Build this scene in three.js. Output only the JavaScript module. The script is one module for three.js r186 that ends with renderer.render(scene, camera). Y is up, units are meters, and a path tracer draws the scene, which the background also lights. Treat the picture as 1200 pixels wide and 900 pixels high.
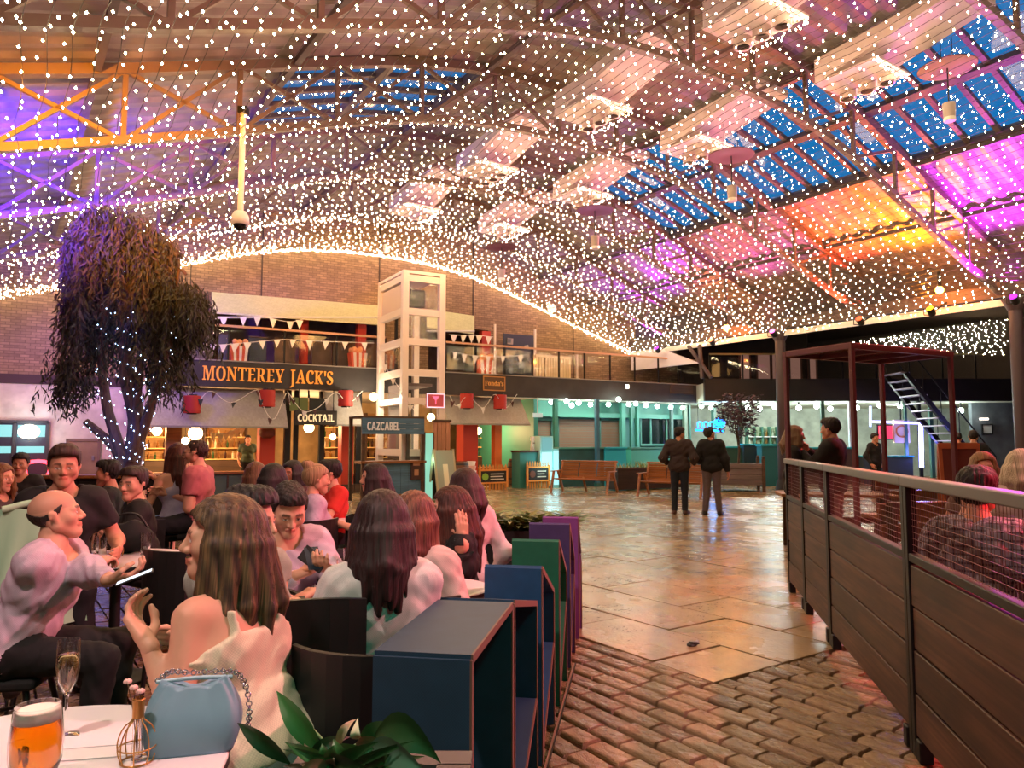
import * as THREE from 'three';
import { mergeGeometries } from 'three/addons/utils/BufferGeometryUtils.js';
import { RoundedBoxGeometry } from 'three/addons/geometries/RoundedBoxGeometry.js';
import { FontLoader } from 'three/addons/loaders/FontLoader.js';
import { TextGeometry } from 'three/addons/geometries/TextGeometry.js';

// ---------- camera, sky, exposure, large lights ----------
const scene = new THREE.Scene();
const EYE = 1.48, PITCH = 4.49 * Math.PI / 180, FOV = 54.9;
const camera = new THREE.PerspectiveCamera(FOV, 4 / 3, 0.05, 200);
camera.position.set(0, EYE, 0);
camera.rotation.set(PITCH, 0, 0);
scene.add(camera);
const renderer = new THREE.WebGLRenderer();
renderer.toneMapping = THREE.LinearToneMapping;
renderer.toneMappingExposure = 0.92;
renderer.shadowMap.enabled = true;
scene.background = new THREE.Color(0x1583c6);       // dusk sky, seen through the roof lights

// hall axes: A runs down the vault away from the camera, P across it (both on the ground)
const TH = 34.7 * Math.PI / 180, FA = 30 * Math.PI / 180;
const AX = [-Math.sin(TH), -Math.cos(TH)], PX = [Math.cos(TH), -Math.sin(TH)];
const H = (v, y, u) => new THREE.Vector3(PX[0] * v + AX[0] * u, y, PX[1] * v + AX[1] * u);
const V3 = (x, y, z) => new THREE.Vector3(x, y, z);
// facade frame: s along the balcony, n out of it towards the square
const FZ = 23.7, FS = [Math.cos(FA), -Math.sin(FA)], FN = [Math.sin(FA), Math.cos(FA)];
const F = (s, y, n) => V3(FS[0] * s + FN[0] * n, y, -FZ + FS[1] * s + FN[1] * n);
const FPX = 450 / Math.tan(FOV / 2 * Math.PI / 180);
function ray(px, py) {
  const a = (px - 600) / FPX, b = (450 - py) / FPX, c = Math.cos(PITCH), s = Math.sin(PITCH);
  return V3(a, s + b * c, -c + b * s);
}
const atD = (px, py, d) => { const r = ray(px, py); const t = d / -r.z; return V3(r.x * t, EYE + r.y * t, -d); };
const gnd = (px, py, h = 0) => { const r = ray(px, py); const t = (h - EYE) / r.y; return V3(r.x * t, h, r.z * t); };
function fac(px, py, n) {           // pixel on a plane parallel to the facade -> [s, y]
  const r = ray(px, py), o = n - FZ * FN[1];
  const t = o / (r.x * FN[0] + r.z * FN[1]);
  const x = r.x * t, z = r.z * t + FZ;
  return [x * FS[0] + z * FS[1], EYE + r.y * t];
}

// ---------- helpers ----------
let seed = 12345;
const rnd = () => { seed = (seed * 1664525 + 1013904223) >>> 0; return seed / 4294967296; };
const rr = (a, b) => a + (b - a) * rnd();
const taken = {};
function numbered(n) { const k = taken[n] = (taken[n] ?? -1) + 1; return k ? n + '_' + String(k).padStart(3, '0') : n; }
const sh = o => { o.castShadow = o.receiveShadow = true; return o; };
function tag(o, label, category, group, kind) {
  o.userData.label = label; if (category) o.userData.category = category; if (group) o.userData.group = group; if (kind) o.userData.kind = kind;
  return o;
}
function thing(name, label, category, pos, turn = 0, group) {
  const o = new THREE.Group(); o.name = numbered(name); scene.add(o);
  o.position.copy(pos instanceof THREE.Vector3 ? pos : V3(...pos)); o.rotation.y = turn;
  return tag(o, label, category, group);
}
function boxUV(g) {                 // uv in metres from the dominant normal
  if (g.userData.uvDone) return g;
  const p = g.attributes.position, n = g.attributes.normal, uv = new Float32Array(p.count * 2);
  for (let i = 0; i < p.count; i++) {
    const ax = Math.abs(n.getX(i)), ay = Math.abs(n.getY(i)), az = Math.abs(n.getZ(i));
    const x = p.getX(i), y = p.getY(i), z = p.getZ(i);
    if (ay >= ax && ay >= az) { uv[2 * i] = x; uv[2 * i + 1] = z; } else if (ax > az) { uv[2 * i] = z; uv[2 * i + 1] = y; } else { uv[2 * i] = x; uv[2 * i + 1] = y; }
  }
  g.setAttribute('uv', new THREE.BufferAttribute(uv, 2)); g.userData.uvDone = true;
  return g;
}
function clean(g) { const q = g.index ? g.toNonIndexed() : g; for (const k of Object.keys(q.attributes)) if (!['position', 'normal', 'uv', 'color'].includes(k)) q.deleteAttribute(k); return q; }
function merge(list) {
  if (list.length === 1) return list[0];
  const l = list.map(clean), hasUV = l.every(g => g.attributes.uv), hasC = l.every(g => g.attributes.color);
  for (const g of l) { if (!hasUV) g.deleteAttribute('uv'); if (!hasC) g.deleteAttribute('color'); }
  return mergeGeometries(l);
}
function stamp(base, mats) {          // many transformed copies of one small geometry in one buffer
  const b = clean(base), p = b.attributes.position.array, n = b.attributes.normal.array, k = p.length, P = new Float32Array(k * mats.length), N = new Float32Array(k * mats.length), uv = new Float32Array(k / 3 * 2 * mats.length);
  mats.forEach((m, i) => { const e = m.elements ?? m; for (let j = 0; j < k; j += 3) { const x = p[j], y = p[j + 1], z = p[j + 2], a = n[j], c = n[j + 1], d = n[j + 2], o = i * k + j;
    P[o] = e[0] * x + e[4] * y + e[8] * z + e[12]; P[o + 1] = e[1] * x + e[5] * y + e[9] * z + e[13]; P[o + 2] = e[2] * x + e[6] * y + e[10] * z + e[14];
    const nx = e[0] * a + e[4] * c + e[8] * d, ny = e[1] * a + e[5] * c + e[9] * d, nz = e[2] * a + e[6] * c + e[10] * d, l = 1 / Math.max(1e-9, Math.hypot(nx, ny, nz)); N[o] = nx * l; N[o + 1] = ny * l; N[o + 2] = nz * l; } });
  const g = new THREE.BufferGeometry(); g.setAttribute('position', new THREE.BufferAttribute(P, 3)); g.setAttribute('normal', new THREE.BufferAttribute(N, 3)); g.setAttribute('uv', new THREE.BufferAttribute(uv, 2)); return g;
}
const mtx = (x, y, z, rx = 0, ry = 0, rz = 0, sx = 1, sy = 1, sz = 1) => new THREE.Matrix4().compose(V3(x, y, z), new THREE.Quaternion().setFromEuler(new THREE.Euler(rx, ry, rz)), V3(sx, sy, sz));
function part(parent, name, geo, m, label, kind) {
  const g = Array.isArray(geo) ? merge(geo) : geo;
  if (!g.attributes.uv || (m.userData.metric && !g.userData.keepUV)) boxUV(g);
  const o = sh(new THREE.Mesh(g, m)); o.name = name; parent.add(o);
  if (label) o.userData.label = label; if (kind) o.userData.kind = kind;
  return o;
}
function solo(name, geo, m, label, category, pos = [0, 0, 0], turn = 0, group, kind) {
  const o = part(scene, numbered(name), geo, m); o.position.copy(pos instanceof THREE.Vector3 ? pos : V3(...pos)); o.rotation.y = turn;
  return tag(o, label, category, group, kind);
}
function struct(name, geo, m, label, parent = scene, turn = 0) {
  const o = part(parent, parent === scene ? numbered(name) : name, geo, m);
  o.rotation.y = turn;
  if (parent === scene) { o.userData.kind = 'structure'; if (label) { o.userData.label = label; o.userData.category = name.split('_')[0]; } }
  return o;
}
function copy(o, pos, turn, label) {
  const c = o.clone(); c.name = numbered(o.name.replace(/_\d\d\d$/, '')); scene.add(c); c.userData = { ...o.userData };
  if (pos) c.position.copy(pos instanceof THREE.Vector3 ? pos : V3(...pos)); if (turn !== undefined) c.rotation.y = turn; if (label) c.userData.label = label;
  return c;
}
const xf = (g, x = 0, y = 0, z = 0, rx = 0, ry = 0, rz = 0) => { if (rx) g.rotateX(rx); if (rz) g.rotateZ(rz); if (ry) g.rotateY(ry); g.translate(x, y, z); return g; };
const bx = (w, h, d, x = 0, y = 0, z = 0, rx = 0, ry = 0, rz = 0) => xf(new THREE.BoxGeometry(w, h, d), x, y, z, rx, ry, rz);
const rb = (w, h, d, r, x = 0, y = 0, z = 0, rx = 0, ry = 0, rz = 0) => xf(new RoundedBoxGeometry(w, h, d, 2, Math.min(r, w / 2.01, h / 2.01, d / 2.01)), x, y, z, rx, ry, rz);
const cyl = (r0, r1, h, x = 0, y = 0, z = 0, n = 20, rx = 0, ry = 0, rz = 0) => xf(new THREE.CylinderGeometry(r1, r0, h, n), x, y, z, rx, ry, rz);
const sph = (r, x = 0, y = 0, z = 0, n = 16) => xf(new THREE.SphereGeometry(r, n, Math.max(6, n * .7 | 0)), x, y, z);
const lathe = (pts, n = 32) => new THREE.LatheGeometry(pts.map(p => new THREE.Vector2(p[0], p[1])), n);
function rod(a, b, r, n = 8, square = false) {
  const A = a instanceof THREE.Vector3 ? a : V3(...a), B = b instanceof THREE.Vector3 ? b : V3(...b), d = B.clone().sub(A), L = d.length();
  const g = square ? new THREE.BoxGeometry(r * 2, L, r * 2) : new THREE.CylinderGeometry(r, r, L, n);
  g.applyQuaternion(new THREE.Quaternion().setFromUnitVectors(V3(0, 1, 0), d.normalize()));
  return g.translate((A.x + B.x) / 2, (A.y + B.y) / 2, (A.z + B.z) / 2);
}
const tube = (pts, r, seg = 24, n = 6, closed = false) => new THREE.TubeGeometry(new THREE.CatmullRomCurve3(pts.map(p => p instanceof THREE.Vector3 ? p : V3(...p)), closed), seg, r, n, closed);
function prism(pts, depth, bevel = 0) {  // outline in x,y extruded along z, centred
  const s = new THREE.Shape(pts.map(p => new THREE.Vector2(p[0], p[1])));
  return new THREE.ExtrudeGeometry(s, { depth, bevelEnabled: bevel > 0, bevelThickness: bevel, bevelSize: bevel, bevelSegments: 1, curveSegments: 10 }).translate(0, 0, -depth / 2);
}

// ---------- procedural textures ----------
function hash2(x, y, s) { let h = (x * 374761393 + y * 668265263 + s * 982451653) | 0; h = Math.imul(h ^ (h >>> 13), 1274126177); return ((h ^ (h >>> 16)) >>> 0) / 4294967296; }
function vnoise(x, y, px, py, s) {
  const xi = Math.floor(x), yi = Math.floor(y), fx = x - xi, fy = y - yi, u = fx * fx * (3 - 2 * fx), v = fy * fy * (3 - 2 * fy), w = (a, p) => ((a % p) + p) % p;
  const a = hash2(w(xi, px), w(yi, py), s), b = hash2(w(xi + 1, px), w(yi, py), s), c = hash2(w(xi, px), w(yi + 1, py), s), d = hash2(w(xi + 1, px), w(yi + 1, py), s);
  return a + (b - a) * u + (c - a) * v + (a - b - c + d) * u * v;
}
function fbm(x, y, px, py, s, o = 4) { let r = 0, a = .5; for (let i = 0; i < o; i++) { r += a * vnoise(x, y, px, py, s + i); x *= 2; y *= 2; px *= 2; py *= 2; a *= .5; } return r / (1 - Math.pow(.5, o)); }
function tex(n, fn, metres, srgb = true) {
  const d = new Uint8Array(n * n * 4);
  for (let j = 0; j < n; j++) for (let i = 0; i < n; i++) {
    const c = fn(i / n, j / n), k = 4 * (j * n + i);
    const q = Array.isArray(c) ? c : [c, c, c];
    for (let m = 0; m < 3; m++) d[k + m] = Math.max(0, Math.min(255, q[m] * 255)); d[k + 3] = 255;
  }
  const t = new THREE.DataTexture(d, n, n); t.wrapS = t.wrapT = THREE.RepeatWrapping; t.magFilter = THREE.LinearFilter; t.minFilter = THREE.LinearMipmapLinearFilter; t.generateMipmaps = true;
  if (srgb) t.colorSpace = THREE.SRGBColorSpace; t.repeat.set(1 / metres[0], 1 / metres[1]); t.needsUpdate = true;
  return t;
}
const T = {
  mottle: tex(256, (x, y) => .72 + .28 * fbm(x * 6, y * 6, 6, 6, 3, 5), [1.7, 1.7]),
  stone: tex(512, (x, y) => { const a = fbm(x * 5, y * 5, 5, 5, 11, 5), b = fbm(x * 40, y * 40, 40, 40, 17, 2); const k = .62 + .34 * a + .12 * (b - .5); return [k, k * .98, k * .95]; }, [2.3, 2.3]),
  stoneBump: tex(512, (x, y) => .5 * fbm(x * 9, y * 9, 9, 9, 21, 4) + .5 * fbm(x * 60, y * 60, 60, 60, 25, 2), [1.3, 1.3], false),
  wood: tex(512, (x, y) => { const g = fbm(x * 3, y * 60, 3, 60, 31, 3), b = fbm(x * 2, y * 6, 2, 6, 37, 3); const k = .5 + .3 * g + .3 * b; return [k, k * .97, k * .93]; }, [1.6, .8]),
  woodV: tex(512, (x, y) => { const g = fbm(x * 60, y * 3, 60, 3, 31, 3), b = fbm(x * 6, y * 2, 6, 2, 37, 3); const k = .5 + .3 * g + .3 * b; return [k, k * .97, k * .93]; }, [.8, 1.6]),
  brick: tex(512, (x, y) => {
    const rows = 24, r = Math.floor(y * rows), fx = (x * 8 + (r % 2) * .5), fy = y * rows - r, cx = fx - Math.floor(fx);
    const mortar = cx < .035 || cx > .965 || fy < .11 || fy > .9;
    const k = mortar ? .66 : .74 + .18 * hash2(Math.floor(fx) % 8, r, 5) + .12 * (fbm(x * 30, y * 30, 30, 30, 9, 2) - .5);
    return [k, k * .96, k * .94];
  }, [1.8, 1.8]),
  cloth: tex(256, (x, y) => .8 + .12 * fbm(x * 10, y * 10, 10, 10, 51, 3) + .08 * ((Math.sin(x * 400) * Math.sin(y * 400)) > 0 ? 1 : 0), [.5, .5]),
  hair: tex(256, (x, y) => { const k = .38 + .62 * fbm(x * 90, y * 3, 90, 3, 71, 3); return k; }, [.28, .5]),
  barn: tex(512, (x, y) => { const g = fbm(x * 4, y * 70, 4, 70, 81, 3), b = fbm(x * 5, y * 9, 5, 9, 87, 4); const k = .2 + .5 * g + .55 * b; return [k, k * .93, k * .9]; }, [1.7, .9]),
  check: tex(128, (x, y) => { const a = (x * 4 % 1) < .22 ? 1 : 0, b = (y * 4 % 1) < .22 ? 1 : 0; return [.78 - .28 * (a + b), .77 - .28 * (a + b), .8 - .26 * (a + b)]; }, [.16, .16]),
  rough: tex(512, (x, y) => { const k = .25 + .6 * fbm(x * 7, y * 7, 7, 7, 61, 5); return k; }, [2.9, 2.9], false),
};
const mcache = {};
function mat(color, rough = .7, o = {}) {
  const key = JSON.stringify([color, rough, o, Object.keys(o).map(k => o[k]?.uuid)]);
  if (mcache[key]) return mcache[key];
  const { metric, ...p } = o;
  const phys = ['transmission', 'clearcoat', 'sheen', 'ior', 'attenuationColor'].some(k => k in p);
  const m = new (phys ? THREE.MeshPhysicalMaterial : THREE.MeshStandardMaterial)({ color, roughness: rough, ...p });
  m.userData.metric = !!(p.map || p.bumpMap || p.roughnessMap) && metric !== false;
  return mcache[key] = m;
}
const glow = (color, k) => mat(0x222222, .6, { emissive: new THREE.Color(color), emissiveIntensity: k });
const M = {
  black: mat(0x0c0c0e, .55), blackSoft: mat(0x111113, .8, { map: T.cloth }), iron: mat(0x1b1a1c, .5, { metalness: .5 }), steel: mat(0x8c8c90, .35, { metalness: .9 }),
  white: mat(0xd8d6d2, .5), cream: mat(0xc8c2a2, .75, { map: T.mottle }), glass: mat(0xffffff, .04, { transmission: 1, thickness: 0, ior: 1.45 }),
  solidGlass: mat(0xffffff, .03, { transmission: 1, thickness: .01, ior: 1.45 }),
  wood: mat(0xa8683a, .5, { map: T.wood }), darkWood: mat(0x5a4030, .6, { map: T.wood }), pine: mat(0xd69a52, .6, { map: T.wood }),
  teal: mat(0x2f7a6c, .55), tealDark: mat(0x1d4f4b, .6, { map: T.mottle }), cyan: mat(0x18a0b4, .5), red: mat(0xb53420, .6), gold: mat(0xc99a5a, .3, { metalness: .9 }),
};
function pointLight(pos, color, I, dist = 0, radius = 3) {
  const l = new THREE.PointLight(color, I, dist, 2); l.position.copy(pos instanceof THREE.Vector3 ? pos : V3(...pos)); l.castShadow = true; l.shadow.radius = radius; return l;
}
function spot(pos, target, color, I, angle = .6, pen = .7, radius = 6) {
  const l = new THREE.SpotLight(color, I, 0, angle, pen, 2); l.position.copy(pos); l.target.position.copy(target); l.castShadow = true; l.shadow.radius = radius; scene.add(l); scene.add(l.target); return l;
}
const font = await new FontLoader().loadAsync('fonts/droid/droid_serif_bold.typeface.json');
const fontSans = await new FontLoader().loadAsync('fonts/droid/droid_sans_bold.typeface.json');
function letters(parent, text, size, m, x, y, z, { f = font, stretch = 1, depth = .02, width } = {}) {   // each letter a part; fitted to width when given
  let w = 0; const gs = [];
  for (const ch of text) {
    if (ch === ' ') { w += size * .55; continue; }
    const g = new TextGeometry(ch, { font: f, size, depth, curveSegments: 3 }); g.computeBoundingBox(); const b = g.boundingBox;
    gs.push([g, w - b.min.x]); w += b.max.x - b.min.x + size * .1;
  }
  const k = width ? width / w : stretch;
  for (const [g, o] of gs) { g.translate(o, 0, 0).scale(k, 1, 1); part(parent, 'letter', g.translate(x, y, z), m); }
  return w * k;
}
// ---------- the hall: floor, roof, walls ----------
const APEX = 9.8, HTOP = 7.6, EAVE_R = 20.35, EAVE_L = -2.0;
const DROP = [[0, 0], [1.2, .035], [2.5, .15], [4, .47], [6.2, 1.17], [8.6, 1.97], [10.55, 2.56], [14, 3.65]];
function hC(v) { const x = Math.abs(v - APEX); let i = 0; while (i < DROP.length - 2 && DROP[i + 1][0] < x) i++; const p = k => DROP[Math.max(0, Math.min(DROP.length - 1, k))], sl = k => k <= 0 ? 0 : (p(k + 1)[1] - p(k - 1)[1]) / Math.max(1e-6, p(k + 1)[0] - p(k - 1)[0]), w = p(i + 1)[0] - p(i)[0], t = (x - p(i)[0]) / w, a = p(i)[1], b = p(i + 1)[1], m0 = sl(i) * w, m1 = sl(i + 1) * w; return HTOP - ((2 * t ** 3 - 3 * t * t + 1) * a + (t ** 3 - 2 * t * t + t) * m0 + (3 * t * t - 2 * t ** 3) * b + (t ** 3 - t * t) * m1); }   // height of the light canopy and truss bottom chords
const ROOF = 1.25;
const hR = v => hC(v) + ROOF;
const uWall = v => 22.9 - .082 * v;
const BAYS = [-6.2, -2.65, .9, 4.45, 8.0, 11.55, 15.1, 18.65];

// corrugated roof sheets, in hall coordinates (local x = v, local z = -u)
function sheet(v0, v1, u0, u1, nv) {
  const step = .11, nu = Math.max(2, Math.round((u1 - u0) / step)), pos = [], idx = [], t = .1;
  for (const top of [0, 1]) for (let j = 0; j <= nu; j++) for (let i = 0; i <= nv; i++) {
    const v = v0 + (v1 - v0) * i / nv, u = u0 + (u1 - u0) * j / nu, w = (j % 4 < 2 ? 0 : .045);
    pos.push(v, hR(v) + (top ? t + .05 : w), -u);
  }
  const N = (nu + 1) * (nv + 1), at = (k, j, i) => k * N + j * (nv + 1) + i;
  for (let j = 0; j < nu; j++) for (let i = 0; i < nv; i++) {
    idx.push(at(0, j, i), at(0, j + 1, i), at(0, j, i + 1), at(0, j + 1, i), at(0, j + 1, i + 1), at(0, j, i + 1));
    idx.push(at(1, j, i), at(1, j, i + 1), at(1, j + 1, i), at(1, j + 1, i), at(1, j, i + 1), at(1, j + 1, i + 1));
  }
  const edge = (a, b, c, d) => idx.push(a, b, c, b, d, c);
  for (let i = 0; i < nv; i++) { edge(at(0, 0, i), at(0, 0, i + 1), at(1, 0, i), at(1, 0, i + 1)); edge(at(0, nu, i), at(1, nu, i), at(0, nu, i + 1), at(1, nu, i + 1)); }
  for (let j = 0; j < nu; j++) { edge(at(0, j, 0), at(1, j, 0), at(0, j + 1, 0), at(1, j + 1, 0)); edge(at(0, j, nv), at(0, j + 1, nv), at(1, j, nv), at(1, j + 1, nv)); }
  const g = new THREE.BufferGeometry(); g.setAttribute('position', new THREE.Float32BufferAttribute(pos, 3)); g.setIndex(idx);
  const q = g.toNonIndexed(); q.computeVertexNormals(); return boxUV(q);
}
const SKY_R = [12.5, 16.2], SKY_L = [3.7, 7.4];
const roofMat = mat(0x7f716e, .55, { map: T.mottle });
const ceiling = struct('ceiling', merge([
  sheet(EAVE_L - .3, SKY_L[0], -6.2, 25, 5), sheet(SKY_L[0], SKY_L[1], -6.2, 11.75, 4), sheet(SKY_L[0], SKY_L[1], 14.9, 25, 4),
  sheet(SKY_L[1], SKY_R[0], -6.2, 25, 6), sheet(SKY_R[0], SKY_R[1], -6.2, .9, 4), sheet(SKY_R[0], SKY_R[1], 15.1, 25, 4), sheet(SKY_R[1], EAVE_R + .5, -6.2, 25, 5)]),
  roofMat, 'pale corrugated metal sheets of the arched market roof', scene, TH);
// skylights: each pane and each glazing bar a part of its own
const barMat = mat(0x4a3a3c, .6), paneMat = mat(0xf2f8ff, .05, { transmission: 1, thickness: 0, ior: 1.45 });
function skylight(v0, v1, u0, u1, k, label) {
  const g = thing('roof_light', label, 'skylight', H((v0 + v1) / 2, 0, u0), TH, 'glazed roof lights');
  const n = Math.round((u1 - u0) / .62), vm = (v0 + v1) / 2;
  const slab = (va, vb, ua, ub, dy, w) => { // piece lying along the roof slope
    const a = V3(va - vm, hR(va) + dy, -(ua + ub) / 2 + u0), b = V3(vb - vm, hR(vb) + dy, -(ua + ub) / 2 + u0), L = a.distanceTo(b);
    return bx(L, w, ub - ua, (a.x + b.x) / 2, (a.y + b.y) / 2, a.z, 0, 0, Math.atan2(b.y - a.y, b.x - a.x));
  };
  for (let i = 0; i < n; i++) {
    const ua = u0 + (u1 - u0) * i / n, ub = u0 + (u1 - u0) * (i + 1) / n;
    part(g, 'pane', slab(v0, vm - .06, ua + .05, ub - .05, .06, .008), paneMat); part(g, 'pane', slab(vm + .06, v1, ua + .05, ub - .05, .06, .008), paneMat);
    part(g, 'glazing_bar', slab(v0, vm, ua - .05, ua + .05, .03, .09), barMat); part(g, 'glazing_bar', slab(vm, v1, ua - .05, ua + .05, .03, .09), barMat);
  }
  part(g, 'transom', slab(vm - .09, vm + .09, u0, u1, .0, .12), barMat);
  part(g, 'sill', slab(v0 - .05, v0 + .06, u0, u1, .0, .16), barMat); part(g, 'sill', slab(v1 - .06, v1 + .05, u0, u1, .0, .16), barMat);
}
skylight(SKY_R[0], SKY_R[1], .9, 4.45, 0, 'roof light with blue dusk panes above the fenced pen');
skylight(SKY_R[0], SKY_R[1], 4.45, 8.0, 1, 'roof light with blue dusk panes between the pen and the heavy truss');
skylight(SKY_R[0], SKY_R[1], 8.0, 11.55, 2, 'roof light with blue dusk panes in the second bay of the right slope');
skylight(SKY_R[0], SKY_R[1], 11.55, 15.1, 3, 'last roof light of blue panes before the gable wall');
skylight(SKY_L[0], SKY_L[1], 11.75, 14.9, 4, 'single roof light of blue strips on the slope above the tree');

// trusses
const trussMat = mat(0x5f4a42, .6), trussDark = mat(0x4a3b3c, .6);
const trussWords = { '4.45': 'arched steel truss above the seating', '8': 'arched steel truss crossing the ridge over the benches', '11.55': 'arched steel truss carrying the white camera pole', '15.1': 'arched steel truss between the last two roof bays', '18.65': 'arched steel truss next to the gable wall' };
for (const u of BAYS.slice(3)) {
  const g = thing('roof_truss', trussWords[String(u)], 'truss', H(APEX, 0, u), TH, 'arched roof trusses');
  const N = 14, vs = [...Array(N + 1)].map((_, i) => EAVE_L + .1 + (EAVE_R - EAVE_L - .2) * i / N);
  const lo = vs.map(v => V3(v - APEX, hC(v) + .1, 0)), hi = vs.map((v, i) => V3(v - APEX, hR(v) - .12 - (i === 0 || i === N ? .75 : 0), 0));
  const fine = (dy) => [...Array(29)].map((_, i) => { const v = EAVE_L + .1 + (EAVE_R - EAVE_L - .2) * i / 28; return V3(v - APEX, dy(v), 0); });
  const chain = (p, r) => { const o = []; for (let i = 0; i + 1 < p.length; i++) o.push(rod(p[i], p[i + 1], r, 4, true)); return o; };
  part(g, 'bottom_chord', chain(fine(v => hC(v) + .1), .06), trussMat); part(g, 'top_chord', chain(fine(v => hR(v) - .1), .075), trussMat);
  for (let i = 0; i <= N; i++) part(g, 'upright', rod(lo[i], hi[i], .035, 4, true), trussMat);
  for (let i = 0; i < N; i++) { part(g, 'brace', rod(lo[i], hi[i + 1], .03, 4, true), trussMat); if (vs[i] < 8) part(g, 'brace', rod(hi[i], lo[i + 1], .03, 4, true), trussMat); }
}
// purlins along the vault
for (const [v, w] of [[3.7, 'left'], [7.4, 'left'], [12.5, 'right'], [16.2, 'right'], [18.4, 'right'], [.9, 'left']])
  struct('trim_1', rod(V3(v, hR(v) - .1, 6.2), V3(v, hR(v) - .1, -22.4), .05, 4, true), trussDark, 'steel purlin running along the underside of the roof sheets', scene, TH);

// end wall with brickwork, and the closing walls
const brickMat = mat(0xa0866a, .85, { map: T.brick }), plaster = mat(0xd6c6bc, .8, { map: T.mottle });
const fb = (s0, s1, y0, y1, n0, n1) => bx(s1 - s0, y1 - y0, n1 - n0, (s0 + s1) / 2, (y0 + y1) / 2, (n0 + n1) / 2);   // box in facade coordinates
function fstruct(name, geo, m, label) { const o = struct(name, geo, m, label, scene, FA); o.position.set(0, 0, -FZ); return o; }
const W1 = [fac(250, 400, -2.35)[0], fac(452, 400, -2.35)[0], fac(350, 362, -2.35)[1]], W2 = [fac(502, 400, -2.35)[0], fac(572, 400, -2.35)[0], fac(537, 384, -2.35)[1]];
const gableShape = new THREE.Shape([[-24, 3.2], [11.4, 3.2], [11.4, 10.4], [-24, 10.4]].map(p => new THREE.Vector2(...p)));
for (const [a, b, t] of [W1, W2]) gableShape.holes.push(new THREE.Path([[a, 3.6], [a, t], [b, t], [b, 3.6]].map(p => new THREE.Vector2(...p))));
const upperPaint = mat(0x7a6252, .8, { map: T.mottle });
fstruct('wall_upper_room', [fb(W1[0] - .6, W2[1] + .6, 3.58, 6.2, -5.4, -5.2), fb(W1[0] - .7, W1[0] - .5, 3.58, 6.2, -5.2, -2.75), fb(W2[1] + .5, W2[1] + .7, 3.58, 6.2, -5.2, -2.75)], upperPaint, 'brown walls of the unlit upstairs room behind the awnings');
fstruct('ceiling_upper_room', fb(W1[0] - .7, W2[1] + .7, 6.2, 6.4, -5.4, -2.75), upperPaint, 'brown ceiling of the unlit upstairs room');
const gable = fstruct('wall_back', new THREE.ExtrudeGeometry(gableShape, { depth: .4, bevelEnabled: false }).translate(0, 0, -2.75), brickMat, 'brown brick gable wall under the arch of lights');
for (const px of [307, 445, 555, 672]) { const [s] = fac(px, 330, -2.3); part(gable, 'wall_joint', fb(s - .02, s + .02, 3.4, 9.5, -2.36, -2.325), mat(0x3d302b, .9)); }
fstruct('wall_left_end', fb(-24, fac(163, 500, -2.2)[0], 0, 2.98, -2.75, -2.2), plaster, 'white painted lower wall beside the tree');
fstruct('trim_2', fb(-24, fac(163, 500, -2.2)[0], 2.98, 3.22, -2.75, -2.15), mat(0x3a2428, .8), 'dark ledge on top of the white painted wall');
struct('wall_left', bx(.3, 7.5, 36, EAVE_L - .35, 3.7, -9), mat(0x4c4048, .85, { map: T.mottle }), 'dark side wall of the hall behind the seating', scene, TH);
struct('wall_front', bx(46, 11, .3, 18, 5.4, 6.3), mat(0x4c4048, .85, { map: T.mottle }), 'dark end wall of the hall', scene, TH);
// right of the eave: beam, white fascia, lower dark roof over the side aisle
const darkPaint = mat(0x4a4042, .75, { map: T.mottle });
const eaveY = hC(EAVE_R);
struct('trim_3', bx(.2, .34, 29, EAVE_R + .1, eaveY + .2, -8.2), mat(0x5a4a44, .7), 'brown eaves beam along the foot of the roof slope', scene, TH);
struct('trim_4', bx(.08, .17, 29, EAVE_R - .05, eaveY - .12, -8.2), mat(0xcfc6c2, .6), 'white strip under the eaves beam', scene, TH);
struct('wall_eaves', bx(.2, 2.0, 29, EAVE_R + .45, eaveY + 1.2, -8.2), darkPaint, 'dark upstand above the eaves beam', scene, TH);
for (const [x, w] of [[914, 'iron column carrying the eaves beam beside the red pergola'], [1192, 'thick iron column carrying the eaves beam beyond the fenced pen']]) {
  const r = ray(x, 400); const k = r.x / -r.z; // on the eaves line v = EAVE_R
  const d = EAVE_R / (PX[0] * k - PX[1]);
  const g = thing('iron_column', w, 'column', [k * d, 0, -d], TH, 'iron columns under the eaves');
  part(g, 'shaft', cyl(.17, .15, eaveY, 0, eaveY / 2, 0, 20), mat(0x3a2c34, .55)); part(g, 'base', cyl(.26, .2, .3, 0, .15, 0, 20), mat(0x2a2228, .6)); part(g, 'capital', [cyl(.16, .3, .3, 0, eaveY - .2, 0, 20)], mat(0x3a2c34, .55));
}
// side aisle shell
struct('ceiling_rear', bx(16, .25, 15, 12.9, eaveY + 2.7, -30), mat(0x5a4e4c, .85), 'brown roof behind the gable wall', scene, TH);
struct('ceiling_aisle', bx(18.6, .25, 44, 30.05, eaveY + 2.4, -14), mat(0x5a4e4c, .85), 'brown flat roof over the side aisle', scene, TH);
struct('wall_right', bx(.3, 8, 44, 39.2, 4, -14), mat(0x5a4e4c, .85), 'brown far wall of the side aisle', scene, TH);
struct('wall_aisle_end', bx(40, 9, .3, 20, 4, -36), mat(0x5a4e4c, .85), 'brown end wall of the side aisle', scene, TH);

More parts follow.
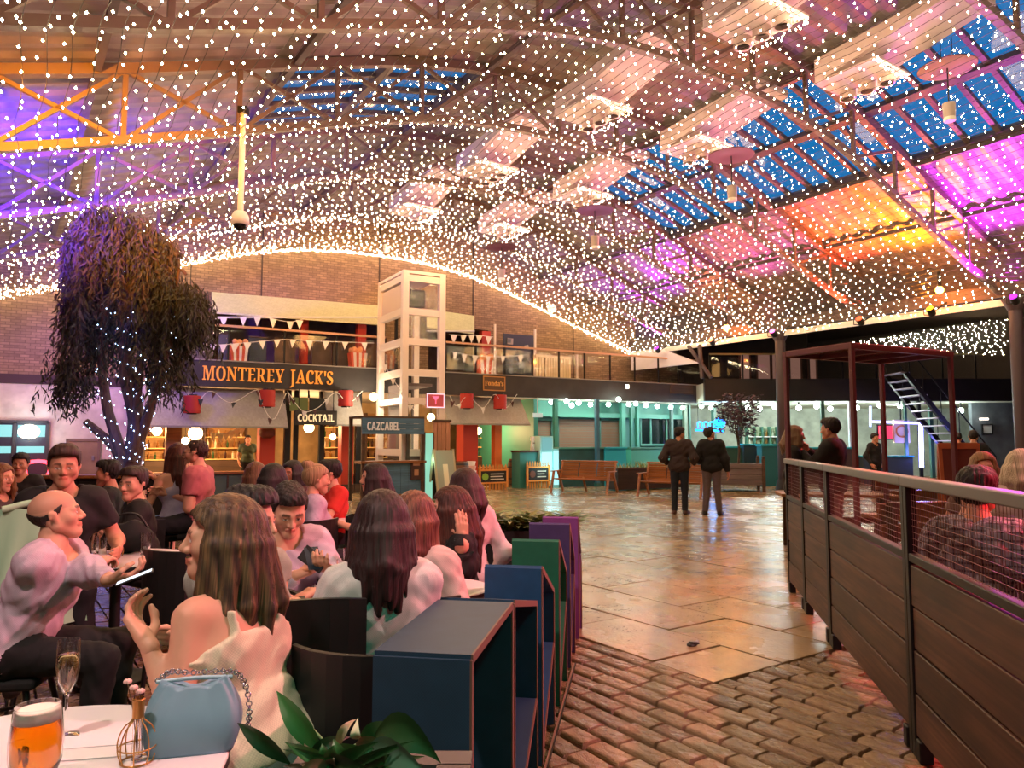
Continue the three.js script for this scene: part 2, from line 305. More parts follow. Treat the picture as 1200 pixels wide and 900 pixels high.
// ---------- ground: slabs and setts ----------
const VC = 3.71, UC = 3.16;        // corner where the paving slabs meet the cobbles (hall coordinates)
const floorO = struct('floor', bx(52, .3, 50, 16, -.19, -15), mat(0x2c2622, .9, { map: T.stone }), 'paved market floor of stone slabs and wet cobbles', scene, TH);
const slabMats = [0xbfa67e, 0xb69d76, 0xc6ac84, 0xbca178, 0xae9672].map(c => mat(c, .45, { map: T.stone, roughnessMap: T.rough, bumpMap: T.stoneBump, bumpScale: .0035 }));
function inView(p, m = 60) { const d = -p.z; if (d < .5) return false; const c = V3(p.x, p.y - EYE, p.z).applyAxisAngle(V3(1, 0, 0), -PITCH); const x = 600 + FPX * c.x / -c.z, y = 450 - FPX * c.y / -c.z; return x > -m && x < 1200 + m && y > -m && y < 900 + m; }
{
  const list = [], W = 1.05, D = .7;
  let row = 0;
  for (let v = VC; v < 36; v += D, row++) for (let u = UC - (row % 2 ? 0 : .5) * W; u < 32; u += W) {
    const ua = Math.max(u, UC), ub = u + W; if (ub - ua < .1) continue;
    const c = H(v + D / 2, 0, (ua + ub) / 2);
    list.push({ v, ua, ub, c, see: inView(c, 30) && !(c.x > 3.2 && -c.z < 9), d: c.length(), y: rr(-.004, .004), m: rnd() * 5 | 0, tx: rr(-.003, .003), tz: rr(-.003, .003) });
  }
  list.sort((a, b) => (b.see - a.see) || a.d - b.d);
  const rest = [];
  list.forEach((q, i) => {
    if (!(i < 290 && q.see)) { rest.push(mtx(q.v + D / 2, -.03 + q.y, -(q.ua + q.ub) / 2, 0, 0, 0, 1, 1, q.ub - q.ua - .012)); return; }
    const g = rb(D - .012, .06, q.ub - q.ua - .012, .006, q.v + D / 2, -.03 + q.y, -(q.ua + q.ub) / 2);
    part(floorO, 'paving_slab', g, slabMats[q.m]);
  });
  part(floorO, 'distant_slabs', stamp(bx(D - .012, .06, 1), rest), slabMats[0], undefined, 'stuff');
}
{
  const settMats = [0xb39a78, 0xa08868, 0xbfa480, 0xa88c6e, 0x927c64].map(c => mat(c, .45, { map: T.stone, roughnessMap: T.rough, bumpMap: T.stoneBump, bumpScale: .008 }));
  const shapes = [...Array(5)].map((_, ph) => {           // worn setts: a domed block with uneven corners
    const g = new RoundedBoxGeometry(.132, .09, 1, 2, .02), p = g.attributes.position;
    for (let i = 0; i < p.count; i++) { const x = p.getX(i) / .066, z = p.getZ(i) / .5; p.setY(i, p.getY(i) + (p.getY(i) > 0 ? .008 * (1 - x * x) + .006 * (1 - z * z) : 0)); p.setX(i, p.getX(i) * (1 - .05 * z * z) + .004 * Math.sin(z * 2.6 + ph)); }
    g.computeVertexNormals(); return g;
  });
  const list = []; let row = 0;
  const put = (v, u, L) => { const c = H(v, 0, u); list.push({ v, u, L, c, see: inView(c, 20), d: c.length() }); };
  for (let v = -2; v < 12; v += .145, row++) for (let u = -3 + (row % 2) * .13 + rr(-.04, .04); u < 12;) {
    let L = rr(.2, .31); if (v > VC - .05) { if (u > UC - .06) break; L = Math.min(L, UC - u); } put(v, u + L / 2, L - .014); u += L;
  }
  const vis = q => q.see && q.c.x > -.35 - 0 && q.c.x < 2.4 + (q.d > 4 ? .6 : 0) && -q.c.z > 2.6 && q.c.x > -.4 + (-q.c.z - 2) * .16;
  list.sort((a, b) => (vis(b) - vis(a)) || a.d - b.d);
  const rest = [];
  list.forEach((q, i) => {
    if (!(i < 298 && vis(q))) { rest.push(mtx(q.v, -.052 + rr(-.007, .005), -q.u, rr(-.02, .02), rr(-.03, .03), rr(-.03, .03), 1, 1, q.L)); return; }
    const g = shapes[i % 5].clone().scale(1, 1, q.L); g.rotateY(rr(-.03, .03)); g.rotateX(rr(-.02, .02)); g.rotateZ(rr(-.03, .03)); g.translate(q.v, -.052 + rr(-.007, .005), -q.u);
    part(floorO, 'sett', g, settMats[rnd() * 5 | 0]);
  });
  part(floorO, 'setts_under_tables', stamp(bx(.13, .08, 1), rest), settMats[1], undefined, 'stuff');
}

// ---------- fairy-light canopy: one thing per string ----------
const bulbMat = mat(0x332a20, .5, { emissive: new THREE.Color(1, .76, .42), emissiveIntensity: 72 });
const wireMat = mat(0x2a2420, .7);
const bulbGeo = new THREE.OctahedronGeometry(.0150, 0).scale(1, 1.25, 1);
function lightString(path, spacing, label, group, jitter = .07, sz = 1, m = bulbMat, extra = []) {     // path: array of Vector3 (world)
  const base = path[0].clone(); const g = thing('light_string', label, 'string lights', base, 0, group);
  const curve = new THREE.CatmullRomCurve3(path.map(p => p.clone().sub(base))), L = curve.getLength(), n = Math.max(2, Math.round(L / spacing));
  part(g, 'wire', new THREE.TubeGeometry(curve, Math.round(L / .5), .005, 3), wireMat);
  const bl = []; const pts = curve.getSpacedPoints(n);
  for (const p of pts) bl.push(mtx(p.x + rr(-jitter, jitter), p.y - .02 + rr(-jitter, 0) * .8, p.z + rr(-jitter, jitter), rr(-.5, .5), rr(0, 3), 0, sz, sz, sz));
  for (const p of extra) bl.push(mtx(p.x - base.x, p.y - base.y, p.z - base.z));
  part(g, 'bulbs', stamp(bulbGeo, bl), m, undefined, 'stuff');
  return g;
}
for (let v = -.6; v < EAVE_R - .1; v += .205) {
  const path = [], u1 = uWall(v) - .15;
  for (let u = .9; u < u1; u += .592) { const b = ((u - .9) % 3.55) / 3.55; path.push(H(v + .03 * Math.sin(u * 3 + v), hC(v) - .02 - .2 * 4 * b * (1 - b) * .8, u)); }
  path.push(H(v, hC(v) - .02, u1));
  const end = []; for (let k = 0; k < 3; k++) end.push(H(v + k * .068, hC(v) - .05 - rr(0, .05), u1 - .02));
  lightString(path, .26, 'warm white fairy-light string stretched under the arched roof', 'fairy-light strings of the main canopy', .07, 1, bulbMat, end);
}
// second canopy over the aisle
for (let i = 0; i < 21; i++) {
  const a = i / 20, path = []; for (let j = 0; j <= 6; j++) { const b = j / 6, q = atD(982 + (1176 - 982) * b, 402 - 30 * b + a * (12 + 30 * b), 27 + 7 * (1 - a)); path.push(q); }
  lightString(path, .34, 'fairy-light string of the separate canopy beyond the eaves', 'fairy-light strings beyond the eaves', .12, 1.15);
}

// the light of the strings, gathered at the middle of each bay
for (const u of [2.7, 6.2, 9.8, 13.3, 16.9, 20]) for (const v of [3.2, 9.8, 16.2]) scene.add(pointLight(H(v, hC(v) - .9, u), 0xffc070, v > 16 ? 3.5 : 7, 0, 25));
// ---------- figures: signed-distance bodies meshed with surface nets ----------
function nets(f, mn, mx, h) {
  const nx = Math.ceil((mx[0] - mn[0]) / h) + 2, ny = Math.ceil((mx[1] - mn[1]) / h) + 2, nz = Math.ceil((mx[2] - mn[2]) / h) + 2;
  const val = new Float32Array(nx * ny * nz), B = 5, R = h * B * .5 * 1.733 * 1.45, X = i => mn[0] + (i - .5) * h, Y = j => mn[1] + (j - .5) * h, Z = k => mn[2] + (k - .5) * h;
  for (let k0 = 0; k0 < nz; k0 += B) for (let j0 = 0; j0 < ny; j0 += B) for (let i0 = 0; i0 < nx; i0 += B) {
    const c = f(X(i0 + B / 2 - .5), Y(j0 + B / 2 - .5), Z(k0 + B / 2 - .5)), far = Math.abs(c) > R;
    for (let k = k0; k < Math.min(nz, k0 + B); k++) for (let j = j0; j < Math.min(ny, j0 + B); j++) for (let i = i0; i < Math.min(nx, i0 + B); i++)
      val[(k * ny + j) * nx + i] = far ? c : f(X(i), Y(j), Z(k));
  }
  const id = new Int32Array(nx * ny * nz).fill(-1), pos = [], idx = [];
  const off = [0, 1, nx, nx + 1, nx * ny, nx * ny + 1, nx * ny + nx, nx * ny + nx + 1];
  const ed = [[0, 1], [2, 3], [4, 5], [6, 7], [0, 2], [1, 3], [4, 6], [5, 7], [0, 4], [1, 5], [2, 6], [3, 7]];
  for (let k = 0; k < nz - 1; k++) for (let j = 0; j < ny - 1; j++) for (let i = 0; i < nx - 1; i++) {
    const o = (k * ny + j) * nx + i; let m = 0; for (let c = 0; c < 8; c++) if (val[o + off[c]] < 0) m |= 1 << c;
    if (m === 0 || m === 255) continue;
    let x = 0, y = 0, z = 0, n = 0;
    for (const [a, b] of ed) if (((m >> a) ^ (m >> b)) & 1) {
      const va = val[o + off[a]], vb = val[o + off[b]], t = va / (va - vb);
      x += (a & 1) + t * ((b & 1) - (a & 1)); y += (a >> 1 & 1) + t * ((b >> 1 & 1) - (a >> 1 & 1)); z += (a >> 2) + t * ((b >> 2) - (a >> 2)); n++;
    }
    id[o] = pos.length / 3; pos.push(X(i + x / n), Y(j + y / n), Z(k + z / n));
  }
  const quad = (a, b, c, d, flip) => { if (a < 0 || b < 0 || c < 0 || d < 0) return; flip ? idx.push(a, c, b, b, c, d) : idx.push(a, b, c, b, d, c); };
  for (let k = 1; k < nz - 1; k++) for (let j = 1; j < ny - 1; j++) for (let i = 1; i < nx - 1; i++) {
    const o = (k * ny + j) * nx + i, s = val[o] < 0;
    if (s !== val[o + 1] < 0) quad(id[o - nx - nx * ny], id[o - nx * ny], id[o - nx], id[o], !s);
    if (s !== val[o + nx] < 0) quad(id[o - 1 - nx * ny], id[o - nx * ny], id[o - 1], id[o], s);
    if (s !== val[o + nx * ny] < 0) quad(id[o - 1 - nx], id[o - nx], id[o - 1], id[o], !s);
  }
  const g = new THREE.BufferGeometry(); g.setAttribute('position', new THREE.Float32BufferAttribute(pos, 3)); g.setIndex(idx); g.computeVertexNormals();
  return g;
}
const smin = (a, b, k) => { const h = Math.max(k - Math.abs(a - b), 0) / k; return Math.min(a, b) - h * h * k * .25; };
function bones(list, k) {           // list of [ax,ay,az,bx,by,bz,ra,rb]
  const n = list.length, d = new Float64Array(n * 11);
  list.forEach((q, i) => { const [ax, ay, az, bx_, by, bz, ra, rb_] = q, x = bx_ - ax, y = by - ay, z = bz - az; d.set([ax, ay, az, x, y, z, 1 / Math.max(1e-9, x * x + y * y + z * z), ra, rb_ - ra, 0, 0], i * 11); });
  return (x, y, z) => {
    let r = 1e3;
    for (let i = 0; i < n; i++) {
      const o = i * 11, px = x - d[o], py = y - d[o + 1], pz = z - d[o + 2]; let t = (px * d[o + 3] + py * d[o + 4] + pz * d[o + 5]) * d[o + 6]; t = t < 0 ? 0 : t > 1 ? 1 : t;
      const qx = px - d[o + 3] * t, qy = py - d[o + 4] * t, qz = pz - d[o + 5] * t, q = Math.sqrt(qx * qx + qy * qy + qz * qz) - d[o + 7] - d[o + 8] * t;
      const h = Math.max(k - Math.abs(r - q), 0) / k; r = Math.min(r, q) - h * h * k * .25;
    }
    return r;
  };
}
const bounds = (list, m) => { const a = [1e3, 1e3, 1e3], b = [-1e3, -1e3, -1e3]; for (const q of list) for (let e = 0; e < 2; e++) for (let i = 0; i < 3; i++) { const v = q[e * 3 + i], r = q[6 + e] + m; a[i] = Math.min(a[i], v - r); b[i] = Math.max(b[i], v + r); } return [a, b]; };
const cone = (a, b, ra, rb_ = ra) => [a.x, a.y, a.z, b.x, b.y, b.z, ra, rb_];
const lerp3 = (a, b, t) => a.clone().lerp(b, t);
const LOD = [{ body: .014, head: .0048, hand: .0042, hair: .0062 }, { body: .02, head: .008, hand: .0065, hair: .01 }, { body: .026, head: .012, hand: .01, hair: .014 }];
const lin = c => { const k = new THREE.Color(c); return [k.r, k.g, k.b]; };
function colour(g, fn) { const p = g.attributes.position, c = new Float32Array(p.count * 3); for (let i = 0; i < p.count; i++) c.set(fn(p.getX(i), p.getY(i), p.getZ(i)), i * 3); g.setAttribute('color', new THREE.BufferAttribute(c, 3)); return g; }
const skinMat = mat(0xffffff, .55, { vertexColors: true });
const ell = (x, y, z, cx, cy, cz, rx, ry, rz) => { const a = (x - cx) / rx, b = (y - cy) / ry, c = (z - cz) / rz, k = Math.sqrt(a * a + b * b + c * c); return (k - 1) * Math.min(rx, ry, rz) * (k > 1 ? 1 : 1); };
// head frame: origin midway between the ears at eye height, +z out of the face
function headField(fem) {
  const jaw = bones([[0, -.03, .02, 0, -.088, .058, .056, fem ? .024 : .03], [-.045, -.045, .0, 0, -.092, .055, .03, .022], [.045, -.045, .0, 0, -.092, .055, .03, .022], [-.04, -.02, .05, .04, -.02, .05, .03, .03]], .025);
  const feat = bones([[0, .012, .086, 0, -.028, .106, .0075, .0115], [-.012, -.034, .092, .012, -.034, .092, .009, .009]], .008);
  const brow = bones([[-.045, .017, .07, -.012, .02, .083, .011, .011], [.045, .017, .07, .012, .02, .083, .011, .011]], .01);
  const lips = bones([[-.022, -.060, .079, 0, -.0565, .089, .0045, .0065], [.022, -.060, .079, 0, -.0565, .089, .0045, .0065], [-.018, -.066, .079, 0, -.069, .086, .005, .008], [.018, -.066, .079, 0, -.069, .086, .005, .008]], .004);
  const ears = bones([[.076, .012, -.008, .07, -.025, -.002, .014, .009], [-.076, .012, -.008, -.07, -.025, -.002, .014, .009], [.08, .016, -.02, .082, -.004, -.022, .009, .007], [-.08, .016, -.02, -.082, -.004, -.022, .009, .007]], .008);
  return (x, y, z) => {
    let d = ell(x, y, z, 0, .035, -.012, .075, .084, .097);
    d = smin(d, jaw(x, y, z), .03); d = smin(d, brow(x, y, z), .018); d = smin(d, feat(x, y, z), .012);
    const ax = Math.abs(x), e = Math.hypot(ax - .031, y + .002, z - .098) - .019; d = -smin(-d, e, .012);
    d = smin(d, Math.hypot(ax - .031, y + .001, z - .0745) - .0125, .003);
    d = smin(d, lips(x, y, z), .006); d = smin(d, ears(x, y, z), .006);
    return d;
  };
}
function faceColour(o, S) {
  const sk = lin(o.skin ?? 0xc98f74), lip = [sk[0] * .82, sk[1] * .5, sk[2] * .5], hr = lin(o.hair?.color ?? 0x241812), mix = (a, b, t) => [0, 1, 2].map(i => a[i] + (b[i] - a[i]) * t);
  return (x, y, z) => {
    const ax = Math.abs(x); let c = sk;
    if (z > .06) {
      const e = Math.hypot((ax - .031) / 1.5, (y + .002) * 1.55); if (e < .0085 && z > .076) c = Math.hypot(ax - .031, y) < .0062 ? [.02, .015, .012] : [.7, .66, .62];
      else if (e < .011 && y > -.002 && z > .07) c = mix(sk, hr, .7);
      if (ax > .012 && ax < .05 && Math.abs(y - .0235 + (ax - .03) ** 2 * 4) < .0052) c = mix(sk, hr, .8);
      if (ax < .024 && Math.abs(y + .0625) < .011 - ax * .16 && z > .078) c = lip;
    }
    if (o.beard) { const m = Math.min(1, Math.max(0, (-.036 - y + (z > .07 && ax < .03 ? .0 : .03 * Math.min(1, ax / .06))) / .014)); const lipGap = ax < .022 && Math.abs(y + .0625) < .009 && z > .07; if (!lipGap && y > -.12 && z > -.01) c = mix(c, hr, m * o.beard); }
    if (o.shave && y > .03 && Math.hypot(x, z) < .2) c = mix(c, hr, o.shave);
    return c;
  };
}
// hair as its own mesh, in head coordinates
function hairGeo(o, cell) {
  const s = o.style, L = o.len ?? .3, list = [], w = o.wave ?? .012; let cut;
  const cap = (th) => (x, y, z) => ell(x, y, z, 0, .037, -.014, .077 + th, .086 + th, .099 + th);
  let field;
  const rough = (x, y, z, k) => k * (Math.sin(x * 210 + y * 30) * Math.sin(z * 190 - y * 40) + .6 * Math.sin(Math.atan2(x, z + .01) * 34 + y * 22));
  if (s === 'short' || s === 'fringe' || s === 'buzz') {
    const th = s === 'buzz' ? .005 : s === 'fringe' ? .003 : .011, c = cap(th), topV = o.top ?? .014;
    const top = bones([[-.03, .085, .045, -.025, .082, -.05, topV + .028, topV + .03], [.03, .085, .045, .025, .082, -.05, topV + .028, topV + .03], [0, .088, .052, 0, .09, -.05, topV + .03, topV + .032]], .03);
    field = (x, y, z) => {
      let d = c(x, y, z); if (s === 'short') d = smin(d, top(x, y, z), .025);
      if (s !== 'fringe') d += rough(x, y, z, .003) + .003 * Math.sin(x * 95 + 3 * Math.sin(z * 60)) * Math.sin(z * 80 + y * 50);
      const line = z > .045 ? .064 + (z - .045) * .2 : z > .01 ? .0 + (z - .01) * 1.83 : z > -.04 ? .0 - (.01 - z) * .3 : -.06;   // hairline: high on the brow, round the ear, low on the nape
      d = Math.max(d, line - y); if (s === 'fringe') d = Math.max(d, y - .035 - .02 * Math.sin(z * 30));
      return Math.max(d, -(ell(x, y, z, 0, .035, -.012, .071, .08, .093)));
    };
    return nets(field, [-.12, -.08, -.14], [.12, .17, .13], cell);
  }
  // long styles: cap plus many tapering locks
  const th = o.th ?? .015, c = cap(th), n = o.locks ?? 22;
  const fs = o.side ?? 0;
  for (let i = 0; i < n; i++) {
    const a = (i / (n - 1) - .5) * (o.wrap ?? 4.5) + Math.PI, r = hash2(i, 7, o.seed ?? 1), r2 = hash2(i, 3, o.seed ?? 1), bx0 = Math.sin(a) * .078, bz0 = Math.cos(a) * .1 - .014, out = (o.out ?? 1.15) + .25 * r;
    const len = L * (.82 + .22 * r2) * (s === 'bob' ? 1 : 1), rad = (o.rad ?? .022) * (.8 + .5 * r);
    const mx = bx0 * out + w * Math.sin(i * 2.1), mz = bz0 * out - .01 + w * Math.cos(i * 1.7), push = o.back ?? 0;
    list.push([bx0 * .8, .07, bz0 * .8, bx0 * 1.08, -.01, bz0 * 1.08, .022, rad * 1.15]);
    list.push([bx0 * 1.08, -.01, bz0 * 1.08, mx, -len * .5, mz - push * .4, rad * 1.15, rad]);
    list.push([mx, -len * .5, mz - push * .4, mx * (o.taper ?? .9) + w * 1.5 * Math.sin(i * 3.3) + fs, -len, mz * (o.taper ?? .9) + w * 1.2 * Math.sin(i * 4.1) - push, rad, rad * .35]);
  }
  if (s === 'pony') { list.length = 0; list.push([0, .05, -.11, 0, .02, -.15, .03, .03], [0, .02, -.15, .0, -L, -.13, .034, .01]); }
  if (s === 'bun') { list.length = 0; list.push([0, .12, -.07, 0, .13, -.09, .045, .04]); }
  const locks = bones(list, .012), [a, b] = bounds(list.length ? list : [[0, 0, 0, 0, 0, 0, .1, .1]], .02);
  const part_ = o.part ?? .02;
  field = (x, y, z) => {
    let d = c(x, y, z);
    const line = z > .035 ? .058 + Math.abs(x - part_) * -.25 + (z - .035) * .3 : z > -.02 ? -.03 + (z + .02) * 1.5 : -.09;
    d = Math.max(d, line - y);
    d = smin(d, locks(x, y, z), .012); d += rough(x, y, z, .002);
    const face = ell(x, y, z, 0, -.03, .095, o.faceW ?? .062, .098, .07); d = Math.max(d, -face);
    return d;
  };
  return nets(field, [Math.min(a[0], -.13), Math.min(a[1], -.1), Math.min(a[2], -.14)], [Math.max(b[0], .13), .16, Math.max(b[2], .14)], cell);
}
function handBones(w, dir, palm, thumb, curl, spread = 1) {   // wrist point, finger direction, palm normal, side the thumb is on
  const d = dir.clone().normalize(), n = palm.clone().addScaledVector(d, -palm.dot(d)).normalize(), s = new THREE.Vector3().crossVectors(d, n).multiplyScalar(thumb), out = [];
  const P = (a, b, c) => w.clone().addScaledVector(d, a).addScaledVector(s, b).addScaledVector(n, c);
  out.push(cone(w.clone().addScaledVector(d, -.02), P(.03, 0, 0), .024, .024));
  [[.027, .04, .0095], [.009, .045, .0095], [-.009, .041, .009], [-.026, .033, .0078]].forEach(([o, len, r], i) => {
    let p = P(.088 - Math.abs(i - 1) * .004, o * spread, 0); out.push(cone(P(.012, o * .6, 0), p, .016, .0125));
    let a = curl * .75; const ls = [len, len * .62, len * .5];
    for (let j = 0; j < 3; j++) { const v = d.clone().multiplyScalar(Math.cos(a)).addScaledVector(n, Math.sin(a)), q = p.clone().addScaledVector(v, ls[j]).addScaledVector(s, o * .06 * spread); out.push(cone(p, q, r - j * .0006, r - .0008 - j * .0007)); p = q; a += curl * .8; }
  });
  const t0 = P(.02, .022, .006), t1 = P(.055, .05, .016 + curl * .012), t2 = P(.082, .052 - curl * .012, .026 + curl * .022), t3 = P(.1, .046 - curl * .02, .03 + curl * .026);
  out.push(cone(t0, t1, .016, .012), cone(t1, t2, .0115, .0105), cone(t2, t3, .0105, .0085));
  return out;
}
const HAND_OUT = {};
function person(o) {
  const lod = LOD[o.lod ?? 1], S = o.scale ?? 1, fem = !!o.fem, root = thing('person', o.label, 'person', o.pos, o.turn ?? 0, o.group);
  root.scale.setScalar(S); root.updateMatrixWorld(true);
  const hipY = o.sit !== undefined ? o.sit + .1 : .93;
  const pelvis = V3(0, hipY, 0), tm = new THREE.Matrix4().makeTranslation(pelvis.x, pelvis.y, pelvis.z)
    .multiply(new THREE.Matrix4().makeRotationFromEuler(new THREE.Euler(o.lean ?? 0, o.twist ?? 0, o.side ?? 0, 'YXZ')));
  const hunch = o.hunch ?? 0, w = o.wide ?? 1;
  const tp = (x, y, z) => V3(x * w, y, z + hunch * Math.max(0, y - .1) ** 2 * 2).applyMatrix4(tm);
  const neck = tp(0, .47, -.005), hm = new THREE.Matrix4().makeTranslation(neck.x, neck.y, neck.z)
    .multiply(new THREE.Matrix4().makeRotationFromEuler(new THREE.Euler((o.pitch ?? 0), (o.yaw ?? 0) + (o.twist ?? 0), o.roll ?? 0, 'YXZ'))).multiply(new THREE.Matrix4().makeTranslation(0, .15, .025));
  const hp = (x, y, z) => V3(x, y, z).applyMatrix4(hm);
  const r = fem ? .93 : 1, bl = o.belly ?? 0;
  const torso = [cone(tp(-.07, 0, 0), tp(.07, 0, 0), .108 + (fem ? .006 : 0) + bl * .4), cone(tp(-.045 / (fem ? 1.15 : 1), .13, .0), tp(.045 / (fem ? 1.15 : 1), .13, 0), (.1 + bl * .6) * r),
    cone(tp(0, .14, .03 + bl * .6), tp(0, .2, .02 + bl * .4), .08 + bl * .3), cone(tp(-.075 * r, .3, .005), tp(.075 * r, .3, .005), .107 * r), cone(tp(-.06, .38, -.01), tp(.06, .38, -.01), .09 * r), cone(tp(-.125 * r, .42, -.012), tp(.125 * r, .42, -.012), .058 * r)];
  if (fem) torso.push(cone(tp(-.068, .285, .07), tp(-.068, .285, .08), .062), cone(tp(.068, .285, .07), tp(.068, .285, .08), .062));
  const neckB = [cone(tp(0, .4, -.02), hp(0, -.06, -.025), .06 * r, .05 * r), cone(tp(-.07, .43, -.02), tp(0, .49, -.02), .045 * r, .045 * r), cone(tp(.07, .43, -.02), tp(0, .49, -.02), .045 * r, .045 * r)];
  const arms = [], fore = [], hands = [], UA = .285, FO = .255;
  HAND_OUT.L = HAND_OUT.R = null;
  [['L', -1], ['R', 1]].forEach(([k, sg]) => {   // L is the figure's right-hand side in its own x; sides are only labels here
    const spec = o['arm' + k] ?? {}; const shd = tp(sg * .172 * r, .418, -.008);
    let wr = spec.px ? root.worldToLocal(atD(...spec.px)) : spec.at ? V3(...spec.at) : tp(sg * .24, -.06, .06);
    const dv = wr.clone().sub(shd); let D = dv.length(); const mxD = (UA + FO) * .995; if (D > mxD) { wr = shd.clone().addScaledVector(dv.normalize(), mxD); D = mxD; }
    const u = wr.clone().sub(shd).normalize(), a = (UA * UA - FO * FO + D * D) / (2 * D), hgt = Math.sqrt(Math.max(0, UA * UA - a * a));
    const pole = V3(...(spec.pole ?? [sg * .5, -1, -.35])); pole.addScaledVector(u, -pole.dot(u)).normalize();
    const el = shd.clone().addScaledVector(u, a).addScaledVector(pole, hgt);
    const q = fem ? .9 : 1; arms.push([shd, el, .052 * r * q, .041 * r * q]); fore.push([el, wr, .042 * r * q, .027 * r * q]);
    const dir = spec.dir ? V3(...spec.dir) : wr.clone().sub(el), palm = spec.palm ? V3(...spec.palm) : V3(-sg, 0, .2);
    if (!spec.none) hands.push({ k, b: handBones(wr, dir, palm, spec.thumb ?? 1, spec.curl ?? .45), wr, dir: dir.clone().normalize(), palm: palm.clone().normalize() });
    HAND_OUT[k] = { wr, dir: dir.clone().normalize(), palm: palm.clone().normalize(), el };
  });
  const legs = [], feet = [];
  [[-1, o.kneeL], [1, o.kneeR]].forEach(([sg, kn], i) => {
    const hip = V3(sg * .088, hipY - .01, 0).applyAxisAngle(V3(0, 1, 0), (o.twist ?? 0) * .5);
    let knee, ank;
    if (o.sit !== undefined) { knee = kn ? V3(...kn) : V3(sg * .13, Math.max(hipY - .04, .5), .43); ank = (o['foot' + 'LR'[i]]) ? V3(...o['foot' + 'LR'[i]]) : V3(knee.x, Math.max(.09, knee.y - .43), knee.z - .05); }
    else { const st = (o.step ?? 0) * sg; knee = V3(sg * .095, .5, st * .5 + .01); ank = V3(sg * (o.stance ?? .1), .085, st - .02); }
    legs.push([hip, knee, .087, .058], [knee, ank, .055, .036]);
    const fd = V3(sg * .25, 0, 1).normalize(); feet.push([ank.clone().add(V3(0, -.04, -.03)), ank.clone().add(V3(0, -.048, 0)).addScaledVector(fd, .16), .04, .034]);
  });
  const B = q => cone(q[0], q[1], q[2], q[3]);
  const core = [...torso, ...neckB, ...arms.map(B), ...fore.map(B), ...legs.map(B), ...feet.map(B)];
  const geos = [], skin = lin(o.skin ?? 0xc98f74), flat = () => skin;
  const [mn, mx] = bounds(core, .03); geos.push(colour(nets(bones(core, .035), mn, mx, lod.body), flat));
  const hg = nets(headField(fem), [-.11, -.14, -.125], [.11, .14, .14], lod.head); colour(hg, faceColour(o)); hg.applyMatrix4(hm); geos.push(hg);
  for (const q of hands) { const [a, b] = bounds(q.b, .01); geos.push(colour(nets(bones(q.b, .007), a, b, lod.hand), flat)); }
  const body = part(root, 'body', merge(geos), skinMat);
  const fold = (x, y, z, k) => k * (Math.sin(x * 31 + y * 47 + 9 * Math.sin(z * 17)) + .7 * Math.sin(y * 83 - z * 41 + 5 * Math.sin(x * 23)));
  // garments
  const sh_ = o.shirt;
  if (sh_) {
    const th = sh_.th ?? .015, sl = sh_.sleeve ?? 'short', list = [...torso.map(q => [...q.slice(0, 6), q[6] + th, q[7] + th])];
    list.push(cone(tp(-.13 * r, .425, -.012), tp(.13 * r, .425, -.012), .06 * r + th), ...[-1, 1].map(s => cone(tp(s * .06, .44, -.02), tp(s * .15 * r, .425, -.012), .052 * r + th, .05 * r + th)));
    const cuts = [];
    if (sl === 'tank') for (let i = 0; i < 2; i++) { const [a, b, ra] = arms[i], e = lerp3(a, b, .1); list.push(cone(a, lerp3(a, b, .3), ra + th * .7)); cuts.push([e, b.clone().sub(a).normalize()]); }
    if (sl === 'short' || sl === 'long') for (let i = 0; i < 2; i++) {
      const [a, b, ra, rb_] = arms[i], t = sl === 'short' ? .62 : 1, e = lerp3(a, b, t), loose = sl === 'short' ? .012 : .004;
      list.push(cone(a, e, ra + th + .003, ra + (rb_ - ra) * t + th + loose));
      if (sl === 'long') { const [c, d, rc, rd] = fore[i], t2 = sh_.cuff ?? .97, e2 = lerp3(c, d, t2); list.push(cone(c, e2, rc + th, rd + th * .9), cone(c, c, rc + th + .012, rc + th + .012)); cuts.push([e2, d.clone().sub(c).normalize()]); }
      else cuts.push([e, b.clone().sub(a).normalize()]);
    }
    const base = bones(list, .042), tb = bones(torso, .03), neckO = tp(0, .49 + (sh_.collar ?? 0), .01), hem = sh_.hem ?? -.06, up = V3(0, 1, 0).transformDirection(tm), hemP = tp(0, hem, 0), f2 = V3(0, 0, 1).transformDirection(tm), sx = V3(1, 0, 0).transformDirection(tm);
    const vN = sh_.neck ?? .06, kf = sh_.fold ?? .0028;
    const field = (x, y, z) => {
      let d = base(x, y, z) + fold(x, y, z, kf);
      for (const [e, n] of cuts) { const pl = (x - e.x) * n.x + (y - e.y) * n.y + (z - e.z) * n.z; if (pl > -.03 && pl < .085) { const rr2 = Math.hypot(x - e.x - n.x * pl, y - e.y - n.y * pl, z - e.z - n.z * pl); if (rr2 < .09 && tb(x, y, z) > .004 + th) d = Math.max(d, pl); } }
      const px = x - hemP.x, py = y - hemP.y, pz = z - hemP.z; d = Math.max(d, -(px * up.x + py * up.y + pz * up.z));
      const nx = x - neckO.x, ny = y - neckO.y, nz = z - neckO.z; d = Math.max(d, (sh_.neckR ?? .085) - Math.hypot(nx, ny * .75, nz));
      if (sl === 'tank') { const ly = px * up.x + py * up.y + pz * up.z - (.395 - hem), lz = px * f2.x + py * f2.y + pz * f2.z, lx = Math.abs(px * sx.x + py * sx.y + pz * sx.z); const scoop = lz < 0 ? -.055 : -.05; const strap = Math.max(Math.abs(lx - .085) - .011, 0); if (strap > 0) d = Math.max(d, ly - scoop - (lx > .1 ? -(lx - .1) * .35 : 0)); }
      return d;
    };
    const lb = bounds(list, .02); part(root, sh_.name ?? 'shirt', nets(field, lb[0], lb[1], lod.body * (o.lod === 0 ? .75 : .9)), mat(sh_.color, .8, { map: sh_.map ?? T.cloth }), sh_.label);
  }
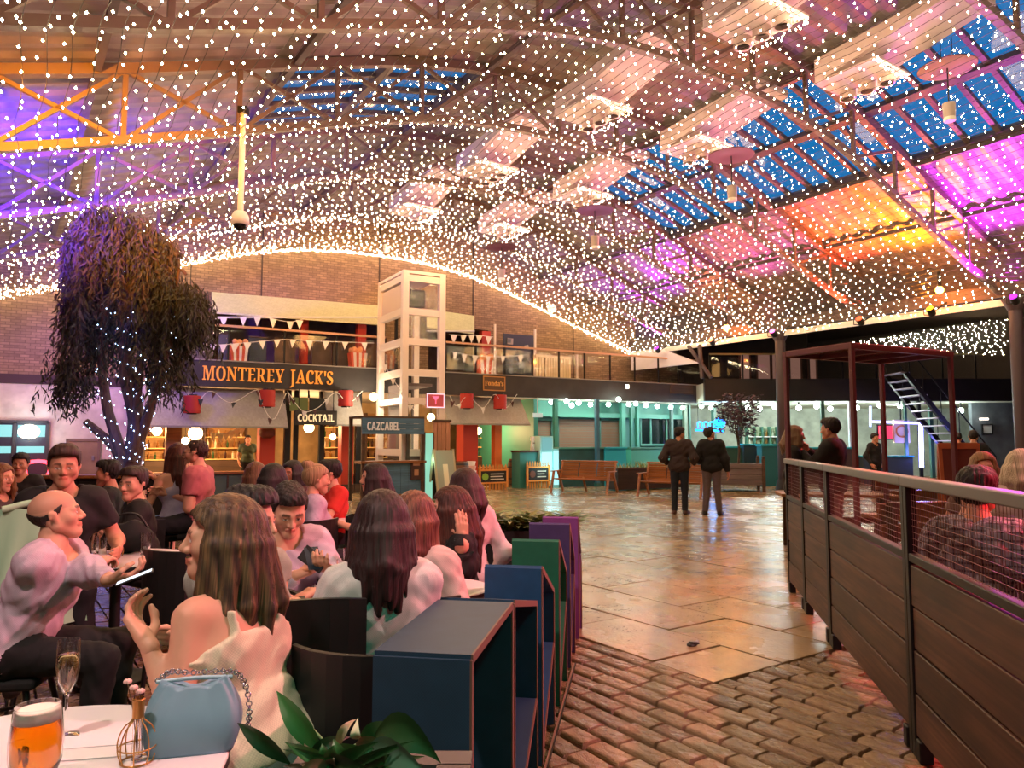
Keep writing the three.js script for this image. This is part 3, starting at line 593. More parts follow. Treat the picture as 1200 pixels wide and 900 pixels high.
  if (o.pants) {
    const th = .012, list = [torso[0], torso[1]].map(q => [...q.slice(0, 6), q[6] + th, q[7] + th]), end = o.pants.end ?? .95;
    legs.forEach(([a, b, ra, rb_], i) => { const shin = i % 2 === 1; if (shin && end <= 0) return; const e = shin ? lerp3(a, b, end) : b; list.push(cone(a, e, ra + th, (shin ? rb_ + .012 : rb_) + th)); });
    const base = bones(list, .03), up = V3(0, 1, 0), wp = V3(0, hipY + .1, 0);
    const lb = bounds(list, .02); part(root, o.pants.name ?? 'trousers', nets((x, y, z) => Math.max(base(x, y, z) + fold(x, y, z, .003), (x - wp.x) * up.x + (y - wp.y) * up.y + (z - wp.z) * up.z), lb[0], lb[1], lod.body), mat(o.pants.color, .85, { map: T.cloth }));
  }
  const fl = feet.map(q => cone(q[0], q[1], q[2] + .008, q[3] + .008)), fbn = bounds(fl, .02);
  if (o.shoes !== false) for (const q of fl) { const [a, b] = bounds([q], .02); part(root, 'shoe', nets((x, y, z) => Math.max(bones([q], .01)(x, y, z), .004 - y), a, b, Math.max(.009, lod.body * .6)), mat(o.shoes ?? 0x17130f, .5)); }
  if (o.hair) { const hg2 = hairGeo(o.hair, lod.hair); hg2.applyMatrix4(hm); const c0 = lin(o.hair.color), c1 = lin(o.hair.color2 ?? o.hair.color);
    colour(hg2, (x, y, z) => { const t = o.hair.color2 ? Math.max(0, Math.min(1, .42 + .28 * Math.sin(x * 130 + z * 70 + 3 * Math.sin(y * 14)) + .22 * Math.sin(x * 310 - z * 260 + y * 9))) : 0; return [0, 1, 2].map(i => c0[i] + (c1[i] - c0[i]) * t); });
    hg2.applyMatrix4(hm.clone().invert()); boxUV(hg2); hg2.userData.keepUV = true; hg2.applyMatrix4(hm);
    part(root, 'hair', hg2, mat(0xffffff, .6, { vertexColors: true, map: T.hair, bumpMap: T.hair, bumpScale: .002 })); }
  if (o.glasses) { const fr = []; for (const s of [-1, 1]) { fr.push(xf(new THREE.TorusGeometry(.021, .0022, 6, 16), s * .031, -.002, .098), rod([s * .052, .004, .095], [s * .078, .006, -.01], .0022, 5)); } fr.push(rod([-.01, .002, .1], [.01, .002, .1], .002, 5)); part(root, 'glasses', merge(fr).applyMatrix4(hm), M.black); }
  root.scale.setScalar(S);
  root.userData.headM = undefined; root.updateMatrixWorld(true);
  const res = { root, hands: {}, hp: (x, y, z) => hp(x, y, z).applyMatrix4(root.matrixWorld) };
  for (const k of ['L', 'R']) { const q = HAND_OUT[k]; const p = q.wr.clone().addScaledVector(q.dir, .085).addScaledVector(q.palm, .03).applyMatrix4(root.matrixWorld); res.hands[k] = { p, dir: q.dir.clone().transformDirection(root.matrixWorld), palm: q.palm.clone().transformDirection(root.matrixWorld) }; }
  delete root.userData.headM;
  return res;
}
// ---------- back buildings ----------
// box from pixels on a facade plane: outer corners at plane n, extending back by th
function pbox(x0, y0, x1, y1, n, th = .05) {
  const xm = (x0 + x1) / 2, ym = (y0 + y1) / 2, s0 = fac(x0, ym, n)[0], s1 = fac(x1, ym, n)[0], ya = fac(xm, y1, n)[1], yb = fac(xm, y0, n)[1];
  return { s0, s1, ya, yb, s: (s0 + s1) / 2, y: (ya + yb) / 2, w: s1 - s0, h: yb - ya, n, geo: () => bx(s1 - s0, yb - ya, th, (s0 + s1) / 2, (ya + yb) / 2, n - th / 2) };
}
function fthing(name, label, cat, s, y, n, group) {   // a thing standing in the facade frame; its parts are given in facade coordinates
  const o = thing(name, label, cat, F(s, y, n), FA, group);
  o.userData.add = (nm, geo, m, lab) => { const g = Array.isArray(geo) ? merge(geo) : geo; if (m.userData.metric || !g.attributes.uv) boxUV(g); g.translate(-s, -y, -n); return part(o, nm, g, m, lab); };
  return o;
}
const done = o => { const add = o.userData.add; delete o.userData.add; return o; };
const fsolo = (name, geo, m, label, cat, s, y, n, group) => { const g = Array.isArray(geo) ? merge(geo) : geo; boxUV(g); g.translate(-s, -y, -n); return solo(name, g, m, label, cat, F(s, y, n), FA, group); };
const SL = fac(196, 440, 0)[0], SM = fac(452, 440, 0)[0], SN = fac(523, 440, 0)[0], SR = 8.4;
const fasciaM = mat(0x3b332f, .7, { map: T.mottle }), soffitM = mat(0xb0a89c, .8);
fstruct('trim_5', fb(SL, SM, 2.93, 3.6, -.12, 0), fasciaM, 'dark fascia board carrying the orange western lettering');
fstruct('trim_6', fb(SN, SR, 2.93, 3.6, -.12, 0), fasciaM, 'dark fascia board of the balcony between the lift and the corner');
fstruct('trim_7', fb(SM, SN, 2.93, 3.6, -.2, -.08), fasciaM, 'recessed fascia behind the lift tower');
fstruct('ceiling_balcony', fb(SL, SR, 2.95, 3.58, -6.4, -.12), soffitM, 'pale underside of the balcony deck');
fstruct('trim_8', fb(SL, SR, 3.6, 3.63, -2.3, .03), mat(0x8d8378, .6), 'thin pale edge of the balcony deck');
fstruct('wall_shop_back', fb(-14, 13, 0, 2.95, -6.6, -6.4), mat(0xc9a878, .8, { map: T.mottle }), 'warm back wall inside the ground floor bars');
{ const s = fac(163, 520, -2.2)[0]; fstruct('wall_shop_side', fb(s - .25, s, 0, 2.95, -6.4, -.4), plaster, 'pale side wall of the bar next to the tree'); }
fstruct('wall_shop_partition', fb(fac(622, 520, -1)[0], fac(624, 520, -1)[0] + .1, 0, 2.95, -6.4, -.8), M.teal, 'green partition between the shuttered stall and the bars');

// sign lettering on the fascia
{
  const a = pbox(237, 428, 391, 448, .0), g = fthing('bar_sign', 'orange western lettering MONTEREY JACK\'S on the dark balcony fascia', 'sign', a.s0, a.ya, .01);
  letters(g, "MONTEREY JACK'S", .37, mat(0xf09a3c, .5, { emissive: new THREE.Color(0xff9a30), emissiveIntensity: .25 }), 0, 0, 0, { width: a.w, depth: .03 }); done(g);
  const b = pbox(566, 441, 592, 458, .03), f = fthing('small_sign', 'small square script sign reading Fonda\'s on the balcony fascia', 'sign', b.s, b.ya, .02);
  f.userData.add('board', b.geo(), mat(0x5a3c22, .6)); letters(f, "Fonda's", .15, mat(0xe0a050, .5), -b.w / 2 + .06, .16, .03, { width: b.w - .12, depth: .015 });
  f.userData.add('border', [fb(b.s0, b.s1, b.yb - .03, b.yb, .03, .05), fb(b.s0, b.s1, b.ya, b.ya + .03, .03, .05), fb(b.s0, b.s0 + .03, b.ya, b.yb, .03, .05), fb(b.s1 - .03, b.s1, b.ya, b.yb, .03, .05)], mat(0xb9803e, .5)); done(f);
  const e = pbox(786, 451, 812, 462, .03), eg = fthing('fascia_plaque', 'brown timber plaque at the corner of the balcony fascia', 'plaque', e.s, e.ya, .03); eg.userData.add('panel', e.geo(), M.darkWood); eg.userData.add('edge', fb(e.s0, e.s1, e.ya, e.ya + .04, .0, .06), mat(0x3a2a1e, .6)); done(eg);
}
// balustrade
function balustrade(s0, s1, n, label, posts, h = .92) {
  const g = fthing('balustrade', label, 'balustrade', (s0 + s1) / 2, 3.63, n), add = g.userData.add, k = Math.max(1, Math.round((s1 - s0) / posts));
  add('handrail', fb(s0, s1, 3.63 + h - .03, 3.63 + h + .03, n - .03, n + .03), mat(0xb8896a, .4));
  for (let i = 0; i <= k; i++) { const s = s0 + (s1 - s0) * i / k; add('post', fb(s - .022, s + .022, 3.63, 3.63 + h, n - .03, n + .02), M.iron); if (i < k) { const t = s0 + (s1 - s0) * (i + 1) / k; add('glass_pane', fb(s + .05, t - .05, 3.7, 3.63 + h - .1, n - .006, n + .006), M.glass); } }
  return done(g);
}
balustrade(SL, SM, -.06, 'glass balustrade above the western lettering', 1.35);
balustrade(SN, 2.9, -.06, 'glass balustrade beside the lift tower with bunting behind', 1.1);
balustrade(2.9, SR, -.06, 'dark glass balustrade running to the corner of the balcony', 1.2);
// awnings on the upper wall
function wedge(x0, x1, yTop0, yTop1, yBot0, yBot1, nB, nF) {   // sloping canvas between wall and front edge, corners from pixels
  const q = (px, py, n) => { const [s, y] = fac(px, py, n); return V3(s, y, n); };
  const a = q(x0, yTop0, nB), b = q(x1, yTop1, nB), c = q(x0, yBot0, nF), d = q(x1, yBot1, nF), t = V3(0, -.05, 0);
  const P = [a, b, c, d, a.clone().add(t), b.clone().add(t), c.clone().add(t), d.clone().add(t)], idx = [0, 2, 1, 2, 3, 1, 4, 5, 6, 6, 5, 7, 2, 6, 3, 3, 6, 7, 0, 1, 4, 1, 5, 4, 0, 4, 2, 2, 4, 6, 1, 3, 5, 3, 7, 5];
  const g = new THREE.BufferGeometry(); g.setAttribute('position', new THREE.Float32BufferAttribute(P.flatMap(p => [p.x, p.y, p.z]), 3)); g.setIndex(idx); const r = g.toNonIndexed(); r.computeVertexNormals(); return r;
}
const canvasM = mat(0xd8d4ae, .8, { map: T.cloth });
function awning(label, w, x0, x1, y) { const [s] = fac((x0 + x1) / 2, y, -1); const g = fthing('awning', label, 'awning', s, 3.6, -1.6); g.userData.add('canvas', w, canvasM); const a = fac(x0, y, -1), b = fac(x1, y, -1); g.userData.add('front_bar', rod(V3(a[0], a[1], -1), V3(b[0], b[1], -1), .03, 6), M.white); return done(g); }
awning('long cream awning above the balcony bar beside the tree', wedge(248, 444, 342, 358, 365, 379, -2.33, -1), 248, 444, 372);
awning('short cream awning with slanting end right of the lift tower', wedge(500, 556, 362, 370, 383, 390, -2.33, -1), 500, 556, 388);
for (const [x0, x1, y0, y1, lab] of [[352, 362, 372, 428, 'red painted pillar under the long awning'], [418, 430, 380, 430, 'red painted pillar beside the lift tower'], [564, 576, 388, 430, 'orange painted pillar under the short awning']]) {
  const b = pbox(x0, y0, x1, y1, -1.9, .25), g = fthing('painted_pillar', lab, 'pillar', b.s, 3.6, -2); g.userData.add('shaft', fb(b.s - b.w * .42, b.s + b.w * .42, 3.6, b.yb, -2.12, -1.9), M.red); g.userData.add('plinth', fb(b.s - b.w * .55, b.s + b.w * .55, 3.6, 3.85, -2.15, -1.87), mat(0x8a2818, .6)); done(g);
}
// striped snack boxes, screens and pale crates on the balcony
for (const [x, y0, y1, w, lab] of [[280, 395, 427, 22, 'striped popcorn-style box on the balcony above the letter O'], [420, 404, 432, 20, 'striped popcorn-style box on the balcony next to the lift'], [569, 413, 441, 20, 'striped popcorn-style box behind the bunting right of the lift']]) {
  const b = pbox(x - w / 2, y0, x + w / 2, y1, -.5, .3), g = fthing('striped_box', lab, 'box', b.s, 3.63, -.6, 'striped boxes on the balcony'), top = Math.max(b.yb, 4.2), hh = top - 3.63;
  for (let i = 0; i < 6; i++) { const x0 = -b.w / 2 + b.w * i / 6; const bt = .8; g.userData.add('stripe', prism([[b.s + x0 * bt, 3.63], [b.s + (x0 + b.w / 6) * bt, 3.63], [b.s + x0 + b.w / 6, 3.63 + hh * .66], [b.s + x0, 3.63 + hh * .66]], .3).translate(0, 0, -.6), i % 2 ? mat(0xe8dcd0, .7) : mat(0xd4573a, .7)); }
  for (let i = 0; i < 7; i++) g.userData.add('kernel', sph(b.w * .16, b.s + rr(-.4, .4) * b.w, 3.63 + hh * .74 + rr(0, .08), -.6 + rr(-.08, .08), 8), mat(0xe8a06a, .8)); done(g);
}
for (const [x0, x1, y0, y1, c, lab] of [[218, 250, 392, 424, 0x7e7262, 'beige screen on the balcony behind the tree'], [256, 268, 392, 426, 0x5a5a60, 'narrow grey screen on the balcony'], [292, 312, 396, 428, 0x4a5460, 'slate grey panel beside the striped box'], [322, 346, 398, 430, 0x6a5648, 'brown booth back on the balcony'], [366, 388, 402, 431, 0x5c4c44, 'brown booth back between the pillars'], [390, 408, 404, 432, 0x544840, 'dark booth back near the lift']]) {
  const b = pbox(x0, y0, x1, y1, -.8, .08), g = fthing('booth_panel', lab, 'panel', b.s, 3.63, -.85); g.userData.add('panel', fb(b.s0, b.s1, 3.63, b.yb, -.88, -.8), mat(c, .8, { map: T.mottle })); g.userData.add('cap_rail', fb(b.s0 - .02, b.s1 + .02, b.yb, b.yb + .04, -.9, -.78), M.darkWood); done(g);
}
{ // art panel, pale slatted crates, white post
  const b = pbox(590, 392, 626, 436, -1.2, .06), g = fthing('mural_panel', 'dark blue and grey patterned panel on the balcony right of the short awning', 'panel', b.s, 3.63, -1.2); g.userData.add('board', fb(b.s0, b.s1, 3.63, b.yb, -1.26, -1.2), mat(0x2d3440, .7));
  for (let i = 0; i < 9; i++) { const s = rr(b.s0 + .15, b.s1 - .15), y = rr(3.9, b.yb - .15); g.userData.add('painted_patch', bx(rr(.12, .3), rr(.06, .22), .02, s, y, -1.19, 0, 0, rr(-.6, .6)), mat([0x6a7886, 0x8a7a66, 0x9a8f86, 0x4a5a70][i % 4], .7)); } done(g);
  for (const [x0, x1, y0, lab] of [[628, 638, 416, 'narrow pale timber crate by the white post'], [639, 669, 418, 'wide pale slatted crate on the balcony edge']]) { const c = pbox(x0, y0, x1, 442, -.3, .3), q = fthing('slatted_crate', lab, 'crate', c.s, 3.63, -.4); const k = Math.max(3, Math.round(c.w / .1)); for (let i = 0; i < k; i++) q.userData.add('slat', fb(c.s0 + c.w * i / k + .01, c.s0 + c.w * (i + 1) / k - .01, 3.63, c.yb, -.34, -.3), mat(0xd8c49a, .7)); q.userData.add('top_rail', fb(c.s0 - .02, c.s1 + .02, c.yb - .07, c.yb + .02, -.5, -.28), mat(0xd8c49a, .7)); q.userData.add('body', fb(c.s0 + .02, c.s1 - .02, 3.64, c.yb - .03, -.55, -.35), mat(0xb8a078, .8)); done(q); }
  for (const [x, y0] of [[627, 386], [580, 380], [676, 415]]) { const c = fac(x, y0, -.4), q = fthing('white_post', x === 627 ? 'tall thin pale post beside the mural panel' : x === 580 ? 'white post at the end of the short awning' : 'short white post in the dark balustrade', 'post', c[0], 3.63, -.4); q.userData.add('shaft', fb(c[0] - .03, c[0] + .03, 3.63, c[1], -.43, -.37), mat(0xd8c8b8, .6)); q.userData.add('foot', fb(c[0] - .07, c[0] + .07, 3.63, 3.68, -.47, -.33), mat(0xd8c8b8, .6)); done(q); }
}
// dark foliage strip on the far balcony
// bunting
function bunting(label, pts, n, flags, size, color) {     // pts: pixels on plane n
  const P = pts.map(([x, y]) => { const [s, h] = fac(x, y, n); return V3(s, h, n); }), c = new THREE.CatmullRomCurve3(P), b = P[0];
  const g = fthing('bunting', label, 'bunting', b.x, b.y, n); g.userData.add('cord', new THREE.TubeGeometry(c, 40, .008, 4), mat(0xe8e0d4, .8));
  for (let i = 0; i < flags; i++) { const p = c.getPoint((i + .5) / flags); const sz = size * rr(.85, 1.1); g.userData.add('flag', prism([[-sz * .5, 0], [sz * .5, 0], [rr(-.03, .03), -sz * 1.25]], .006).translate(0, 0, 0).rotateY(rr(-.4, .4)).translate(p.x, p.y, p.z), mat(Array.isArray(color) ? color[i % color.length] : color, .8)); }
  return done(g);
}
const pale = 0xe6dccf;
bunting('white pennant bunting hanging under the long awning', [[250, 374], [285, 371], [310, 372], [340, 377], [356, 374]], -.9, 6, .22, pale);
bunting('white pennant bunting strung along the long glass balustrade', [[222, 399], [250, 404], [285, 402], [330, 398], [380, 400], [438, 402]], .06, 13, .2, pale);
bunting('white pennant bunting hanging under the short awning', [[526, 392], [545, 393], [560, 393], [578, 395]], -.9, 5, .24, pale);
bunting('white pennant bunting strung on the balustrade right of the lift', [[528, 412], [550, 416], [580, 418], [620, 416]], .06, 6, .2, pale);
bunting('festoon with little dark flags below the western lettering', [[218, 459], [230, 471], [246, 458], [270, 472], [302, 457], [306, 470], [320, 492], [337, 459], [340, 475]], .5, 9, .14, [0x4a2a2a, 0x2a2a30]);
bunting('festoon with little dark flags beside the red lantern and the lift', [[337, 459], [356, 482], [372, 478], [394, 460], [408, 472], [425, 458]], .5, 7, .14, [0x4a2a2a, 0xcfc8c0]);
bunting('long bunting cord slanting down past the lift tower', [[442, 402], [452, 430], [470, 458], [486, 482]], 2.9, 5, .14, pale);
bunting('festoon below the balcony between the red lanterns and the stall', [[527, 464], [535, 476], [548, 464], [566, 478], [580, 462], [592, 478], [606, 462]], .5, 7, .14, [0x4a2a2a, 0xcfc8c0]);
bunting('inner bunting of cream pennants over the lit bar shelves', [[246, 507], [262, 508], [275, 504], [286, 500]], -1.2, 6, .2, 0xf0dcb0);

// lift tower
{
  const n1 = 2.1, a = pbox(472, 322, 522, 470, n1), top = a.yb, s0 = a.s0, s1 = a.s1, n0 = .1, w = .085, m = mat(0xe6d4c2, .5);
  const g = fthing('lift_tower', 'pale steel framed glass lift tower with louvred side panel', 'lift tower', a.s, 0, (n0 + n1) / 2), add = g.userData.add;
  for (const s of [s0 + w, s1 - w]) for (const n of [n0 + w, n1 - w]) add('corner_post', fb(s - w, s + w, 0, top, n - w, n + w), m);
  const ys = [470, 437, 401, 366].map(y => fac(498, y, n1)[1]).concat([top - .12, 1.2]);
  for (const y of ys) {
    add('front_rail', fb(s0 + 2 * w, s1 - 2 * w, y - .09, y + .09, n1 - 2 * w, n1 - .01), m);
    add('side_rail', fb(s0 + .01, s0 + 2 * w, y - .09, y + .09, n0 + 2 * w, n1 - 2 * w), m);
  }
  const yl = ys[3], cnt = 13; for (let i = 0; i < cnt; i++) { const y = yl + .12 + (top - .28 - yl - .12) * i / (cnt - 1); add('louvre', bx(.02, .055, n1 - n0 - 4 * w, s0 + w, y, (n0 + n1) / 2, 0, 0, .5), m); }
  add('roof', fb(s0, s1, top, top + .08, n0, n1), m); add('louvre_backing', fb(s0 + 2 * w, s0 + 2 * w + .02, yl, top - .1, n0 + 2 * w, n1 - 2 * w), mat(0x4a423e, .7));
  for (let i = 0; i < 4; i++) { const ya = i ? ys[i - 1] + .09 : 1.29, yb = ys[i] - .09; const lo = Math.min(ya, yb), hi = Math.max(ya, yb); add('front_glass', fb(s0 + 2 * w, s1 - 2 * w, lo, hi, n1 - w - .006, n1 - w + .006), M.glass); if (i < 3) add('side_glass', fb(s0 + w - .006, s0 + w + .006, lo, hi, n0 + 2 * w, n1 - 2 * w), M.glass); }
  add('front_glass', fb(s0 + 2 * w, s1 - 2 * w, ys[3] + .09, top - .21, n1 - w - .006, n1 - w + .006), M.glass);
  add('guide_rail', [fb(s0 + .45, s0 + .53, 0, top, n0 + .2, n0 + .28), fb(s1 - .45, s1 - .38, 0, top, n0 + .2, n0 + .28)], M.iron); add('machine', rb(.7, .5, .7, .05, a.s, top - .5, 1), mat(0x4a443c, .6)); add('lift_car', [fb(s0 + .25, s1 - .25, 1.0, 1.1, .4, n1 - .3), fb(s0 + .25, s1 - .25, 3.0, 3.08, .4, n1 - .3), fb(s0 + .25, s0 + .3, 1.1, 3, .4, n1 - .3), fb(s1 - .3, s1 - .25, 1.1, 3, .4, .5)], mat(0x6a5a54, .5)); done(g);
  const c = pbox(500, 461, 521, 478, n1 + .05), q = fthing('neon_sign', 'small pink illuminated sign on the lift tower front', 'sign', c.s, c.ya, n1 + .05); q.userData.add('panel', fb(c.s0, c.s1, c.ya, c.yb, n1 + .01, n1 + .05), mat(0xc85560, .5)); q.userData.add('rim', [fb(c.s0, c.s1, c.yb - .03, c.yb, n1 + .05, n1 + .07), fb(c.s0, c.s1, c.ya, c.ya + .03, n1 + .05, n1 + .07), fb(c.s0, c.s0 + .03, c.ya, c.yb, n1 + .05, n1 + .07), fb(c.s1 - .03, c.s1, c.ya, c.yb, n1 + .05, n1 + .07)], glow(0xffc8d0, 1.5)); q.userData.add('glass_symbol', [prism([[-.1, .12], [.1, .12], [0, 0]], .02).translate(c.s, c.y, n1 + .06), fb(c.s - .01, c.s + .01, c.y - .1, c.y, n1 + .05, n1 + .07)], glow(0xff6080, 2)); done(q);
}
// red lanterns
const LAN = [[225, 474, 'red paper lantern hanging behind the willow strands'], [313, 467, 'red paper lantern hanging below the letter E'], [405, 467, 'red paper lantern hanging near the lift'], [547, 470, 'red paper lantern hanging right of the lift tower'], [586, 471, 'red paper lantern hanging below the small script sign']];
for (const [x, y, lab] of LAN) { const [s, h] = fac(x, y, .35), g = fthing('red_lantern', lab, 'lantern', s, h - .22, .35, 'red lanterns'); const pr = [...Array(9)].map((_, i) => [.2 + .012 * Math.sin(i * Math.PI), i * .055]); g.userData.add('shade', lathe(pr.map(([r, y2], i) => [r + (i % 2 ? .012 : 0), y2]), 18).translate(s, h - .22, .35), mat(0xa52418, .7)); g.userData.add('cap', [cyl(.12, .12, .03, s, h + .24, .35, 12), cyl(.12, .12, .03, s, h - .23, .35, 12), cyl(.008, .008, Math.max(.1, 2.93 - h - .2), s, (2.93 + h + .25) / 2, .35, 6)], M.black); done(g); }
// low awnings / valances over the ground floor fronts
function valance(label, x0, x1, yT, yB, n) { const a = pbox(x0, yT, x1, yB, n), g = fthing('shop_awning', label, 'awning', a.s, a.ya, n); g.userData.add('canvas', prism([[n - .7, 2.92], [n - .62, 2.92], [n + .02, a.ya], [n - .04, a.ya]].map(([z, y]) => [z, y]), a.w).rotateY(-Math.PI / 2).translate(a.s, 0, 0), mat(0xb9b0a4, .85, { map: T.cloth })); g.userData.add('hem_bar', fb(a.s0, a.s1, a.ya - .03, a.ya + .02, n - .05, n + .03), mat(0x8a8278, .7)); for (const s of [a.s0 + .03, a.s1 - .03]) g.userData.add('end_panel', prism([[n - .7, 2.92], [n + .0, a.ya], [n - .7, a.ya]], .02).rotateY(-Math.PI / 2).translate(s, 0, 0), mat(0xa9a094, .85)); return done(g); }
valance('pale grey sloping awning over the lit bar beside the tree', 172, 338, 462, 500, .1);
valance('narrow pale grey awning left of the blue kiosk', 386, 428, 464, 498, .1);
valance('pale grey awning right of the lift tower', 526, 621, 468, 497, .1);
// bar interior: counters, shelves, bottles, lamps
const lampM = glow(0xffd9a0, 14);
function lampAt(px, py, n, r, I, label, color = 0xffc98a, group = 'glowing globe lamps in the bar', m = lampM) {
  const [s, h] = fac(px, py, n), g = fthing('globe_lamp', label, 'lamp', s, h - r, n, group), hole = Math.max(.05, 2.94 - h - r);
  g.userData.add('globe', sph(r, s, h, n, 14), m); g.userData.add('cord', cyl(.008, .008, hole, s, h + r + hole / 2, n, 6), M.black); g.userData.add('holder', cyl(.035, .03, .07, s, h + r, n, 10), M.black); done(g);
  if (I) { const l = pointLight(F(s, h, n), color, I * (color === 0xffc98a ? 2.2 : 1), 0, r / .02); scene.add(l); }
}
lampAt(184, 505, -2.2, .13, 9, 'warm globe lamp over the bar nearest the tree'); lampAt(229, 508, -2.6, .2, 14, 'largest warm globe lamp over the bar shelves'); lampAt(217, 517, -3.4, .12, 6, 'smaller warm globe lamp below the largest one'); lampAt(362, 501, -2.4, .16, 10, 'warm globe lamp inside the glazed doorway'); lampAt(390, 512, -3, .1, 5, 'warm globe lamp left of the dark red pillar'); lampAt(438, 465, .9, .12, 7, 'bright lamp hanging beside the lift tower', 0xfff0d0); lampAt(505, 489, 1.4, .11, 4, 'small bright lamp above the kiosk end panel', 0xfff0d0); lampAt(560, 505, -3, .14, 10, 'warm globe lamp inside the bar right of the lift'); lampAt(600, 507, -3.4, .12, 8, 'warm globe lamp inside the bar near the stall');
{ // shelves
  for (const [x0, x1, lab] of [[170, 200, 'lit back-bar shelf beside the tree'], [240, 288, 'lit back-bar shelf under the inner bunting'], [378, 396, 'lit back-bar shelf in the glazed doorway'], [430, 478, 'lit back-bar shelf behind the kiosk'], [540, 600, 'lit back-bar shelf of the bar right of the lift']]) {
    const n = -4.6, a = pbox(x0, 510, x1, 556, n), g = fthing('back_bar', lab, 'shelf', a.s, 0, n); const lv = [.95, 1.3, 1.65, 2.0];
    g.userData.add('backboard', fb(a.s0, a.s1, 0, 2.5, n - .36, n - .32), mat(0xc89a5c, .7, { map: T.wood })); g.userData.add('upright', fb(a.s0 - .04, a.s0, 0, 2.5, n - .35, n), M.darkWood); g.userData.add('upright', fb(a.s1, a.s1 + .04, 0, 2.5, n - .35, n), M.darkWood);
    for (const y of lv) g.userData.add('shelf', fb(a.s0, a.s1, y - .03, y, n - .33, n), mat(0xe0b878, .6)); g.userData.add('cupboard', fb(a.s0, a.s1, 0, .9, n - .33, n + .05), M.darkWood); done(g);
    for (const y of lv) for (let s = a.s0 + .1; s < a.s1 - .06; s += rr(.14, .26)) { const hh = rr(.2, .3), b = solo('bottle', lathe([[0, 0], [.036, 0], [.038, hh * .62], [.014, hh * .75], [.013, hh], [0, hh]], 10), [mat(0x7a4a18, .15), mat(0x2c4a24, .15), mat(0xd8c8a8, .2), mat(0x3a1a12, .2)][rnd() * 4 | 0], 'liquor bottle on ' + lab.replace('lit ', 'the lit '), 'bottle', F(s, y, n - .15), FA, 'bottles on ' + lab); }
  }
  // counters
  const cnt = (x0, x1, yT, n, m, label, d = .6) => { const a = pbox(x0, yT, x1, 575, n), g = fthing('bar_counter', label, 'counter', a.s, 0, n); g.userData.add('front', fb(a.s0, a.s1, 0, a.yb - .06, n - d, n - .04), m); g.userData.add('top', fb(a.s0 - .05, a.s1 + .05, a.yb - .06, a.yb, n - d - .02, n + .05), M.wood); for (let s = a.s0 + .15; s < a.s1; s += .45) g.userData.add('batten', fb(s, s + .05, .08, a.yb - .1, n - .04, n - .015), M.darkWood); return done(g); };
  cnt(174, 340, 553, -1.2, mat(0x4a5a50, .7), 'long bar counter with dark green front beside the tree');
  cnt(345, 425, 556, -1.6, M.darkWood, 'dark wooden bar counter behind the red shirt'); cnt(535, 600, 548, -2.4, M.darkWood, 'dark bar counter right of the lift');
  // pillars and door frames
  for (const [x0, x1, y0, m, lab] of [[194, 212, 500, M.wood, 'brown timber post inside the bar beside the tree'], [304, 322, 505, M.red, 'red painted pillar with round lantern at the bar front'], [400, 414, 500, M.red, 'dark red pillar left of the blue kiosk'], [543, 560, 500, M.red, 'orange red pillar at the bar right of the lift'], [580, 588, 500, mat(0xd06a2c, .6), 'narrow orange pillar next to the stall'], [333, 340, 498, M.black, 'black post of the glazed doorway'], [344, 349, 498, M.black, 'thin black door jamb of the glazed doorway'], [374, 380, 498, M.black, 'black post dividing the glazed doorway'], [417, 423, 500, M.black, 'black post beside the blue kiosk']]) {
    const a = pbox(x0, y0, x1, 575, -.7), g = fthing('bar_pillar', lab, 'pillar', a.s, 0, -.8); g.userData.add('shaft', fb(a.s0, a.s1, .25, 2.94, -.7 - a.w, -.7), m); g.userData.add('plinth', fb(a.s0 - .03, a.s1 + .03, 0, .25, -.73 - a.w, -.67), M.darkWood); done(g);
  }
  { const [s, h] = fac(313, 507, -.3), g = fthing('drum_lantern', 'round brown drum lantern on the red pillar', 'lantern', s, h - .15, -.3); g.userData.add('drum', lathe([[0, 0], [.1, .0], [.21, .08], [.21, .22], [.1, .3], [0, .3]], 18).translate(s, h - .15, -.3), mat(0x6a2a18, .6)); g.userData.add('bracket', fb(s - .02, s + .02, h - .05, h + .05, -.7, -.4), M.black); done(g); }
  { const [s, h] = fac(345, 492, .2), g = fthing('cocktail_sign', 'curved dark board lettered COCKTAIL above the doorway', 'sign', s, h - .1, .2); const b = pbox(345, 482, 395, 497, .2); g.userData.add('board', rb(b.w, b.h * 1.15, .04, .02, b.s, b.y, .2), mat(0x2c241e, .7)); letters(g, 'COCKTAIL', .2, mat(0xf4e6c4, .5, { emissive: new THREE.Color(0xffe8b8), emissiveIntensity: .35 }), b.s0 - s + .08, b.ya - h + .17, .025, { f: fontSans, width: b.w - .16 }); g.userData.add('hanger', [fb(b.s0 + .1, b.s0 + .12, b.yb, 2.93, .19, .21), fb(b.s1 - .12, b.s1 - .1, b.yb, 2.93, .19, .21)], M.iron); done(g); }
  { const a = pbox(340, 466, 383, 482, -.3), g = fthing('menu_panel', 'green and dark panels above the glazed doorway', 'panel', a.s, a.ya, -.3); g.userData.add('panel', fb(a.s0, a.s - .02, a.ya, a.yb, -.34, -.3), mat(0x6a7a48, .7)); g.userData.add('panel', fb(a.s + .02, a.s1, a.ya, a.yb, -.34, -.3), mat(0x2a3030, .7)); g.userData.add('hanger', fb(a.s - .02, a.s + .02, a.yb, 2.93, -.34, -.3), M.iron); done(g); }
}
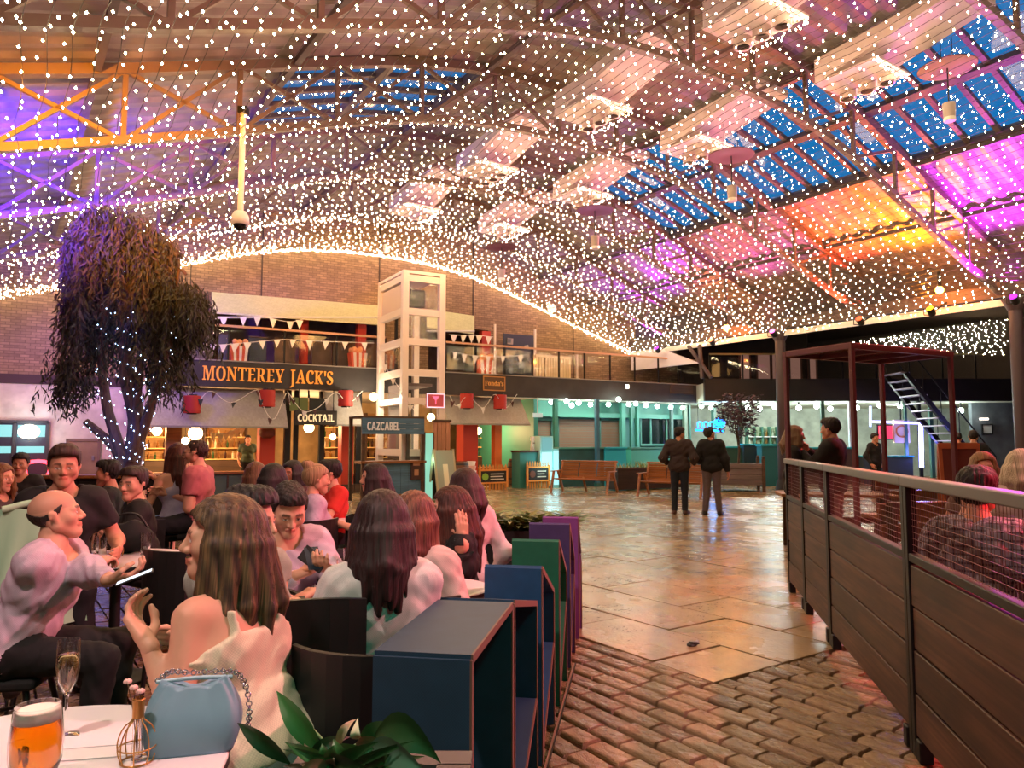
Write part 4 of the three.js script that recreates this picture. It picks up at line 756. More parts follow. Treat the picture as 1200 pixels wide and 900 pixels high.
// blue kiosk
{
  const n = 3.2, blue = mat(0x5c8cb4, .7, { map: T.wood }), a = pbox(424, 490, 497, 575, n), g = fthing('drinks_kiosk', 'blue painted timber drinks kiosk lettered CAZCABEL', 'kiosk', a.s, 0, n - .5), add = g.userData.add, sy = fac(460, 509, n)[1], cy = fac(460, 541, n)[1];
  for (let i = 0; i < 3; i++) add('fascia_board', fb(a.s0, a.s1, sy + (a.yb - sy) * i / 3 + .005, sy + (a.yb - sy) * (i + 1) / 3, n - .05, n), blue);
  for (const s of [a.s0 + .04, a.s1 - .04]) for (const q of [n - .04, n - 1]) add('post', fb(s - .04, s + .04, 0, a.yb, q - .04, q + .035), M.darkWood);
  const k = 8; for (let i = 0; i < k; i++) add('front_board', fb(a.s0 + a.w * i / k + .004, a.s0 + a.w * (i + 1) / k - .004, .2, cy - .03, n - .06, n - .02 - (i % 2) * .004), blue);
  add('counter_top', fb(a.s0 - .04, a.s1 + .04, cy - .04, cy + .02, n - .5, n + .06), M.wood); add('plinth', fb(a.s0, a.s1, 0, .2, n - .07, n - .01), M.wood); add('roof', fb(a.s0, a.s1, a.yb, a.yb + .05, n - 1.05, n), M.darkWood);
  letters(g, 'CAZCABEL', .2, mat(0xe6eaf0, .6), a.s0 - a.s + .12, sy + .1, .505, { f: fontSans, width: a.w * .52 }); done(g);
  const p = pbox(482, 540, 494, 562, n + .03), q = fthing('poster', 'dark brown poster on the front of the blue kiosk', 'poster', p.s, p.ya, n + .02); q.userData.add('sheet', p.geo(), mat(0x3c221c, .6)); q.userData.add('print', [fb(p.s0 + .05, p.s1 - .05, p.yb - .12, p.yb - .06, n + .03, n + .034), fb(p.s0 + .08, p.s1 - .08, p.ya + .1, p.ya + .25, n + .03, n + .034)], mat(0xb08060, .6)); done(q);
  const c = pbox(498, 508, 507, 570, 2.7), r = fthing('glowing_sign', 'upright mint green glowing panel beside the kiosk', 'light panel', c.s, 0, 2.7); r.userData.add('panel', fb(c.s0, c.s1, 0, c.yb, 2.6, 2.7), glow(0x9fe8c8, .9)); r.userData.add('frame', [fb(c.s0 - .03, c.s0, 0, c.yb + .03, 2.58, 2.72), fb(c.s1, c.s1 + .03, 0, c.yb + .03, 2.58, 2.72)], M.darkWood); done(r); { const l = pointLight(F(c.s, 1, 2.95), 0x9fe8c8, 1.2, 0, 10); scene.add(l); }
  const d = pbox(508, 494, 528, 572, 2.3), w2 = fthing('timber_screen', 'pinkish timber screen panel below the lift tower', 'screen', d.s, 0, 2.3); for (let i = 0; i < 4; i++) w2.userData.add('plank', fb(d.s0 + d.w * i / 4 + .005, d.s0 + d.w * (i + 1) / 4 - .005, 0, d.yb, 2.22, 2.26 + (i % 2) * .008), mat(0xdca080, .7, { map: T.woodV })); w2.userData.add('cap', fb(d.s0 - .02, d.s1 + .02, d.yb, d.yb + .05, 2.2, 2.3), M.darkWood); done(w2);
  const e = fac(521, 568, 3.0), bd = fthing('sandwich_board', 'pale A-frame sandwich board beside the timber screen', 'board', e[0], 0, 2.9); const fr = mat(0xb9a888, .6); for (const s of [-1, 1]) { bd.userData.add('board', bx(.52, 1.25, .03, e[0], .66, 2.9 + s * .17, -s * .24), s > 0 ? mat(0x9aa090, .6) : M.black); bd.userData.add('frame', [bx(.05, 1.3, .045, e[0] - .27, .66, 2.9 + s * .17, -s * .24), bx(.05, 1.3, .045, e[0] + .27, .66, 2.9 + s * .17, -s * .24)], fr); } bd.userData.add('bottle_print', bx(.14, .6, .01, e[0], .62, 3.096, -.24), mat(0xe6dfc0, .6)); done(bd);
}
// right-hand bar: picket signs, barrels, displays
function picket(x0, x1, y0, y1, n, label) { const a = pbox(x0, y0, x1, y1, n), g = fthing('picket_sign', label, 'sign', a.s, 0, n), k = 9, m = mat(0xe09a48, .6, { map: T.woodV }); const h = Math.max(.75, a.yb);
  for (let i = 0; i < k; i++) { const s = a.s0 + a.w * (i + .5) / k, w = a.w / k * .33; g.userData.add('picket', prism([[s - w, 0], [s + w, 0], [s + w, h - .07], [s, h], [s - w, h - .07]], .02).translate(0, 0, n - .03), m); }
  g.userData.add('frame', [fb(a.s0, a.s1, h * .74, h * .8, n - .02, n + .03), fb(a.s0, a.s1, h * .25, h * .31, n - .02, n + .03), fb(a.s0, a.s0 + .06, h * .1, h * .85, n - .02, n + .03), fb(a.s1 - .06, a.s1, h * .1, h * .85, n - .02, n + .03)], mat(0xd98c3c, .6));
  g.userData.add('blackboard', fb(a.s0 + .06, a.s1 - .06, h * .31, h * .74, n - .015, n + .01), mat(0x1e1a18, .7)); g.userData.add('emblem', cyl(.11, .11, .012, a.s0 + .22, h * .52, n + .015, 16, Math.PI / 2), mat(label.includes('green') ? 0x86b03a : 0x6a3a2a, .6)); for (let i = 0; i < 3; i++) g.userData.add('chalk_line', fb(a.s0 + .4, a.s1 - .14 - .06 * (i % 2), h * (.64 - i * .1) - .03, h * (.64 - i * .1), n + .01, n + .016), mat(0xcfc8b8, .7)); return done(g); }
picket(561, 595, 544, 572, .3, 'orange picket framed blackboard sign with a green emblem'); picket(617, 644, 540, 568, .3, 'orange picket framed blackboard sign between barrel and bench');
function barrel(px, py, label, n0) { const p = gnd(px, py), g = thing('wine_barrel', label, 'barrel', p, FA, 'wooden barrels'); const hh = .92, R = y => .27 + .07 * (1 - (2 * y / hh - 1) ** 2); const k = 16, st = mat(0x7a4a2c, .6, { map: T.woodV });
  for (let i = 0; i < k; i++) { const a0 = i / k * 6.2832, a1 = (i + .94) / k * 6.2832, pos = [], idx = []; for (let j = 0; j <= 6; j++) { const y = hh * j / 6, r = R(y); pos.push(Math.sin(a0) * r, y, Math.cos(a0) * r, Math.sin(a1) * r, y, Math.cos(a1) * r, Math.sin(a0) * r * .9, y, Math.cos(a0) * r * .9, Math.sin(a1) * r * .9, y, Math.cos(a1) * r * .9); if (j) { const o = (j - 1) * 4; idx.push(o, o + 1, o + 4, o + 1, o + 5, o + 4, o + 2, o, o + 6, o, o + 4, o + 6, o + 1, o + 3, o + 5, o + 3, o + 7, o + 5); } } const q = new THREE.BufferGeometry(); q.setAttribute('position', new THREE.Float32BufferAttribute(pos, 3)); q.setIndex(idx); q.computeVertexNormals(); part(g, 'stave', q, st); }
  for (const y of [.08, .27, .65, .84]) part(g, 'hoop', xf(new THREE.CylinderGeometry(R(y + .025) + .006, R(y - .025) + .006, .05, 24, 1, true), 0, y, 0), mat(0x3a3432, .5, { metalness: .6 })); part(g, 'lid', cyl(.26, .26, .03, 0, hh - .03, 0, 20), M.darkWood); return g; }
const bar1 = barrel(606, 570, 'wooden barrel with a pale label between the picket signs'); part(bar1, 'paper_label', bx(.26, .1, .01, .1, .5, .335), mat(0xe8ddc8, .7)); barrel(537, 578, 'wooden barrel partly hidden beside the sandwich board');
{ const p = gnd(552, 576), g = thing('cone_stand', 'white and pink paper cone stand next to the barrel', 'stand', p, 0); for (let i = 0; i < 5; i++) part(g, 'tier', cyl(.16 - i * .01, .19 - i * .012, .13, 0, .28 + i * .14, 0, 14), mat(i % 2 ? 0xe8b8b0 : 0xf0e6e0, .7)); part(g, 'pole', cyl(.03, .03, .3, 0, .15, 0, 10), M.white); }

// green stall: panels, columns, shutters, counters
const gm = mat(0x407c6e, .55), gd = mat(0x2a5c54, .6);
fstruct('wall_stall', fb(fac(624, 500, -1.6)[0], SR + .6, 0, 2.95, -1.75, -1.6), gm, 'green painted stall front under the balcony');
for (const [x0, x1, y0, y1, lab] of [[628, 646, 493, 523, 'narrow brown roller shutter next to the pale awning'], [655, 699, 491, 524, 'wide brown roller shutter of the green stall'], [704, 726, 493, 524, 'brown roller shutter right of the blue post']]) { const a = pbox(x0, y0, x1, y1, -1.5), g = fthing('roller_shutter', lab, 'shutter', a.s, a.ya, -1.55, 'roller shutters'); const k = Math.round(a.h / .075); for (let i = 0; i < k; i++) g.userData.add('slat', fb(a.s0, a.s1, a.ya + a.h * i / k, a.ya + a.h * (i + .86) / k, -1.58, -1.53), mat(0x7a5c48, .5)); g.userData.add('housing', fb(a.s0 - .04, a.s1 + .04, a.yb, a.yb + .18, -1.6, -1.4), gd); g.userData.add('guide', [fb(a.s0 - .05, a.s0, a.ya, a.yb, -1.6, -1.48), fb(a.s1, a.s1 + .05, a.ya, a.yb, -1.6, -1.48)], gd); done(g); }
for (const [x, w, n, c, lab] of [[652, 5, -.4, 0x3f8272, 'green stall column beside the wide shutter'], [701, 4.5, .5, 0x35647a, 'blue green post in front of the shutters'], [731, 6, -1.1, 0x3f8272, 'green column right of the shutters'], [741, 4, -1.1, 0x2f6a5c, 'thin dark green column'], [748, 4, -1.1, 0x3f8272, 'green column left of the window'], [788, 4, -1.1, 0x47605c, 'grey green post right of the window'], [804, 5, -1.1, 0x6a7a68, 'pale green post near the corner'], [809, 3, -1.2, 0x2f5a50, 'thin green post near the corner'], [838, 5, -1.0, 0x3a5a54, 'green corner post behind the standing men']]) { const [s] = fac(x, 500, n), g = fthing('stall_column', lab, 'column', s, 0, n), hw = w * .5 * 24 / 866; g.userData.add('shaft', fb(s - hw, s + hw, .12, 2.93, n - hw * 2, n), mat(c, .5)); g.userData.add('base', fb(s - hw * 1.4, s + hw * 1.4, 0, .12, n - hw * 2.5, n + hw * .5), gd); done(g); }
{ // horizontal beam, window, counters
  const a = pbox(620, 484, 800, 490, -1.2); fstruct('trim_9', fb(a.s0, a.s1, a.y - .08, a.y + .08, -1.3, -1.2), gm, 'green lintel beam across the stall front');
  const w = pbox(751, 490, 780, 520, -1.45), g = fthing('stall_window', 'dark window with pale green frame in the stall', 'window', w.s, w.ya, -1.5); g.userData.add('pane', w.geo(), mat(0x0e1816, .1)); g.userData.add('frame', [fb(w.s0 - .06, w.s1 + .06, w.yb, w.yb + .08, -1.5, -1.4), fb(w.s0 - .06, w.s1 + .06, w.ya - .08, w.ya, -1.5, -1.4), fb(w.s0 - .06, w.s0, w.ya, w.yb, -1.5, -1.4), fb(w.s1, w.s1 + .06, w.ya, w.yb, -1.5, -1.4), fb(w.s - .2, w.s - .12, w.ya, w.yb, -1.5, -1.4)], gm); done(g);
  const w2 = pbox(782, 491, 803, 520, -1.45), g2 = fthing('stall_window', 'narrow dark window beside the grey green post', 'window', w2.s, w2.ya, -1.5); g2.userData.add('pane', w2.geo(), mat(0x0e1816, .1)); g2.userData.add('frame', [fb(w2.s0 - .06, w2.s1 + .06, w2.yb, w2.yb + .08, -1.5, -1.4), fb(w2.s0 - .06, w2.s1 + .06, w2.ya - .08, w2.ya, -1.5, -1.4)], gm); done(g2);
  const counter = (x0, x1, y0, n, m, label, mt = gm) => { const c = pbox(x0, y0, x1, 560, n), q = fthing('stall_counter', label, 'counter', c.s, 0, n); q.userData.add('front', fb(c.s0, c.s1, 0, c.yb - .06, n - .5, n), m); q.userData.add('top', fb(c.s0 - .02, c.s1 + .02, c.yb - .06, c.yb, n - .55, n + .05), mt); return done(q); };
  counter(655, 709, 524, .2, M.tealDark, 'dark green stall counter below the wide shutter'); counter(709, 734, 524, .25, M.cyan, 'bright turquoise end of the stall counter', M.cyan); counter(740, 803, 524, -.3, mat(0x3f9484, .55), 'mid green stall counter below the window'); counter(809, 845, 524, -.1, M.tealDark, 'dark green counter behind the standing men');
  const f = pbox(634, 511, 649, 550, .3), q = fthing('display_fridge', 'tall pale glowing display fridge by the shutter', 'fridge', f.s, 0, .3); q.userData.add('body', fb(f.s0, f.s1, .05, f.yb, -.3, .26), mat(0x9ad0d0, .4)); q.userData.add('door_glass', fb(f.s0 + .05, f.s1 - .05, .25, 1.15, .26, .28), glow(0xa8e8ec, 1.6)); q.userData.add('header', fb(f.s0 + .05, f.s1 - .05, 1.2, f.yb - .04, .26, .28), glow(0x8ad8d8, .7)); done(q); { scene.add(pointLight(F(f.s, .8, .7), 0xa0e4e8, 2.5, 0, 12)); }
  const ch = pbox(649, 526, 656, 550, .35), cq = fthing('glow_box', 'small pale turquoise glowing box next to the fridge', 'light box', ch.s, 0, .3); cq.userData.add('body', fb(ch.s0, ch.s1, 0, ch.yb, -.1, .3), mat(0x7ab8b8, .4)); cq.userData.add('face', fb(ch.s0 + .02, ch.s1 - .02, .1, ch.yb - .05, .3, .31), glow(0xa8e8ec, 1.4)); done(cq);
  for (const [x, y, hh, lab] of [[624, 508, .5, 'white dispenser on the stall end counter'], [631, 513, .38, 'small white dispenser beside the fridge']]) { const [s, h] = fac(x, y, .0), t = fthing('dispenser', lab, 'dispenser', s, 1.15, 0); t.userData.add('tower', lathe([[0, 0], [.09, 0], [.07, .1], [.05, hh * .7], [.08, hh * .8], [.06, hh], [0, hh]], 12).translate(s, 1.15, 0), M.white); t.userData.add('tap', rod([s, 1.15 + hh * .6, 0], [s, 1.15 + hh * .6, .14], .018, 6), M.steel); done(t); }
  counter(609, 636, 528, .1, mat(0x2a7a78, .55), 'turquoise end counter carrying the white dispensers', M.darkWood);
  const ex = pbox(625, 484, 636, 489, .1), eg = fthing('exit_sign', 'small white hanging sign box under the balcony', 'sign', ex.s, ex.ya, .1); eg.userData.add('box', ex.geo(), glow(0xe8f0dc, .7)); eg.userData.add('rod', fb(ex.s - .01, ex.s + .01, ex.yb, 2.93, .06, .08), M.white); done(eg);
}
const bulbCool = glow(0xeafff2, 22);
[[646, 471, -.7], [664, 470, .1], [670, 475, -.8], [678, 472, -.3], [692, 474, -.8], [713, 474, -.6], [725, 468, .1], [737, 474, -.5], [745, 473, -.2], [757, 475, -.7], [770, 476, -.3], [786, 477, -.6], [800, 478, -.4], [822, 476, .1], [833, 478, -.6]].forEach(([x, y, n], i) => lampAt(x, y, n, .085, i % 2 ? 0 : 4, 'round festoon bulb glowing above the green stall', 0xe6ffee, 'festoon bulbs above the green stall', bulbCool));
for (const [x, y, w] of [[452, 293, 8], [645, 362, 10], [735, 453, 0]]) { if (w) { const [s, h] = fac(x, y, -2.2), g = fthing('wall_floodlight', w === 8 ? 'small pale fitting high on the gable wall' : 'white floodlight box on the gable wall by the roof edge', 'floodlight', s, h, -2.2); g.userData.add('housing', rb(w === 10 ? .3 : .16, .2, .16, .02, s, h, -2.1), M.white); g.userData.add('bracket', fb(s - .03, s + .03, h + .05, h + .2, -2.34, -2.2), M.white); done(g); } else { const [s, h] = fac(x, y, .02), g = fthing('fascia_lamp', 'tiny square lamp on the dark fascia', 'lamp', s, h, .02); g.userData.add('lens', fb(s - .07, s + .07, h - .07, h + .07, 0, .04), glow(0xfff2dc, 4)); g.userData.add('bezel', fb(s - .09, s + .09, h - .09, h + .09, 0, .02), M.black); done(g); } }
// left white wall: window with screens, door
{
  const n = -2.15, w = pbox(-30, 494, 55, 568, n), g = fthing('shop_window', 'dark framed shop window with glowing cyan screens in the white wall', 'window', w.s, w.ya, n), add = g.userData.add, m = mat(0x16161c, .5);
  add('backing', fb(w.s0, w.s1, w.ya, w.yb, n - .06, n), mat(0x0a1428, .4)); const [sa] = fac(16, 530, n), [se] = fac(53, 530, n);
  for (const s of [w.s0, sa, w.s1]) add('mullion', fb(s - .035, s + .035, w.ya, w.yb, n, n + .06), m); for (const y of [w.ya, w.yb]) add('rail', fb(w.s0, w.s1, y - .04, y + .04, n, n + .06), m);
  const cy = glow(0x8fe6e8, 1.1); for (const [s0, s1] of [[w.s0, sa], [sa, w.s1]]) { const y1 = fac(30, 498, n)[1], y2 = fac(30, 512, n)[1], y3 = fac(30, 523, n)[1], y4 = fac(30, 531, n)[1]; add('light_band', fb(s0 + .06, s1 - .06, y2, y1, n, n + .01), cy); add('light_band', fb(s0 + .06, s1 - .06, y4, y3, n, n + .01), cy); }
  { const [s, h] = fac(34, 506, n); add('round_lamp', xf(cyl(.24, .24, .04, 0, 0, 0, 24, Math.PI / 2).scale(1, .8, 1), s, h, n + .04), glow(0xfff0d8, 6)); scene.add(pointLight(F(s, h, n + .5), 0xd8f0f0, 4, 0, 12)); } done(g);
  const d = pbox(76, 514, 117, 572, n), q = fthing('service_door', 'plain brown service door in the white wall', 'door', d.s, 0, n); q.userData.add('leaf', fb(d.s0 + .06, d.s1 - .06, .02, d.yb - .06, n - .02, n + .01), mat(0x8a6c58, .6, { map: T.mottle })); q.userData.add('frame', [fb(d.s0, d.s0 + .07, 0, d.yb, n - .02, n + .04), fb(d.s1 - .07, d.s1, 0, d.yb, n - .02, n + .04), fb(d.s0, d.s1, d.yb - .07, d.yb, n - .02, n + .04)], mat(0x6a5248, .6)); q.userData.add('handle', fb(d.s1 - .2, d.s1 - .14, 1, 1.12, n + .01, n + .06), M.steel); done(q);
  const ns = fac(44, 550, .4), ng = fthing('red_neon', 'small glowing red neon sign left of the standing man', 'neon sign', ns[0], ns[1] - .15, .4); ng.userData.add('tube', tube([[ns[0] - .2, ns[1] - .14, .4], [ns[0] - .2, ns[1] + .14, .4], [ns[0] + .2, ns[1] + .14, .4], [ns[0] + .2, ns[1] - .14, .4]], .045, 30, 6, true), glow(0xff3040, 10)); ng.userData.add('post', fb(ns[0] - .02, ns[0] + .02, 0, ns[1] - .14, .36, .4), M.black); done(ng); scene.add(pointLight(F(ns[0], ns[1], .7), 0xff3048, 5, 0, 8));
}
// ---------- right-hand block beyond the corner (faces the camera at about 26.5 m) ----------
const DZ = 26.5;
function dbox(x0, y0, x1, y1, d, th = .1, grounded = false) { const a = atD(x0, (y0 + y1) / 2, d), b = atD(x1, (y0 + y1) / 2, d), xm = (x0 + x1) / 2, t = atD(xm, y0, d).y, l = grounded ? 0 : Math.max(0, atD(xm, y1, d).y); return { x0: a.x, x1: b.x, y0: l, y1: t, x: (a.x + b.x) / 2, w: b.x - a.x, h: t - l, z: -d, geo: () => bx(b.x - a.x, t - l, th, (a.x + b.x) / 2, (t + l) / 2, -d - th / 2) }; }
const zb = (x0, x1, y0, y1, z0, z1) => bx(x1 - x0, y1 - y0, z1 - z0, (x0 + x1) / 2, (y0 + y1) / 2, (z0 + z1) / 2);
function rthing(name, label, cat, x, y, z, group) { const o = thing(name, label, cat, [x, y, z], 0, group); o.userData.add = (nm, geo, m, lab) => { const g = Array.isArray(geo) ? merge(geo) : geo; boxUV(g); g.translate(-x, -y, -z); return part(o, nm, g, m, lab); }; return o; }
const X0 = atD(846, 480, DZ).x, X1 = 22;
struct('trim_10', zb(X0 - .6, X1, 2.95, 3.75, -DZ - .2, -DZ), mat(0x1d1a1c, .7, { map: T.mottle }), 'dark fascia of the far balcony beyond the corner');
struct('ceiling_far', zb(X0 - .6, X1, 2.95, 3.6, -DZ - 6, -DZ - .2), mat(0xc0c4b8, .8), 'pale soffit over the far shops');
struct('wall_far_shops', zb(X0 - .6, X1, 0, 2.95, -DZ - 6.2, -DZ - 6), mat(0xb8beb0, .8, { map: T.mottle }), 'pale back wall inside the far shops');
struct('wall_far_upper', zb(X0 - 1, 11.6, 3.6, 7.4, -DZ - 2.6, -DZ - 2.3), mat(0x2b2020, .8, { map: T.mottle }), 'dark upper wall behind the far balcony');
{ const g = rthing('balustrade', 'dark far balcony railing with a pale handrail', 'balustrade', X0, 3.75, -DZ), x1 = 17; g.userData.add('handrail', zb(X0 - .4, x1, 4.62, 4.68, -DZ - .08, -DZ - .02), mat(0x9a8a5a, .5)); for (let x = X0 - .4; x < x1; x += 1.2) { g.userData.add('post', zb(x - .02, x + .02, 3.75, 4.65, -DZ - .07, -DZ - .03), M.iron); g.userData.add('glass_pane', zb(x + .06, Math.min(x1, x + 1.14), 3.82, 4.55, -DZ - .055, -DZ - .045), M.glass); } delete g.userData.add; }
for (const [x0, x1, lab] of [[868, 878, 'lit upper window pane nearest the column'], [888, 902, 'lit upper window behind the far balcony'], [905, 914, 'narrow lit upper window behind the column'], [926, 938, 'lit upper window inside the pergola frame'], [948, 956, 'narrow lit upper window at the end of the row']]) { const b = dbox(x0, 416, x1, 448, DZ + 2.25, .05), g = rthing('upper_window', lab, 'window', b.x, b.y0, b.z, 'upper windows of the far balcony'); g.userData.add('pane', zb(b.x0, b.x1, 3.9, b.y1, b.z - .02, b.z), glow(0xc08a78, .35)); g.userData.add('frame', [zb(b.x0 - .06, b.x0, 3.85, b.y1 + .06, b.z - .03, b.z + .04), zb(b.x1, b.x1 + .06, 3.85, b.y1 + .06, b.z - .03, b.z + .04), zb(b.x0, b.x1, b.y1, b.y1 + .06, b.z - .03, b.z + .04)], mat(0x4a2c26, .6)); delete g.userData.add; }
// pale gusset board below the roof edge at the corner
{ const a = H(EAVE_R - .2, 0, 19.4), g = thing('gusset_board', 'pale lavender panel closing the corner under the roof edge', 'panel', a, TH); part(g, 'board', prism([[-.05, 3.9 + .3], [-.05, 4.6], [0, 4.6]].map(p => p) && [[-1.9, 4.25], [1.5, 4.25], [1.5, 4.9], [-.2, 4.9]], .1).rotateY(Math.PI / 2), mat(0xcdc4cc, .7)); part(g, 'strut', [rod([0, 4.9, 1.4], [0, 3.7, 2.4], .05, 4, true), rod([0, 4.9, 1.9], [0, 3.7, 2.0], .05, 4, true)], trussDark); }
// counters and shop fronts
const gcol = mat(0x35604f, .55);
{ const c = (x0, x1, y0, d, m, label) => { const b = dbox(x0, y0, x1, 560, d, .5, true), g = rthing('shop_counter', label, 'counter', b.x, 0, b.z); g.userData.add('front', zb(b.x0, b.x1, 0, b.y1 - .06, b.z - .5, b.z), m); g.userData.add('top', zb(b.x0 - .03, b.x1 + .03, b.y1 - .06, b.y1, b.z - .55, b.z + .05), M.cyan); delete g.userData.add; };
  c(872, 914, 520, DZ - .6, mat(0x16333c, .6), 'dark blue green counter right of the planter tree'); c(893, 915, 521, DZ - 1.6, mat(0x1d6a74, .55), 'small turquoise counter with glowing top behind the planter'); c(846, 872, 523, DZ - .3, mat(0x1e4a44, .6), 'short green counter behind the planter tree'); c(930, 1000, 524, DZ - .3, mat(0x4a3a30, .6), 'brown counter behind the couple in the pergola'); c(1012, 1070, 534, DZ - .4, mat(0x3a4a58, .6), 'slate counter under the neon door frame'); }
for (const [x, w, lab] of [[868, 4, 'green post right of the blue sign'], [916, 4, 'post of the lit shop behind the iron column'], [965, 4, 'green post in the lit shop behind the pergola'], [1000, 9, 'pale post left of the neon frame'], [1062, 3, 'slim post inside the neon frame'], [1092, 4, 'dark post at the foot of the stair']]) { const a = atD(x, 500, DZ - .1), g = rthing('shop_post', lab, 'post', a.x, 0, a.z), hw = w / 2 * DZ / 866; g.userData.add('shaft', zb(a.x - hw, a.x + hw, .1, 2.94, a.z - .12, a.z), w > 8 ? mat(0xc8d0d8, .6) : gcol); g.userData.add('base', zb(a.x - hw - .03, a.x + hw + .03, 0, .1, a.z - .15, a.z + .03), M.black); delete g.userData.add; }
// lit shelves with bottles in the far bar
{ const b = dbox(876, 500, 912, 524, DZ + 2.2), g = rthing('far_shelf', 'glazed lit shelves of the far bar', 'shelf', b.x, 0, b.z); g.userData.add('backboard', zb(b.x0, b.x1, 0, b.y1, b.z - .3, b.z - .25), mat(0x9aa890, .7)); for (const y of [1.35, 1.7]) g.userData.add('shelf', zb(b.x0, b.x1, y - .03, y, b.z - .25, b.z), M.white); for (let i = 0; i <= 4; i++) { const x = b.x0 + b.w * i / 4; g.userData.add('upright', zb(x - .03, x + .03, 0, b.y1, b.z - .25, b.z), gcol); } delete g.userData.add; for (const y of [1.35, 1.7]) for (let x = b.x0 + .12; x < b.x1 - .1; x += rr(.16, .26)) solo('bottle', lathe([[0, 0], [.04, 0], [.04, .16], [.015, .2], [.014, .26], [0, .26]], 9), [mat(0x3a5a2a, .2), mat(0x7a5a2a, .2), mat(0xc8d0c0, .2)][rnd() * 3 | 0], 'bottle on the glazed shelves of the far bar', 'bottle', [x, y, b.z - .13], 0, 'bottles in the far bar'); }
const farBulb = (x, y, d, I, c = 0xf0fff4, r = .1) => { const p = atD(x, y, d), g = thing('globe_lamp', 'round bulb glowing under the far balcony', 'lamp', [p.x, p.y - r, p.z], 0, 'bulbs under the far balcony'); part(g, 'globe', sph(r, 0, r, 0, 12), bulbCool); part(g, 'holder', cyl(.03, .03, Math.max(.06, 2.95 - p.y - r), 0, r * 2 + Math.max(.06, 2.95 - p.y - r) / 2 - .01, 0, 8), M.black); if (I) scene.add(pointLight(p, c, I, 0, 5)); };
[[876, 478], [890, 479], [908, 477], [936, 478], [957, 476], [973, 479], [1004, 478], [1031, 475], [1055, 476]].forEach(([x, y], i) => farBulb(x, y, DZ + (i % 3) * 1.1 + .5, i % 2 ? 0 : 17));
farBulb(1126, 481, DZ + 1, 3); 
// blue neon sign and neon door frame, posters
{ const a = atD(838, 500, DZ - .2), g = rthing('blue_neon_sign', 'glowing blue neon bar sign behind the planter tree', 'neon sign', a.x, a.y - .2, a.z), p = (x, y) => atD(x, y, DZ - .2); g.userData.add('bar', rod(p(815, 504), p(848, 505), .04, 6), glow(0x1080ff, 6)); g.userData.add('glow_disc', xf(cyl(.2, .2, .05, 0, 0, 0, 20, Math.PI / 2), p(843, 496).x, p(843, 496).y, a.z), glow(0x1078ff, 7)); for (let i = 0; i < 3; i++) g.userData.add('neon_letter', tube([p(818 + i * 7, 501), p(818 + i * 7, 495), p(822 + i * 7, 495), p(822 + i * 7, 501)], .028, 14, 5), glow(0x2090ff, 6)); g.userData.add('hanger', [rod(p(818, 494), V3(p(818, 494).x, 2.95, a.z), .01, 5), rod(p(846, 490), V3(p(846, 490).x, 2.95, a.z), .01, 5)], M.black); delete g.userData.add; scene.add(pointLight(p(843, 496).add(V3(0, -.1, -.6)), 0x2090ff, 6, 0, 10));
  const b = rthing('neon_door_frame', 'violet neon tube outlining a shop doorway', 'neon frame', atD(1055, 530, DZ - .3).x, 0, -DZ + .3), q = (x, y) => { const v = atD(x, y, DZ - .3); v.y = Math.max(.05, v.y); return v; }; g.userData; b.userData.add('tube', rod(q(1079, 496), q(1080, 548), .07, 6), glow(0x8a8cff, 14)); b.userData.add('tube', rod(q(1022, 494), q(1079, 496), .045, 6), glow(0x9a90ff, 7)); b.userData.add('tube', rod(q(1020, 476), q(1020, 500), .04, 6), glow(0x9aa8ff, 4)); b.userData.add('post', [rod(V3(q(1079, 500).x, 0, -DZ + .22), V3(q(1079, 500).x, 2.94, -DZ + .22), .05, 4, true)], M.black); delete b.userData.add; scene.add(pointLight(q(1079, 530).add(V3(-.2, 0, .15)), 0x7a78ff, 5, 0, 8));
  const s1 = dbox(1031, 499, 1046, 514, DZ - .1), r1 = rthing('red_screen', 'glowing pink red screen in the neon shop', 'screen', s1.x, s1.y0, s1.z); r1.userData.add('screen', s1.geo(), glow(0xff3858, 1.6)); r1.userData.add('bezel', zb(s1.x0 - .05, s1.x1 + .05, s1.y0 - .05, s1.y1 + .05, s1.z - .16, s1.z - .1), M.black); r1.userData.add('bracket', zb(s1.x - .03, s1.x + .03, s1.y1, 2.95, s1.z - .16, s1.z - .1), M.black); delete r1.userData.add;
  const s2 = dbox(1048, 492, 1066, 519, DZ - .05), r2 = rthing('round_logo_poster', 'pale poster with a round orange emblem in the neon shop', 'poster', s2.x, s2.y0, s2.z); r2.userData.add('sheet', s2.geo(), mat(0xd8c8b0, .7)); r2.userData.add('emblem', xf(new THREE.TorusGeometry(.2, .03, 6, 20), s2.x, (s2.y0 + s2.y1) / 2, s2.z + .01), mat(0xc07838, .6)); r2.userData.add('hanger', zb(s2.x - .02, s2.x + .02, s2.y1, 2.95, s2.z - .08, s2.z - .04), M.black); delete r2.userData.add; }
